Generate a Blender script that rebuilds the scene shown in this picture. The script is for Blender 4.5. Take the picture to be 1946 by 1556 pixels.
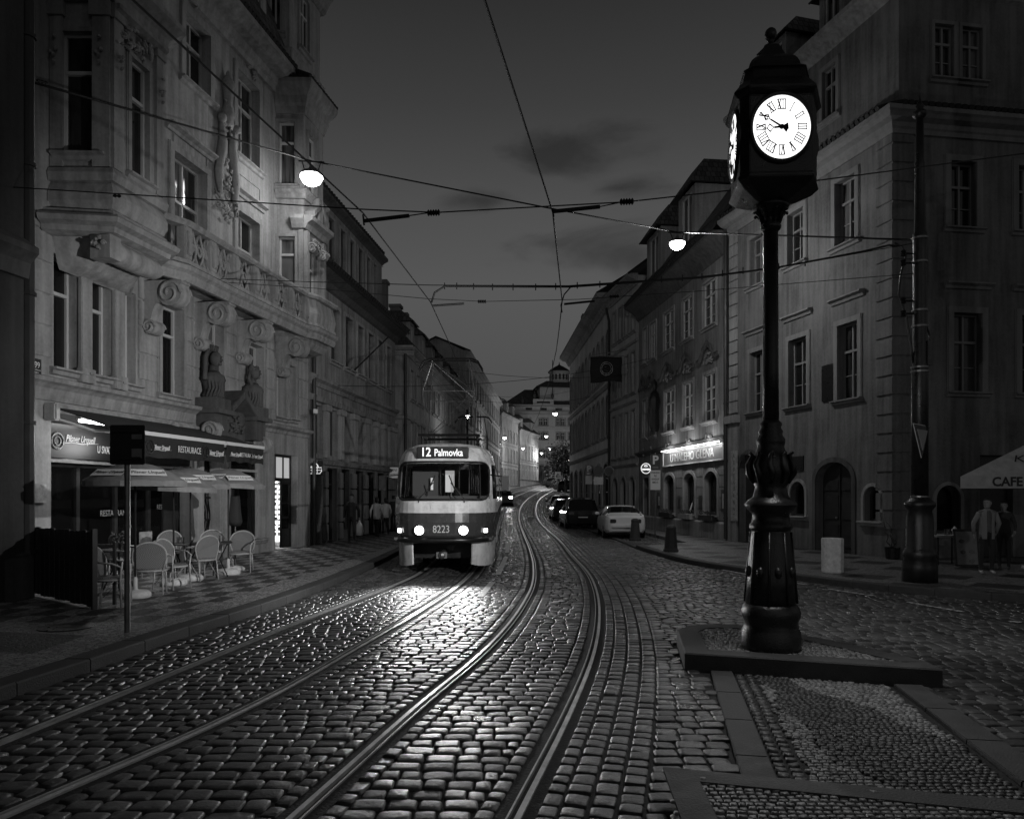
import bpy, bmesh, math, random
import numpy as np
from math import sin, cos, pi, radians, sqrt, atan2, hypot
from mathutils import Vector, Matrix
random.seed(7)
rng = np.random.default_rng(11)
for o in list(bpy.data.objects): bpy.data.objects.remove(o)
S = bpy.context.scene
COL = S.collection
# ---------------------------------------------------------------- camera
F, CX, HY, H = 1430.0, 973.0, 942.0, 1.85       # focal length, principal column, horizon row (pixels of a 1946 wide frame), eye height
cd = bpy.data.cameras.new('camera'); cam = bpy.data.objects.new('camera', cd); COL.objects.link(cam)
cam.location = (0, 0, H); cam.rotation_euler = (radians(90), 0, 0)
cd.sensor_width = 36; cd.lens = 36*F/1946; cd.shift_y = (HY-778)/1946; cd.clip_start = .05; cd.clip_end = 2000
S.camera = cam
# ---------------------------------------------------------------- dusk sky
W = bpy.data.worlds.new('World'); S.world = W; W.use_nodes = True
nt = W.node_tree; N = nt.nodes; N.clear(); L = nt.links
out = N.new('ShaderNodeOutputWorld'); bg = N.new('ShaderNodeBackground')
sky = N.new('ShaderNodeTexSky'); sky.sky_type = 'NISHITA'; sky.sun_disc = False
sky.sun_elevation = radians(3); sky.sun_rotation = radians(200); sky.air_density = 1.6; sky.dust_density = 2
bw = N.new('ShaderNodeRGBToBW'); L.new(sky.outputs[0], bw.inputs[0])
flat = N.new('ShaderNodeMath'); flat.operation = 'POWER'; flat.inputs[1].default_value = .35; L.new(bw.outputs[0], flat.inputs[0])
tc = N.new('ShaderNodeTexCoord'); mp = N.new('ShaderNodeMapping'); mp.inputs['Scale'].default_value = (1.3, 1.0, 3.4); mp.inputs['Location'].default_value = (.35, .1, .62)
L.new(tc.outputs['Generated'], mp.inputs[0])
nz = N.new('ShaderNodeTexNoise'); nz.inputs['Scale'].default_value = 4.2; nz.inputs['Detail'].default_value = 8; nz.inputs['Roughness'].default_value = .55; nz.inputs['Distortion'].default_value = .4
L.new(mp.outputs[0], nz.inputs['Vector'])
def wm(op, a, b=None, c=None):
    q = N.new('ShaderNodeMath'); q.operation = op
    for i, w in enumerate((a, b, c)):
        if w is None: continue
        if isinstance(w, (int, float)): q.inputs[i].default_value = w
        else: L.new(w, q.inputs[i])
    return q.outputs[0]
# two banks of dark cloud low over the street, faint wisps elsewhere
banks = None
for cx_, cz_, rx_, rz_ in ((.055,.405,.075,.035),(.10,.30,.10,.03),(-.04,.365,.06,.015),(.13,.375,.06,.012)):
    m_ = N.new('ShaderNodeMapping'); m_.inputs['Location'].default_value = (-cx_/rx_, 0, -cz_/rz_); m_.inputs['Scale'].default_value = (1/rx_, 0, 1/rz_); L.new(tc.outputs['Generated'], m_.inputs[0])
    ln = N.new('ShaderNodeVectorMath'); ln.operation = 'LENGTH'; L.new(m_.outputs[0], ln.inputs[0])
    r_ = N.new('ShaderNodeMapRange'); r_.inputs[1].default_value = 0; r_.inputs[2].default_value = 1.9; r_.inputs[3].default_value = .42; r_.inputs[4].default_value = 0; L.new(ln.outputs['Value'], r_.inputs[0])
    banks = r_.outputs[0] if banks is None else wm('MAXIMUM', banks, r_.outputs[0])
cv = wm('ADD', nz.outputs[0], banks)
cr = N.new('ShaderNodeMapRange'); cr.interpolation_type = 'SMOOTHSTEP'; cr.inputs[1].default_value = .66; cr.inputs[2].default_value = .96; cr.inputs[3].default_value = 1; cr.inputs[4].default_value = .5; L.new(cv, cr.inputs[0])
mul = N.new('ShaderNodeMath'); mul.operation = 'MULTIPLY'; L.new(flat.outputs[0], mul.inputs[0]); L.new(cr.outputs[0], mul.inputs[1])
# the dome darkens overhead as dusk skies do
sep = N.new('ShaderNodeSeparateXYZ'); L.new(tc.outputs['Generated'], sep.inputs[0])
cr2 = N.new('ShaderNodeValToRGB'); e = cr2.color_ramp.elements
e[0].position = 0; e[0].color = (.72,.72,.72,1); e[1].position = .27; e[1].color = (1,1,1,1)
for p, c in ((.12,.8),(.36,.85),(.46,.55),(.55,.36),(1,.25)):
    q = e.new(p); q.color = (c,c,c,1)
L.new(sep.outputs[2], cr2.inputs[0])
mul2 = N.new('ShaderNodeMath'); mul2.operation = 'MULTIPLY'; L.new(mul.outputs[0], mul2.inputs[0]); L.new(cr2.outputs[0], mul2.inputs[1])
L.new(mul2.outputs[0], bg.inputs[0]); bg.inputs[1].default_value = .078
L.new(bg.outputs[0], out.inputs[0])
sd = bpy.data.lights.new('sun', 'SUN'); sd.energy = .04; sd.angle = radians(30); so = bpy.data.objects.new('sun', sd); COL.objects.link(so); so.rotation_euler = Vector((-.5,.84,-.2)).to_track_quat('-Z','Y').to_euler()
S.view_settings.view_transform = 'Standard'; S.view_settings.look = 'None'; S.view_settings.exposure = 0; S.view_settings.gamma = 1
S.render.engine = 'CYCLES'
S.cycles.max_bounces = 5; S.cycles.sample_clamp_indirect = 2.0; S.cycles.caustics_reflective = False; S.cycles.caustics_refractive = False
# ---------------------------------------------------------------- materials
MATS = {}
def mat(name, col=.3, rough=.7, metal=0, var=.0, vs=3.0, bump=0, bs=30.0, emit=0, spec=.5, extra=None, alpha=1):
    if name in MATS: return MATS[name]
    m = bpy.data.materials.new(name); m.use_nodes = True; MATS[name] = m
    t = m.node_tree; n = t.nodes; l = t.links; b = n['Principled BSDF']
    b.inputs['Base Color'].default_value = (col,col,col,1); b.inputs['Roughness'].default_value = rough; b.inputs['Metallic'].default_value = metal
    b.inputs['Specular IOR Level'].default_value = spec
    tx = n.new('ShaderNodeTexCoord')
    if emit:
        b.inputs['Emission Color'].default_value = (1,1,1,1); b.inputs['Emission Strength'].default_value = emit
    if var:
        a = n.new('ShaderNodeTexNoise'); a.inputs['Scale'].default_value = vs; a.inputs['Detail'].default_value = 8; a.inputs['Roughness'].default_value = .62
        l.new(tx.outputs['Object'], a.inputs['Vector'])
        r = n.new('ShaderNodeMapRange'); r.inputs[1].default_value = .3; r.inputs[2].default_value = .7; r.inputs[3].default_value = col*(1-var); r.inputs[4].default_value = col*(1+var*.6)
        l.new(a.outputs[0], r.inputs[0]); l.new(r.outputs[0], b.inputs['Base Color'])
        r2 = n.new('ShaderNodeMapRange'); r2.inputs[1].default_value = .3; r2.inputs[2].default_value = .7; r2.inputs[3].default_value = max(0,rough-.1); r2.inputs[4].default_value = min(1,rough+.12)
        l.new(a.outputs[0], r2.inputs[0]); l.new(r2.outputs[0], b.inputs['Roughness'])
    if bump:
        a = n.new('ShaderNodeTexNoise'); a.inputs['Scale'].default_value = bs; a.inputs['Detail'].default_value = 5
        l.new(tx.outputs['Object'], a.inputs['Vector'])
        bp = n.new('ShaderNodeBump'); bp.inputs['Strength'].default_value = bump; bp.inputs['Distance'].default_value = .02
        l.new(a.outputs[0], bp.inputs['Height']); l.new(bp.outputs[0], b.inputs['Normal'])
    if extra: extra(m, n, l, b, tx)
    return m
def stucco(name, col, dirt=.35):
    """plaster: broad stains, rain streaks running down and a fine grain"""
    def ex(m, n, l, b, tx):
        a = n.new('ShaderNodeTexNoise'); a.inputs['Scale'].default_value = .55; a.inputs['Detail'].default_value = 9; a.inputs['Roughness'].default_value = .65
        l.new(tx.outputs['Object'], a.inputs[0])
        mp = n.new('ShaderNodeMapping'); mp.inputs['Scale'].default_value = (5, 5, .35); l.new(tx.outputs['Object'], mp.inputs[0])
        s = n.new('ShaderNodeTexNoise'); s.inputs['Scale'].default_value = 1.2; s.inputs['Detail'].default_value = 6; l.new(mp.outputs[0], s.inputs[0])
        f = n.new('ShaderNodeTexNoise'); f.inputs['Scale'].default_value = 14; f.inputs['Detail'].default_value = 6; l.new(tx.outputs['Object'], f.inputs[0])
        ad = n.new('ShaderNodeMath'); ad.operation = 'ADD'; l.new(a.outputs[0], ad.inputs[0]); l.new(s.outputs[0], ad.inputs[1])
        a2 = n.new('ShaderNodeMath'); a2.operation = 'MULTIPLY_ADD'; a2.inputs[1].default_value = .35; l.new(f.outputs[0], a2.inputs[0]); l.new(ad.outputs[0], a2.inputs[2])
        r = n.new('ShaderNodeMapRange'); r.inputs[1].default_value = .85; r.inputs[2].default_value = 1.45; r.inputs[3].default_value = col*(1-dirt); r.inputs[4].default_value = col*(1+dirt*.35)
        l.new(a2.outputs[0], r.inputs[0]); l.new(r.outputs[0], b.inputs['Base Color'])
        bp = n.new('ShaderNodeBump'); bp.inputs['Strength'].default_value = .35; bp.inputs['Distance'].default_value = .015
        l.new(f.outputs[0], bp.inputs['Height']); l.new(bp.outputs[0], b.inputs['Normal'])
    return mat(name, col, .9, extra=ex, spec=.25)
def glassm(name, tint=.02, op=.65, rough=.06):
    """window glass: mirror-like coat over a dark see-through pane"""
    if name in MATS: return MATS[name]
    m = bpy.data.materials.new(name); m.use_nodes = True; MATS[name] = m
    t = m.node_tree; n = t.nodes; l = t.links; b = n['Principled BSDF']; o = n['Material Output']
    b.inputs['Base Color'].default_value = (tint,)*3+(1,); b.inputs['Roughness'].default_value = rough; b.inputs['Specular IOR Level'].default_value = .7
    tx = n.new('ShaderNodeTexCoord'); a = n.new('ShaderNodeTexNoise'); a.inputs['Scale'].default_value = 1.3; l.new(tx.outputs['Object'], a.inputs[0])
    bp = n.new('ShaderNodeBump'); bp.inputs['Strength'].default_value = .08; bp.inputs['Distance'].default_value = .05; l.new(a.outputs[0], bp.inputs['Height']); l.new(bp.outputs[0], b.inputs['Normal'])
    if op < 1:
        tr = n.new('ShaderNodeBsdfTransparent'); mx = n.new('ShaderNodeMixShader'); fr = n.new('ShaderNodeFresnel'); fr.inputs[0].default_value = 1.5
        ad = n.new('ShaderNodeMath'); ad.operation = 'ADD'; ad.use_clamp = True; ad.inputs[1].default_value = op; l.new(fr.outputs[0], ad.inputs[0])
        l.new(ad.outputs[0], mx.inputs[0]); l.new(tr.outputs[0], mx.inputs[1]); l.new(b.outputs[0], mx.inputs[2]); l.new(mx.outputs[0], o.inputs[0])
    return m
# ---------------------------------------------------------------- objects
OFF = {}
def thing(name, label, cat, loc=(0,0,0), group=None, rz=0):
    o = bpy.data.objects.new(name, None); COL.objects.link(o); o.location = loc; o.rotation_euler.z = rz; o.empty_display_size = .2
    o['label'] = label; o['category'] = cat
    if group: o['group'] = group
    OFF[o.name] = Vector(loc); return o
def tag(o, label=None, cat=None, group=None, kind=None):
    if label: o['label'] = label
    if cat: o['category'] = cat
    if group: o['group'] = group
    if kind: o['kind'] = kind
    return o
def dup(root, loc, rz=0, label=None, group=None, sc=None):
    kids = {}
    for q in bpy.data.objects:
        if q.parent: kids.setdefault(q.parent.name, []).append(q)
    def cp(o, par):
        c = o.copy(); COL.objects.link(c); c.parent = par
        for k in kids.get(o.name, []): cp(k, c)
        return c
    r = cp(root, None); r.location = loc; r.rotation_euler.z = rz
    if sc: r.scale = sc
    OFF[r.name] = Vector(loc)
    if label: r['label'] = label
    if group: r['group'] = group
    return r
class MB:
    def __init__(s): s.v = []; s.f = []; s.m = []; s.uv = {}
    def add(s, vs, fs, mi=0):
        b = len(s.v); s.v += [tuple(p) for p in vs]; s.f += [tuple(i+b for i in f) for f in fs]; s.m += [mi]*len(fs); return s
    def hexa(s, p, mi=0):
        return s.add(p, [(0,3,2,1),(4,5,6,7),(0,1,5,4),(1,2,6,5),(2,3,7,6),(3,0,4,7)], mi)
    def box(s, x0,x1,y0,y1,z0,z1, mi=0, fn=None):
        p = [(x0,y0,z0),(x1,y0,z0),(x1,y1,z0),(x0,y1,z0),(x0,y0,z1),(x1,y0,z1),(x1,y1,z1),(x0,y1,z1)]
        return s.hexa([fn(*q) for q in p] if fn else p, mi)
    def cbox(s, c, d, rz=0, mi=0):
        R = Matrix.Rotation(rz, 3, 'Z'); p = []
        for z in (-1,1):
            for x, y in ((-1,-1),(1,-1),(1,1),(-1,1)):
                p.append(Vector(c)+R@Vector((x*d[0]/2, y*d[1]/2, z*d[2]/2)))
        return s.hexa(p, mi)
    def tube(s, pts, r, n=8, caps=True, mi=0, rs=None):
        pts = [Vector(p) for p in pts]; k = len(pts); rings = []; up = None
        for i, p in enumerate(pts):
            t = (pts[min(i+1,k-1)]-pts[max(i-1,0)]).normalized()
            if up is None:
                up = Vector((0,0,1)) if abs(t.z) < .9 else Vector((1,0,0))
            a = t.cross(up).normalized(); b = a.cross(t).normalized(); up = b
            rr = rs[i] if rs else r
            rings.append([p+a*rr*cos(2*pi*j/n)+b*rr*sin(2*pi*j/n) for j in range(n)])
        fs = []
        for i in range(k-1):
            for j in range(n):
                fs.append((i*n+j, i*n+(j+1)%n, (i+1)*n+(j+1)%n, (i+1)*n+j))
        if caps: fs += [tuple(range(n))[::-1], tuple((k-1)*n+j for j in range(n))]
        return s.add([q for r_ in rings for q in r_], fs, mi)
    def bar(s, a, b, r, n=6, mi=0): return s.tube([a, b], r, n, mi=mi)
    def lathe(s, prof, n=20, c=(0,0,0), mi=0, sx=1, sy=1, ph=0, flute=0):
        vs = []; fs = []; k = len(prof)
        for i, (r, z) in enumerate(prof):
            for j in range(n):
                a = 2*pi*j/n+ph; q = r*(1-flute*(j % 2))
                vs.append((c[0]+q*cos(a)*sx, c[1]+q*sin(a)*sy, c[2]+z))
        for i in range(k-1):
            for j in range(n): fs.append((i*n+j, i*n+(j+1)%n, (i+1)*n+(j+1)%n, (i+1)*n+j))
        fs += [tuple(range(n))[::-1], tuple((k-1)*n+j for j in range(n))]
        return s.add(vs, fs, mi)
    def prism(s, poly, z0, z1, mi=0, fn=None):
        k = len(poly); vs = [(x,y,z0) for x, y in poly]+[(x,y,z1) for x, y in poly]
        if fn: vs = [fn(*q) for q in vs]
        return s.add(vs, [tuple(range(k))[::-1], tuple(range(k,2*k))]+[(i,(i+1)%k,k+(i+1)%k,k+i) for i in range(k)], mi)
    def extr(s, poly, fn0, fn1, mi=0):
        """polygon points mapped by fn0 and fn1 to two parallel outlines"""
        k = len(poly); vs = [fn0(*q) for q in poly]+[fn1(*q) for q in poly]
        return s.add(vs, [tuple(range(k))[::-1], tuple(range(k,2*k))]+[(i,(i+1)%k,k+(i+1)%k,k+i) for i in range(k)], mi)
    def sweep(s, path, prof, fn, closed_ends=True, mi=0):
        """path [(u,v)...], prof [(offset outward, z)...]: moulding carried along the path with mitred corners; outward = +v side"""
        k = len(path); m = len(prof); vs = []
        for i in range(k):
            def nrm(a, b):
                d = hypot(b[0]-a[0], b[1]-a[1]); return (-(b[1]-a[1])/d, (b[0]-a[0])/d)
            n1 = nrm(path[i-1], path[i]) if i else nrm(path[0], path[1])
            n2 = nrm(path[i], path[i+1]) if i < k-1 else n1
            if n2 is n1 or i == 0: mt = n2
            else: mt = n1
            sx, sy = n1[0]+n2[0], n1[1]+n2[1]; q = 2/max(.35, sx*sx+sy*sy); mt = (sx*q, sy*q)
            for o, z in prof: vs.append(fn(path[i][0]+mt[0]*o, path[i][1]+mt[1]*o, z))
        fs = []
        for i in range(k-1):
            for j in range(m): fs.append((i*m+j, i*m+(j+1)%m, (i+1)*m+(j+1)%m, (i+1)*m+j))
        fs += [tuple(range(m))[::-1], tuple((k-1)*m+j for j in range(m))]
        return s.add(vs, fs, mi)
    def ball(s, c, r, n=10, mi=0, sc=(1,1,1)):
        pr = [(max(1e-4, sin(pi*i/n)), -cos(pi*i/n)) for i in range(n+1)]
        vs = []; fs = []; m = n+2
        for a, z in pr:
            for j in range(m): vs.append((c[0]+r*sc[0]*a*cos(2*pi*j/m), c[1]+r*sc[1]*a*sin(2*pi*j/m), c[2]+r*sc[2]*z))
        for i in range(n):
            for j in range(m): fs.append((i*m+j, i*m+(j+1)%m, (i+1)*m+(j+1)%m, (i+1)*m+j))
        return s.add(vs, fs, mi)
    def build(s, name, mats, parent=None, smooth=False, loc=None, recalc=True, bevel=0, label=None):
        off = Vector((0,0,0))
        if parent is not None: off = OFF.get(parent.name, Vector((0,0,0)))
        elif loc is not None: off = Vector(loc)
        me = bpy.data.meshes.new(name)
        me.from_pydata([(x-off.x, y-off.y, z-off.z) for x, y, z in s.v], [], s.f)
        if not isinstance(mats, (list, tuple)): mats = [mats]
        for m in mats: me.materials.append(m)
        if len(mats) > 1: me.polygons.foreach_set('material_index', s.m)
        if recalc or bevel:
            bm = bmesh.new(); bm.from_mesh(me)
            bmesh.ops.recalc_face_normals(bm, faces=bm.faces)
            if bevel: bmesh.ops.bevel(bm, geom=list(bm.edges), offset=bevel, segments=2, affect='EDGES', clamp_overlap=True)
            bm.to_mesh(me); bm.free()
        if smooth:
            me.polygons.foreach_set('use_smooth', [True]*len(me.polygons))
            if smooth != 'all': me.set_sharp_from_angle(angle=radians(38))
        o = bpy.data.objects.new(name, me); COL.objects.link(o)
        if parent is not None: o.parent = parent
        elif loc is not None: o.location = loc
        OFF[o.name] = off
        if label: o['label'] = label
        return o
def text(s, size, mtx, mats, name, parent, depth=.004, shear=0, sx=1.0, spacing=1.0, label=None, bold=0, align='CENTER'):
    """lettering as a thin real mesh; mtx maps x (reading direction), y (up), z (towards the reader) into the world"""
    c = bpy.data.curves.new(name, 'FONT'); c.body = s; c.size = size; c.extrude = depth; c.shear = shear; c.align_x = align; c.align_y = 'CENTER'
    c.space_character = spacing; c.offset = bold; c.resolution_u = 3
    t = bpy.data.objects.new('tmp_text', c); COL.objects.link(t)
    me = bpy.data.meshes.new_from_object(t); bpy.data.objects.remove(t); bpy.data.curves.remove(c)
    off = OFF.get(parent.name, Vector((0,0,0))) if parent is not None else Vector((0,0,0))
    me.transform(Matrix.Diagonal((sx,1,1,1))); me.transform(mtx); me.transform(Matrix.Translation(-off))
    me.materials.clear(); me.materials.append(mats); me.name = name
    o = bpy.data.objects.new(name, me); COL.objects.link(o); o.parent = parent; OFF[o.name] = off
    if label: o['label'] = label
    return o
def frame_mtx(p, xd, zd):
    """reading direction xd, facing direction zd"""
    x = Vector(xd).normalized(); z = Vector(zd).normalized(); y = z.cross(x).normalized(); x = y.cross(z)
    return Matrix(((x.x,y.x,z.x,p[0]),(x.y,y.y,z.y,p[1]),(x.z,y.z,z.z,p[2]),(0,0,0,1)))
# ---------------------------------------------------------------- measuring
def gz(Y):
    """height of the street: level near by, climbing further on"""
    if Y < 35: return 0.0
    if Y < 65: return (Y-35)**2*.000833
    return min(.75+(Y-65)*.05, 4.5)
def at(px, py, Y): return ((px-CX)/F*Y, Y, H+(HY-py)/F*Y)
def ground(px, py, z=0):
    Y = F*(H-z)/(py-HY); return ((px-CX)/F*Y, Y, z)
class Fac:
    """one wall: u along it from its first point, v out to the street, z up"""
    def __init__(s, x0, y0, x1, y1, side):
        s.o = (x0,y0); s.L = hypot(x1-x0, y1-y0); s.d = ((x1-x0)/s.L, (y1-y0)/s.L); s.n = (-s.d[1]*side, s.d[0]*side); s.side = side
    def P(s, u, v, z): return (s.o[0]+u*s.d[0]+v*s.n[0], s.o[1]+u*s.d[1]+v*s.n[1], z)
    def u(s, px, v=0):
        a = (px-CX)/F; return (a*(s.o[1]+v*s.n[1])-s.o[0]-v*s.n[0])/(s.d[0]-a*s.d[1])
    def z(s, px, py, v=0):
        Y = s.P(s.u(px, v), v, 0)[1]; return H+(HY-py)*Y/F
    def rect(s, px0, px1, pt, pb, v=0, ref=None):
        """pixel box -> wall rectangle; pt, pb are read at column ref (default the middle)"""
        r = ref if ref is not None else (px0+px1)/2; a, b = s.u(px0, v), s.u(px1, v)
        return (min(a,b), max(a,b), s.z(r, pb, v), s.z(r, pt, v))
    def mtx(s, u, v, z):
        xd = (s.d[0]*-s.side, s.d[1]*-s.side, 0)   # reads left to right seen from the street
        return frame_mtx(s.P(u, v, z), xd, (s.n[0], s.n[1], 0))
def curve(pts):
    """smooth x(Y) through measured points (Y, x)"""
    ys = np.array([p[0] for p in pts], float); xs = np.array([p[1] for p in pts], float)
    m = np.gradient(xs, ys)
    def f(y):
        y = np.asarray(y, float); i = np.clip(np.searchsorted(ys, y)-1, 0, len(ys)-2)
        h = ys[i+1]-ys[i]; t = np.clip((y-ys[i])/h, 0, 1)
        r = (2*t**3-3*t**2+1)*xs[i]+(t**3-2*t**2+t)*h*m[i]+(-2*t**3+3*t**2)*xs[i+1]+(t**3-t**2)*h*m[i+1]
        r = np.where(y < ys[0], xs[0]+(y-ys[0])*m[0], r); r = np.where(y > ys[-1], xs[-1]+(y-ys[-1])*m[-1], r)
        return r
    return f
# ================================================================ GROUND
def gp(px, py): q = ground(px, py); return (q[1], q[0])
trA = curve([gp(0,1410), gp(400,1249), gp(600,1168), (17,-2.3), (24,-2.22), (35,-2.36), (54,-2.4), (65,-2.15), (81,-1.3), (95,.3), (115,3.4), (135,8)])
trB = curve([gp(0,1550), gp(400,1377), gp(700,1217), (16,-1.09), (24,-.92), (35,-1.02), (54,-1.06), (65,-.85), (81,0), (95,1.6), (115,4.7), (135,9.3)])
trC = curve([gp(600,1518), gp(801,1338), gp(906,1251), gp(1006,1129), gp(1015,1072), (24.5,.63), (35.7,.58), (54.5,.53), (65,.73), (81,1.75), (95,3.3), (115,6.3), (135,11)])
trD = curve([gp(974,1556), gp(1068,1374), gp(1122,1248), gp(1136,1158), gp(1125,1104), gp(1086,1054), (33.5,1.98), (47,1.8), (63,1.98), (80,2.95), (95,4.7), (115,7.7), (135,12.3)])
kL = curve([(-6,-5.4), (3,-4.95), gp(0,1331), gp(212,1259), gp(334,1215), gp(468,1172), gp(700,1082), (24,-3.57), (35,-3.62), (50,-3.6), (65,-3.1), (85,-2.0), (95,-1), (110,1.3), (130,6)])
kR = curve([(12.2,14), (13.2,9), (14,7.86), (14.9,7.08), (16.5,6.26), (18,5.6), (19.6,5.03), (24,4.47), (28,4.35)])
kR2 = curve([(26,4.35), (30,4.35), (35.7,4.2), (43,3.8), (54,3.25), (64,3.2), (75,3.7), (90,5.6), (110,9.5), (130,14)])

def cobmat():
    def ex(m, n, l, b, tx):
        g = n.new('ShaderNodeNewGeometry'); r = n.new('ShaderNodeMapRange'); r.inputs[3].default_value = .028; r.inputs[4].default_value = .11
        l.new(g.outputs['Random Per Island'], r.inputs[0])
        a = n.new('ShaderNodeTexNoise'); a.inputs['Scale'].default_value = 55; a.inputs['Detail'].default_value = 8; a.inputs['Roughness'].default_value = .7; l.new(tx.outputs['Object'], a.inputs[0])
        a2 = n.new('ShaderNodeTexNoise'); a2.inputs['Scale'].default_value = .9; a2.inputs['Detail'].default_value = 5; l.new(tx.outputs['Object'], a2.inputs[0])
        mm = n.new('ShaderNodeMath'); mm.operation = 'MULTIPLY'; l.new(r.outputs[0], mm.inputs[0])
        r3 = n.new('ShaderNodeMapRange'); r3.inputs[1].default_value = .3; r3.inputs[2].default_value = .7; r3.inputs[3].default_value = .55; r3.inputs[4].default_value = 1.35; l.new(a.outputs[0], r3.inputs[0]); l.new(r3.outputs[0], mm.inputs[1])
        l.new(mm.outputs[0], b.inputs['Base Color'])
        # worn polish: differs from stone to stone and in wide damp patches
        wn = n.new('ShaderNodeTexWhiteNoise'); wn.noise_dimensions = '1D'; l.new(g.outputs['Random Per Island'], wn.inputs['W'])
        rr = n.new('ShaderNodeMapRange'); rr.inputs[3].default_value = .22; rr.inputs[4].default_value = .46; l.new(wn.outputs[0], rr.inputs[0])
        ad = n.new('ShaderNodeMath'); ad.operation = 'MULTIPLY_ADD'; ad.inputs[1].default_value = .30; l.new(a2.outputs[0], ad.inputs[0]); l.new(rr.outputs[0], ad.inputs[2])
        sb = n.new('ShaderNodeMath'); sb.operation = 'SUBTRACT'; sb.inputs[1].default_value = .08; l.new(ad.outputs[0], sb.inputs[0]); l.new(sb.outputs[0], b.inputs['Roughness'])
        bp = n.new('ShaderNodeBump'); bp.inputs['Strength'].default_value = .8; bp.inputs['Distance'].default_value = .006; l.new(a.outputs[0], bp.inputs['Height'])
        f = n.new('ShaderNodeTexNoise'); f.inputs['Scale'].default_value = 11; f.inputs['Detail'].default_value = 3; l.new(tx.outputs['Object'], f.inputs[0])
        b2 = n.new('ShaderNodeBump'); b2.inputs['Strength'].default_value = .35; b2.inputs['Distance'].default_value = .02; l.new(f.outputs[0], b2.inputs['Height']); l.new(bp.outputs[0], b2.inputs['Normal'])
        l.new(b2.outputs[0], b.inputs['Normal'])
    return mat('worn granite setts', .08, .35, spec=.5, extra=ex)
def farcob():
    def ex(m, n, l, b, tx):
        br = n.new('ShaderNodeTexBrick'); br.inputs['Scale'].default_value = 1; br.inputs['Brick Width'].default_value = .19; br.inputs['Row Height'].default_value = .17; br.inputs['Mortar Size'].default_value = .016; br.inputs['Mortar Smooth'].default_value = .6
        br.inputs['Color1'].default_value = (.025,)*3+(1,); br.inputs['Color2'].default_value = (.07,)*3+(1,); br.inputs['Mortar'].default_value = (.012,)*3+(1,)
        l.new(tx.outputs['Object'], br.inputs[0]); l.new(br.outputs[0], b.inputs['Base Color'])
        bp = n.new('ShaderNodeBump'); bp.inputs['Strength'].default_value = .8; bp.inputs['Distance'].default_value = .03; bp.invert = True; l.new(br.outputs['Fac'], bp.inputs['Height'])
        f = n.new('ShaderNodeTexNoise'); f.inputs['Scale'].default_value = 9; l.new(tx.outputs['Object'], f.inputs[0])
        b2 = n.new('ShaderNodeBump'); b2.inputs['Strength'].default_value = .5; b2.inputs['Distance'].default_value = .03; l.new(f.outputs[0], b2.inputs['Height']); l.new(bp.outputs[0], b2.inputs['Normal'])
        l.new(b2.outputs[0], b.inputs['Normal'])
    return mat('far setts', .05, .5, extra=ex, spec=.6)
M_cob = cobmat(); M_far = farcob()
M_mortar = mat('dark sett joints', .022, .8, var=.6, vs=9, bump=.8, bs=120)
M_steel = mat('polished rail steel', .62, .38, metal=.55, var=.25, vs=6)
M_steeld = mat('rusty rail groove', .02, .7)
M_kerb = mat('granite kerb', .06, .75, var=.4, vs=5, bump=.35, bs=60)

Y0C, Y1C = 2.4, 100.0
# ground sheet
mb = MB(); ys = [-60,-20,-8,0,2.4]+[2.4+i*1.2 for i in range(1,28)]+[36,38,40,42,44,46,48,50,52,54,56.0]+[58+2*i for i in range(22)]; xs = [-150,-40,-12,-4,0,4,12,40,150]
for i in range(len(ys)-1):
    for j in range(len(xs)-1):
        za_, zb_ = gz(ys[i])-.022, gz(ys[i+1])-.022
        mb.add([(xs[j],ys[i],za_),(xs[j+1],ys[i],za_),(xs[j+1],ys[i+1],zb_),(xs[j],ys[i+1],zb_)], [(0,1,2,3)], 0)
yf = list(np.arange(100,142,3))+[142,200,600]
for i in range(len(yf)-1):
    for j in range(len(xs)-1):
        mb.add([(xs[j],yf[i],gz(yf[i])),(xs[j+1],yf[i],gz(yf[i])),(xs[j+1],yf[i+1],gz(yf[i+1])),(xs[j],yf[i+1],gz(yf[i+1]))], [(0,1,2,3)], 1)
tag(mb.build('road', [M_mortar, M_far], recalc=False), kind='structure')

# islands outlines (ground metres)
ISL1 = [(1.84,8.02),(2.7,7.74),(4.15,7.25),(4.2,7.6),(3.9,8.35),(3.45,9.2),(3.0,9.75),(2.6,9.85),(2.28,9.72),(2.06,9.4)]
ISL2 = [(1.13,4.47),(2.4,4.12),(4.4,3.6),(4.4,1.2),(.9,1.2)]
MOS = [(2.28,7.9),(3.66,7.38),(3.06,3.95),(1.66,4.35)]     # flush strip between the two, kerb stones along both sides
def inside(poly, x, y):
    c = False; n = len(poly)
    for i in range(n):
        x1, y1 = poly[i]; x2, y2 = poly[(i+1)%n]
        if (y1 > y) != (y2 > y) and x < (x2-x1)*(y-y1)/(y2-y1)+x1: c = not c
    return c
MOSW = [(2.10,8.1),(3.97,7.4),(3.37,3.85),(1.44,4.4)]
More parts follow.
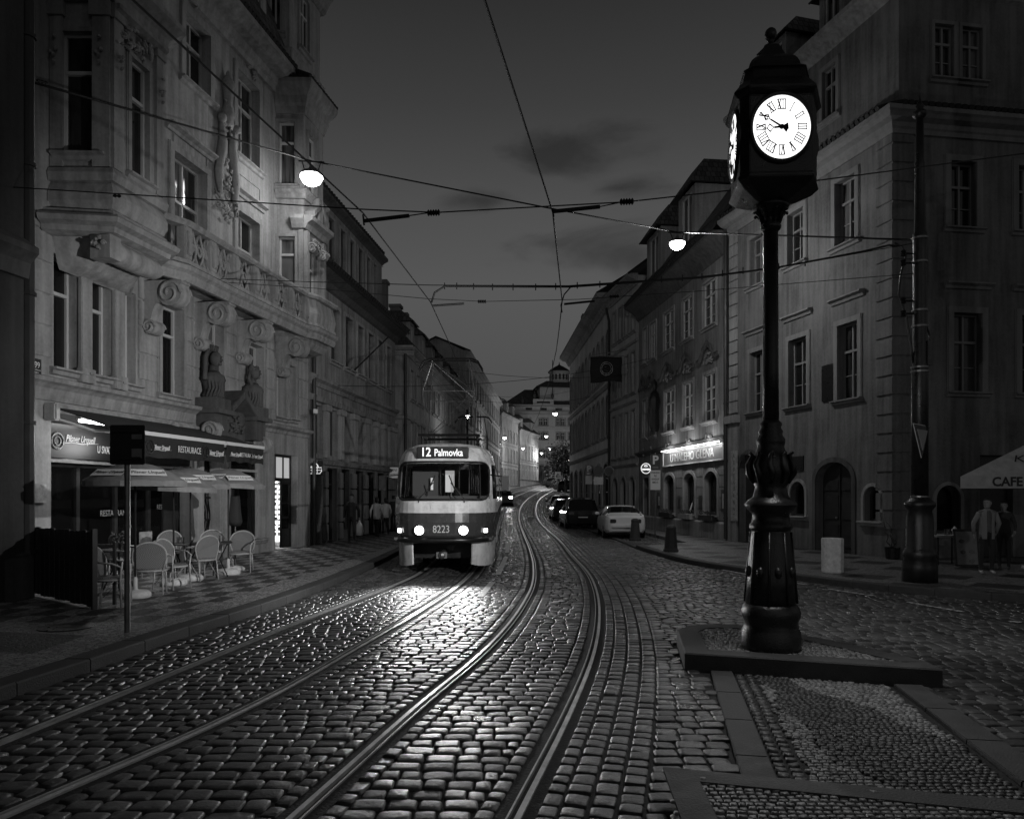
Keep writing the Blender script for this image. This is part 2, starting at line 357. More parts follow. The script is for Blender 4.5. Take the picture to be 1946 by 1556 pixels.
# stones: (cx, cy, half length along row, half depth, rotation)
stones = []
def stone(cx, cy, hx, hy, rot=0):
    if inside(ISL1, cx, cy) or inside(ISL2, cx, cy) or inside(MOSW, cx, cy): return
    stones.append((cx, cy, hx, hy, rot))
def row(xa, xb, y, pitch, sl=0):
    x = xa
    while xb-x > .07:
        w = min(random.uniform(.13,.235), xb-x)
        if xb-x-w < .09: w = xb-x
        yy = y+.035*sin(x*1.1+y*.7)+sl*(x-xa)+random.uniform(-.006,.006)
        stone(x+w/2, yy, w/2-random.uniform(.002,.006), pitch/2-random.uniform(.002,.007), sl+random.uniform(-.03,.03))
        x += w
RB = .115   # half width kept free for a rail
def border(f, off, wid=.125):
    y = Y0C
    while y < Y1C-.1:
        ln = random.uniform(.13,.2); y2 = min(y+ln, Y1C); ym = (y+y2)/2
        sl = float(f(ym+.1)-f(ym-.1))/.2; c = 1/sqrt(1+sl*sl)
        stone(float(f(ym))+off, ym, wid/2-.008, (y2-y)/2/c-.008, -math.atan(sl)+random.uniform(-.02,.02)); y = y2
for f in (trA, trB, trC, trD):
    border(f, -RB-.065); border(f, RB+.065)
b0 = RB+.13
for k_ in range(3): border(trD, b0+.085+k_*.17, .165)
y = Y0C
p = .162
while y < Y1C:
    A, B, C_, D_ = (float(g(y)) for g in (trA, trB, trC, trD)); kl = float(kL(y))
    def slp(g): return 0
    row(kl+.02, A-b0, y, p, 0); row(A+b0, B-b0, y, p, -.02); row(B+b0, C_-b0, y, p, -.02); row(C_+b0, D_-b0, y, p, 0)
    kr = 12.5 if y < 12.6 else (float(kR(y)) if y < 26 else float(kR2(y)))
    kr = min(kr, 12.5) if y < 26 else kr
    row(D_+b0+.51, kr-.02, y, p, 0)
    if y >= 26: row(kr+.3, min(6.9, kr+2.1), y, p, 0)
    y += p
stones = np.array(stones)
def build_stones(name, st, grid, M, zb=-.05, crown=.008, tilt=.018, jit=.003, zbase=0.0):
    n = len(st); g = np.array(grid); k = len(g)
    s, t = np.meshgrid(g, g); s = s.ravel(); t = t.ravel()
    hh = -crown*(np.abs(s)**7+np.abs(t)**7)
    edge = (np.abs(s) > .999) | (np.abs(t) > .999)
    sq = 1-.11*np.abs(t)**6; sp = 1-.11*np.abs(s)**6
    X = s*sq; Yy = t*sp
    a = st[:,4][:,None]; lx = X[None]*st[:,2][:,None]; ly = Yy[None]*st[:,3][:,None]
    ja = rng.normal(0, .05, (n, k*k)); lx = lx*(1+ja*.5); ly = ly*(1+rng.normal(0,.05,(n,k*k))*.5)
    wx = st[:,0][:,None]+lx*np.cos(a)-ly*np.sin(a); wy = st[:,1][:,None]+lx*np.sin(a)+ly*np.cos(a)
    zt = hh[None]*rng.uniform(.6,1.6,(n,1))+rng.normal(0,jit,(n,1))+lx*rng.normal(0,tilt,(n,1))+ly*rng.normal(0,tilt,(n,1))+rng.normal(0,.0009,(n,k*k))
    gh = np.array([gz(q) for q in st[:,1]])[:,None]
    zt = np.where(edge[None], zb, zt)+zbase+gh
    V = np.stack([wx, wy, zt], -1).reshape(-1,3)
    q = []
    for i in range(k-1):
        for j in range(k-1): q.append((i*k+j, i*k+j+1, (i+1)*k+j+1, (i+1)*k+j))
    q = np.array(q); Fc = (q[None]+np.arange(n)[:,None,None]*k*k).reshape(-1,4)
    me = bpy.data.meshes.new(name); me.vertices.add(len(V)); me.vertices.foreach_set('co', V.ravel())
    me.loops.add(Fc.size); me.loops.foreach_set('vertex_index', Fc.ravel().astype(np.int32))
    me.polygons.add(len(Fc)); me.polygons.foreach_set('loop_start', np.arange(0, Fc.size, 4, dtype=np.int32)); me.polygons.foreach_set('loop_total', np.full(len(Fc), 4, dtype=np.int32))
    me.polygons.foreach_set('use_smooth', np.ones(len(Fc), bool)); me.update(); me.validate(); me.materials.append(M)
    o = bpy.data.objects.new(name, me); COL.objects.link(o); return o
near = stones[stones[:,1] < 16]; far = stones[(stones[:,1] >= 16) & (stones[:,1] < 30)]; far2 = stones[stones[:,1] >= 30]
tag(build_stones('road_paving', near, [-1,-.93,-.78,-.3,.3,.78,.93,1], M_cob), kind='structure')
tag(build_stones('road_paving', far, [-1,-.9,-.4,.4,.9,1], M_cob, tilt=.016), kind='structure')

tag(build_stones('road_paving', far2, [-1,-.8,.8,1], M_cob, tilt=.016), kind='structure')
# tram tracks
def strip(mb, f, o0, z0, o1, z1, ys, mi=0):
    vs = []
    for y in ys:
        sl = float(f(y+.2)-f(y-.2))/.4; c = 1/sqrt(1+sl*sl); x = float(f(y)); g = gz(y)
        vs += [(x+o0*c, y-o0*c*sl, g+z0), (x+o1*c, y-o1*c*sl, g+z1)]
    mb.add(vs, [(2*i,2*i+1,2*i+3,2*i+2) for i in range(len(ys)-1)], mi)
ysr = list(np.arange(1.5,40,.35))+list(np.arange(40,122,1.5))
def track(fl, fr, label):
    t = thing('tram_track', label, 'tram track', (float(fl(10)), 10, 0))
    for f, sg in ((fl,-1),(fr,1)):
        mb = MB()
        # head, lip towards the middle, groove between them
        h0, h1 = (.045*sg, .008*sg); g1 = -.03*sg; l1 = -.042*sg
        strip(mb, f, h0, -.03, h0, .004, ysr, 0); strip(mb, f, h0, .004, h1, .006, ysr, 0); strip(mb, f, h1, .006, h1, -.035, ysr, 0)
        strip(mb, f, h1, -.035, g1, -.035, ysr, 1); strip(mb, f, g1, -.035, g1, .003, ysr, 0); strip(mb, f, g1, .003, l1, .003, ysr, 0); strip(mb, f, l1, .003, l1, -.03, ysr, 0)
        mb.build('rail', [M_steel, M_steeld], t, recalc=False)
    return t
track(trA, trB, 'left tram track, two grooved steel rails running under the lit tram')
track(trC, trD, 'right tram track, empty polished rails curving past the clock island')
M_seal = mat('rail bed asphalt', .016, .85, var=.5, vs=20, bump=.5, bs=50)
mb = MB()
for f in (trA, trB, trC, trD):
    strip(mb, f, -.125, -.014, -.043, -.010, ysr); strip(mb, f, .043, -.010, .125, -.014, ysr)
tag(mb.build('rail_bed', M_seal, recalc=False), kind='structure')

# pavements -------------------------------------------------------
def pavmat(name, light, dark, kind):
    def ex(m, n, l, b, tx):
        vo = n.new('ShaderNodeTexVoronoi'); vo.feature = 'F1'; vo.inputs['Scale'].default_value = 16; vo.inputs['Randomness'].default_value = .55; l.new(tx.outputs['Object'], vo.inputs[0])
        ve = n.new('ShaderNodeTexVoronoi'); ve.feature = 'DISTANCE_TO_EDGE'; ve.inputs['Scale'].default_value = 16; ve.inputs['Randomness'].default_value = .55; l.new(tx.outputs['Object'], ve.inputs[0])
        sp = n.new('ShaderNodeSeparateXYZ'); l.new(tx.outputs['Object'], sp.inputs[0])
        def m2(op, a, b_=None):
            q = n.new('ShaderNodeMath'); q.operation = op
            for i, w in enumerate((a, b_)):
                if w is None: continue
                if isinstance(w, (int, float)): q.inputs[i].default_value = w
                else: l.new(w, q.inputs[i])
            return q.outputs[0]
        wob = n.new('ShaderNodeTexNoise'); wob.inputs['Scale'].default_value = 7; l.new(tx.outputs['Object'], wob.inputs[0]); wv = m2('MULTIPLY', m2('SUBTRACT', wob.outputs[0], .5), .12)
        x, y = sp.outputs[0], sp.outputs[1]
        if kind == 'blocks':
            u_ = m2('ADD', m2('MULTIPLY', m2('ADD', x, wv), 1/.34), m2('MULTIPLY', y, .06)); v_ = m2('MULTIPLY', m2('ADD', y, wv), 1/.34)
            par = m2('FRACT', m2('MULTIPLY', m2('ADD', m2('FLOOR', u_), m2('FLOOR', m2('MULTIPLY', v_, .5))), .5))
            msk = m2('LESS_THAN', par, .25)
            # only a run of the pavement carries the block pattern
            msk = m2('MULTIPLY', m2('MULTIPLY', msk, m2('GREATER_THAN', y, 10.3)), m2('LESS_THAN', x, m2('MULTIPLY_ADD_', y) if False else m2('ADD', m2('MULTIPLY', y, .045), -5.3)))
            big = m2('MULTIPLY', m2('LESS_THAN', m2('FRACT', m2('MULTIPLY', m2('ADD', y, m2('MULTIPLY', x, .2)), 1/2.4)), .45), m2('LESS_THAN', y, 10.3))
            big = m2('MULTIPLY', big, m2('LESS_THAN', m2('FRACT', m2('MULTIPLY', x, 1/2.2)), .6))
            msk = m2('ADD', msk, big)
        else:
            # rows of diamonds
            a_ = m2('ABSOLUTE', m2('SUBTRACT', m2('FRACT', m2('MULTIPLY', m2('ADD', x, wv), 1/1.7)), .5)); c_ = m2('ABSOLUTE', m2('SUBTRACT', m2('FRACT', m2('MULTIPLY', m2('ADD', y, wv), 1/1.7)), .5))
            msk = m2('LESS_THAN', m2('ADD', a_, c_), .36)
        cm = n.new('ShaderNodeMix'); cm.data_type = 'FLOAT'; l.new(msk, cm.inputs[0]); cm.inputs[2].default_value = light; cm.inputs[3].default_value = dark
        rv = n.new('ShaderNodeSeparateColor'); l.new(vo.outputs['Color'], rv.inputs[0])
        c1 = m2('MULTIPLY', cm.outputs[0], m2('ADD', m2('MULTIPLY', rv.outputs[0], .7), .6))
        eg = n.new('ShaderNodeMapRange'); eg.inputs[1].default_value = 0; eg.inputs[2].default_value = .12; eg.inputs[3].default_value = .25; eg.inputs[4].default_value = 1; l.new(ve.outputs[0], eg.inputs[0])
        l.new(m2('MULTIPLY', c1, eg.outputs[0]), b.inputs['Base Color'])
        bp = n.new('ShaderNodeBump'); bp.inputs['Strength'].default_value = .7; bp.inputs['Distance'].default_value = .012; l.new(eg.outputs[0], bp.inputs['Height']); l.new(bp.outputs[0], b.inputs['Normal'])
    return mat(name, light, .55, extra=ex)
M_pavL = pavmat('mosaic pavement with dark blocks', .34, .07, 'blocks')
M_pavR = pavmat('mosaic pavement with dark diamonds', .2, .035, 'diamonds')
def pavement(name, kf, ys, outer, M, sgn):
    """surface from the kerb back to x = outer(y), kerb stones as their own strip"""
    mb = MB(); mk = MB(); KW = .28
    for i in range(len(ys)-1):
        a, b = ys[i], ys[i+1]; za, zb = gz(a)+.12, gz(b)+.12; xa, xb = float(kf(a)), float(kf(b))
        mb.add([(xa+sgn*KW,a,za),(xb+sgn*KW,b,zb),(outer(b),b,zb),(outer(a),a,za)], [(0,1,2,3)])
        if b-a < 3 and a > -1:
            m_ = .007; za += random.uniform(-.004,.004); zb = za+(gz(b)-gz(a)); dx_ = (xb-xa)/(b-a)*m_; xa += dx_; xb -= dx_; a += m_; b -= m_
        mk.add([(xa+sgn*KW,a,za+.002),(xb+sgn*KW,b,zb+.002),(xb+sgn*.015,b,zb+.002),(xa+sgn*.015,a,za+.002),(xb,b,zb-.015),(xa,a,za-.015),(xb,b,zb-.2),(xa,a,za-.2),(xa+sgn*KW,a,za-.02),(xb+sgn*KW,b,zb-.02)],
               [(0,1,2,3),(3,2,4,5),(5,4,6,7),(1,0,8,9),(0,3,5,7,8),(1,2,4,6,9)])
    tag(mb.build(name, M, recalc=False), kind='structure'); tag(mk.build('kerb', M_kerb, recalc=False), kind='structure')
ysl = [-20,-6]+list(np.arange(0,36,1.0))+list(np.arange(36,130,2))
pavement('pavement', kL, ysl, lambda y: float(kL(y))-9, M_pavL, -1)
# right hand pavement: around the corner and along the pub
ysr2 = [12.25,12.4,12.7,13]+list(np.arange(13.4,26.5,.6))+[26.6]
pavement('pavement', kR, ysr2, lambda y: 30, M_pavR, 1)
mb = MB(); yy = [26.6]+list(np.arange(27,36,1.0))+list(np.arange(36,130,2))
def px2(y): return float(kR2(y))+ (2.15 if y < 90 else 2.15)
for a, b in zip(yy[:-1], yy[1:]):
    mb.add([(px2(a) if a > 27 else 4.75,a,gz(a)+.12),(px2(b),b,gz(b)+.12),(30,b,gz(b)+.12),(30,a,gz(a)+.12)], [(0,1,2,3)])
    mb.add([(px2(a) if a > 27 else 4.75,a,gz(a)+.12),(px2(b),b,gz(b)+.12),(px2(b),b,gz(b)-.1),(px2(a) if a > 27 else 4.75,a,gz(a)-.1)], [(0,1,2,3)])
tag(mb.build('pavement', M_pavR, recalc=False), kind='structure')
mb = MB(); yy2 = list(np.arange(26.6,36,.8))+list(np.arange(36,110,2))
for a, b in zip(yy2[:-1], yy2[1:]):
    mb.add([(float(kR2(a)),a,gz(a)+.04),(float(kR2(b)),b,gz(b)+.04),(float(kR2(b))+.25,b,gz(b)+.04),(float(kR2(a))+.25,a,gz(a)+.04),(float(kR2(a)),a,gz(a)-.05),(float(kR2(b)),b,gz(b)-.05)], [(0,1,2,3),(0,1,5,4)])
tag(mb.build('kerb', M_kerb, recalc=False), kind='structure')

# traffic islands -------------------------------------------------
def inset(poly, d):
    n = len(poly); r = []
    for i in range(n):
        p0, p1, p2 = Vector(poly[i-1]), Vector(poly[i]), Vector(poly[(i+1)%n])
        a = (p1-p0).normalized(); b = (p2-p1).normalized(); n1 = Vector((-a.y,a.x)); n2 = Vector((-b.y,b.x)); m = (n1+n2); m = m/max(.3, m.length_squared)*2
        r.append(tuple(p1+m*d))
    return r
def island(poly, z, kw):
    mb = MB(); inn = inset(poly, kw); e1 = inset(poly, .012); n = len(poly)
    vs = [(x,y,-.05) for x,y in poly]+[(x,y,z-.014) for x,y in poly]+[(x,y,z) for x,y in e1]+[(x,y,z) for x,y in inn]+[(x,y,z-.02) for x,y in inn]
    fs = []
    for k_ in range(4): fs += [(k_*n+i, k_*n+(i+1)%n, (k_+1)*n+(i+1)%n, (k_+1)*n+i) for i in range(n)]
    mb.add(vs, fs); tag(mb.build('island_kerb', M_kerb, smooth=True), kind='structure')
    mb = MB(); mb.add([(x,y,z-.022) for x,y in inn], [tuple(range(n))]); tag(mb.build('island_bed', M_mortar), kind='structure')
    return inn
in1 = island(ISL1, .18, .26); in2 = island(ISL2, .15, .2)
def mosstones(poly, z, pred=None, sz=.052, row0=0):
    st = []; xs_ = [q[0] for q in poly]; ys_ = [q[1] for q in poly]; y = min(ys_)
    while y < max(ys_):
        x = min(xs_)+random.uniform(0,.03)
        while x < max(xs_):
            w = random.uniform(.8,1.25)*sz
            if inside(poly, x+w/2, y) and (pred is None or pred(x+w/2, y)): st.append((x+w/2, y+random.uniform(-.004,.004), w/2-.003, sz/2-.0035, random.uniform(-.12,.12)))
            x += w
        y += sz
    return np.array(st)
def mosmat(name, lo, hi):
    def ex(m, n, l, b, tx):
        g = n.new('ShaderNodeNewGeometry'); r = n.new('ShaderNodeMapRange'); r.inputs[3].default_value = lo; r.inputs[4].default_value = hi; l.new(g.outputs['Random Per Island'], r.inputs[0]); l.new(r.outputs[0], b.inputs['Base Color'])
        a = n.new('ShaderNodeTexNoise'); a.inputs['Scale'].default_value = 80; l.new(tx.outputs['Object'], a.inputs[0])
        bp = n.new('ShaderNodeBump'); bp.inputs['Strength'].default_value = .4; bp.inputs['Distance'].default_value = .005; l.new(a.outputs[0], bp.inputs['Height']); l.new(bp.outputs[0], b.inputs['Normal'])
    return mat(name, hi, .5, extra=ex)
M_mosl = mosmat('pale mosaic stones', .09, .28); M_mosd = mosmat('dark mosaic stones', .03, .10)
G4 = [-1,-.8,.8,1]
tag(build_stones('island_paving', mosstones(in1, .18), G4, M_mosl, zb=-.014, crown=.004, tilt=.04, jit=.002, zbase=.175), kind='structure')
tag(build_stones('island_paving', mosstones(in2, .15), G4, M_mosl, zb=-.014, crown=.004, tilt=.04, jit=.002, zbase=.145), kind='structure')
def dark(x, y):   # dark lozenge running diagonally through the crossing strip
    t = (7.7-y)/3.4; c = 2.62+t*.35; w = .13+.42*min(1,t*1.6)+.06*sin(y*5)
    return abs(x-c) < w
mz = .0
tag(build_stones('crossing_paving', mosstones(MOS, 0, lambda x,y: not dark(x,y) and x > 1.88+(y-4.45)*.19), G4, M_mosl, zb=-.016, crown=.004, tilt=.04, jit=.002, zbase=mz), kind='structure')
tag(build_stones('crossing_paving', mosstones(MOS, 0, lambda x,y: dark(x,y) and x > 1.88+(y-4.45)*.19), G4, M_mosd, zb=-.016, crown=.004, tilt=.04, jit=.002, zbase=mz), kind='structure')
# flat kerb slabs and a double row of setts along the strip
mb = MB()
def slab_row(p0, p1, w, n, z):
    p0 = Vector(p0); p1 = Vector(p1); d = p1-p0; u_ = d.normalized(); nn = Vector((-u_.y,u_.x))
    for i in range(n):
        a = p0+d*(i/n)+u_*.004; b = p0+d*((i+1)/n)-u_*.004
        q = [a, b, b+nn*w, a+nn*w]; mb.add([(v_.x,v_.y,-.05) for v_ in q]+[(v_.x,v_.y,z) for v_ in q], [(0,1,2,3),(4,5,6,7),(0,1,5,4),(1,2,6,5),(2,3,7,6),(3,0,4,7)])
slab_row((1.63,4.42),(2.30,7.86),.22,4,.022)
slab_row((4.35,7.35),(3.98,4.1),.3,4,.018) if False else None
slab_row((3.38,3.95),(3.98,7.30),.26,4,.02)
tag(mb.build('kerb', M_kerb, bevel=.006), kind='structure')
st = []
for k_ in range(2):
    a = Vector((1.70+k_*.1,4.45)); b = Vector((2.36+k_*.1,7.85)); n_ = 34
    for i in range(n_):
        q = a+(b-a)*((i+.5)/n_); st.append((q.x,q.y,.044,.046,-.19))
tag(build_stones('crossing_paving', np.array(st), G4, M_cob, zb=-.04, crown=.006, tilt=.05, jit=.003, zbase=.004), kind='structure')
# painted markings
M_paint = mat('worn road paint', .6, .6, var=.55, vs=30)
mb = MB()
def mark(p, q, w, z=.012):
    p = Vector(p); q = Vector(q); n_ = (q-p).normalized(); n_ = Vector((-n_.y,n_.x))*w/2
    k_ = max(1, int((q-p).length/.17))
    for i in range(k_):
        a = p+(q-p)*(i/k_); b = p+(q-p)*((i+.8)/k_)
        g = gz((a.y+b.y)/2)
        mb.add([(*(a-n_),g+z),(*(b-n_),g+z),(*(b+n_),g+z),(*(a+n_),g+z)], [(0,1,2,3)])
for a, b in (((1372,1083),(1428,1093)),((1515,1109),(1535,1112)),((1575,1120),(1662,1133)),((1725,1145),(1835,1164)),((1918,1181),(1946,1184))):
    mark(ground(*a)[:2], ground(*b)[:2], .1)
for a, b in (((912,1135),(936,1106)),((946,1092),(962,1058)),((964,1050),(966,1030)),((967,1020),(969,1000))):
    mark(ground(*a)[:2], ground(*b)[:2], .13)
tag(mb.build('road_marking', M_paint, recalc=False), kind='structure')
# ================================================================ BUILDING KIT
M_wallA = stucco('pale warm plaster', .34, .5); M_wallB = stucco('grey plaster', .26, .6); M_wallC = stucco('light plaster', .33, .5); M_wallD = stucco('dark plaster', .2, .4)
M_trim = stucco('stone trim', .33, .5); M_trimd = stucco('dark sandstone', .10, .5)
M_frame = mat('painted window frame', .38, .5, var=.2, vs=8); M_framew = mat('white window frame', .5, .45); M_framed = mat('dark window frame', .05, .5)
M_pane = glassm('window glass', .012, 1); M_shop = glassm('shop glass', .01, .35, .04)
M_dark = mat('dark interior', .012, .9); M_black = mat('black paint', .012, .35, var=.3, vs=12); M_iron = mat('black cast iron', .014, .33, var=.5, vs=7, bump=.3, bs=60, spec=.6)
M_metal = mat('grey metal', .25, .4, metal=.8, var=.3, vs=9); M_pipe = mat('drainpipe sheet', .03, .5, var=.3)
M_wood = mat('dark wood', .03, .55, var=.5, vs=6)
def curt_ex(w0, w1, sc):
    def ex(m, n, l, b, tx):
        mp = n.new('ShaderNodeMapping'); mp.inputs['Scale'].default_value = (sc, sc, .6); l.new(tx.outputs['Object'], mp.inputs[0])
        a = n.new('ShaderNodeTexNoise'); a.inputs['Scale'].default_value = 1; a.inputs['Detail'].default_value = 3; l.new(mp.outputs[0], a.inputs[0])
        r = n.new('ShaderNodeMapRange'); r.inputs[1].default_value = .4; r.inputs[2].default_value = .6; r.inputs[3].default_value = w0; r.inputs[4].default_value = w1; l.new(a.outputs[0], r.inputs[0]); l.new(r.outputs[0], b.inputs['Base Color'])
        c = n.new('ShaderNodeTexNoise'); c.inputs['Scale'].default_value = 2; l.new(tx.outputs['Object'], c.inputs[0]); bp = n.new('ShaderNodeBump'); bp.inputs['Strength'].default_value = .15; bp.inputs['Distance'].default_value = .05; l.new(c.outputs[0], bp.inputs['Height']); l.new(bp.outputs[0], b.inputs['Normal'])
    return ex
PANES = [M_pane, M_pane, mat('glass with drawn curtain', .08, .08, extra=curt_ex(.02,.12,7)), mat('glass with dark curtain', .04, .06, extra=curt_ex(.008,.04,4)), mat('glass with blind', .08, .1, extra=curt_ex(.05,.07,1))]
def tile_ex(m, n, l, b, tx):
    mp = n.new('ShaderNodeMapping'); l.new(tx.outputs['UV'], mp.inputs[0])
    br = n.new('ShaderNodeTexBrick'); br.inputs['Scale'].default_value = 1; br.inputs['Brick Width'].default_value = .22; br.inputs['Row Height'].default_value = .3; br.inputs['Mortar Size'].default_value = .02; br.inputs['Mortar Smooth'].default_value = 1
    br.inputs['Color1'].default_value = (.045,)*3+(1,); br.inputs['Color2'].default_value = (.10,)*3+(1,); br.inputs['Mortar'].default_value = (.012,)*3+(1,)
    l.new(mp.outputs[0], br.inputs[0]); l.new(br.outputs[0], b.inputs['Base Color'])
    bp = n.new('ShaderNodeBump'); bp.inputs['Strength'].default_value = 1; bp.inputs['Distance'].default_value = .06; bp.invert = True; l.new(br.outputs['Fac'], bp.inputs['Height']); l.new(bp.outputs[0], b.inputs['Normal'])
M_tile = mat('clay roof tiles', .07, .75, extra=tile_ex)
def emat(name, e): return mat(name, .8, .5, emit=e)
def wall(name, mats, par, fac, u0, u1, z0, z1, holes, d=.28, v=0, thick=.5, ends=True):
    """plaster skin with real openings (rectangular or round-headed) and their reveals"""
    mb = MB(); P = fac.P
    us = sorted({u0,u1}|{h[0] for h in holes}|{h[1] for h in holes}); zs = sorted({z0,z1}|{h[2] for h in holes}|{h[3] for h in holes})
    us = [x for x in us if u0-1e-6 <= x <= u1+1e-6]; zs = [x for x in zs if z0-1e-6 <= x <= z1+1e-6]
    for i in range(len(us)-1):
        for j in range(len(zs)-1):
            um, zm = (us[i]+us[i+1])/2, (zs[j]+zs[j+1])/2
            if any(h[0] < um < h[1] and h[2] < zm < h[3] for h in holes): continue
            mb.add([P(us[i],v,zs[j]),P(us[i+1],v,zs[j]),P(us[i+1],v,zs[j+1]),P(us[i],v,zs[j+1])], [(0,1,2,3)])
    for h in holes:
        a, b, c, e = h[:4]; arch = len(h) > 4 and h[4]
        r = (b-a)/2 if arch is True else (arch or 0); zt = e-r
        if arch:
            um = (a+b)/2; n = 12; pts = [(um-(b-a)/2*cos(pi*i/n), zt+r*sin(pi*i/n)) for i in range(n+1)]
            for i in range(n):
                (ua, za), (ub, zb) = pts[i], pts[i+1]
                mb.add([P(ua,v,za),P(ub,v,zb),P(ub,v,e),P(ua,v,e)], [(0,1,2,3)])
                mb.add([P(ua,v,za),P(ub,v,zb),P(ub,v-d,zb),P(ua,v-d,za)], [(0,1,2,3)])
        else: mb.add([P(a,v,e),P(b,v,e),P(b,v-d,e),P(a,v-d,e)], [(0,1,2,3)])
        mb.add([P(a,v,c),P(b,v,c),P(b,v-d,c),P(a,v-d,c)], [(0,1,2,3)])
        for q in (a, b): mb.add([P(q,v,c),P(q,v,zt),P(q,v-d,zt),P(q,v-d,c)], [(0,1,2,3)])
    if ends:
        for q in (u0, u1): mb.add([P(q,v,z0),P(q,v,z1),P(q,v-thick,z1),P(q,v-thick,z0)], [(0,1,2,3)])
        mb.add([P(u0,v,z1),P(u1,v,z1),P(u1,v-thick,z1),P(u0,v-thick,z1)], [(0,1,2,3)])
    return mb.build(name, mats, par, recalc=False)
def win(par, fac, r, d=.28, v=0, fm=None, surround=.14, head=0, sill=True, mull=1, trans=(.66,), bars=0, arch=False, sm=None, pm=None, lod=0, name='window', fr=.055, sash=True):
    """window part: frame with its glazing bars; pane, surround and sill hang under it"""
    a, b, c, e = r[:4]; fm = fm or M_frame; sm = sm or M_trim; rr = ((b-a)/2 if arch is True else arch) if arch else 0
    mb = MB(); P = fac.P; vv = v-d
    def bx(u0,u1,z0,z1,v0,v1): mb.box(u0,u1,v0,v1,z0,z1, fn=P)
    f0, f1 = vv+.03, vv+.10
    zt = e-rr
    bx(a,a+fr,c,zt,f0,f1); bx(b-fr,b,c,zt,f0,f1); bx(a+fr,b-fr,c,c+fr,f0,f1)
    if not arch: bx(a+fr,b-fr,e-fr,e,f0,f1)
    else:
        n = 12; um = (a+b)/2; w = (b-a)/2
        for i in range(n):
            t0, t1 = pi*i/n, pi*(i+1)/n
            q = [(um-w*cos(t0),zt+rr*sin(t0)),(um-w*cos(t1),zt+rr*sin(t1)),(um-(w-fr)*cos(t1),zt+(rr-fr)*sin(t1)),(um-(w-fr)*cos(t0),zt+(rr-fr)*sin(t0))]
            mb.extr(q, lambda x,z: P(x,f0,z), lambda x,z: P(x,f1,z))
    for i in range(mull):
        um = a+(b-a)*(i+1)/(mull+1); bx(um-.03,um+.03,c+fr,e-fr,f0,f1+.012)
    for t in trans: zt_ = c+(e-c)*t; bx(a+fr,b-fr,zt_-.035,zt_+.035,f0,f1+.02)
    if bars and lod == 0:
        k = mull+1
        for i in range(k):
            ua = a+(b-a)*i/k; ub = a+(b-a)*(i+1)/k
            for j in range(bars):
                zz = c+(e-c)*(trans[0] if trans else 1)*(j+1)/(bars+1); bx(ua+.03,ub-.03,zz-.014,zz+.014,f0+.01,f1-.02)
            zz = c+(e-c)*(trans[0]+1)/2 if trans else None
    o = mb.build(name, fm, par)
    pb = MB()
    if not arch: pb.box(a+.01,b-.01,vv-.02,vv+.045,c+.01,e-.01, fn=P)
    else:
        um = (a+b)/2; w = (b-a)/2-.01
        poly = [(a+.01,c+.01),(b-.01,c+.01)]+[(um+w*cos(pi*i/12), zt+(rr-.01)*sin(pi*i/12)) for i in range(13)]
        pb.extr(poly, lambda x,z: P(x,vv-.02,z), lambda x,z: P(x,vv+.045,z))
    pb.build('pane', pm or random.choice(PANES), o)
    if surround:
        s = surround; m2 = MB()
        def sx(u0,u1,z0,z1,v0,v1): m2.box(u0,u1,v0,v1,z0,z1, fn=P)
        sx(a-s,a,c,zt if arch else e,v,v+.05); sx(b,b+s,c,zt if arch else e,v,v+.05)
        if arch:
            n = 12; um = (a+b)/2; w = (b-a)/2
            for i in range(n):
                t0, t1 = pi*i/n, pi*(i+1)/n
                q = [(um-w*cos(t0),zt+rr*sin(t0)),(um-w*cos(t1),zt+rr*sin(t1)),(um-(w+s)*cos(t1),zt+(rr+s)*sin(t1)),(um-(w+s)*cos(t0),zt+(rr+s)*sin(t0))]
                m2.extr(q, lambda x,z: P(x,v,z), lambda x,z: P(x,v+.05,z))
        else: sx(a-s,b+s,e,e+s,v,v+.055)
        if lod == 0 and not arch:
            sx(a-s-.03,a-s,c,e+s,v,v+.03); sx(b+s,b+s+.03,c,e+s,v,v+.03)
        if head:
            z = e+s+head
            m2.extr([(0,z),(.06,z),(.09,z+.07),(.2,z+.12),(.2,z+.17),(0,z+.2)], lambda q,zz: P(a-s-.12,v+q,zz), lambda q,zz: P(b+s+.12,v+q,zz))
        m2.build('surround', sm, o)
    if sill:
        m3 = MB(); s = surround or .05
        m3.extr([(0,c-.16),(.07,c-.14),(.09,c-.07),(.17,c-.05),(.17,c-.01),(0,c+.0)], lambda q,zz: P(a-s-.06,v+q,zz), lambda q,zz: P(b+s+.06,v+q,zz))
        m3.build('sill', sm, o)
    return o
def mould(name, par, fac, path, prof, m=None):
    """path of (u,v): swept moulding; on walls whose street side lies to the right the outline is mirrored"""
    mb = MB(); mb.sweep(path, prof, fac.P); return mb.build(name, m or M_trim, par)
def prof_cornice(z, h, out, tiles=False):
    return [(0,z),(out*.15,z),(out*.2,z+h*.18),(out*.3,z+h*.25),(out*.35,z+h*.45),(out*.7,z+h*.55),(out*.85,z+h*.68),(out,z+h*.75),(out,z+h*.95),(0,z+h)]
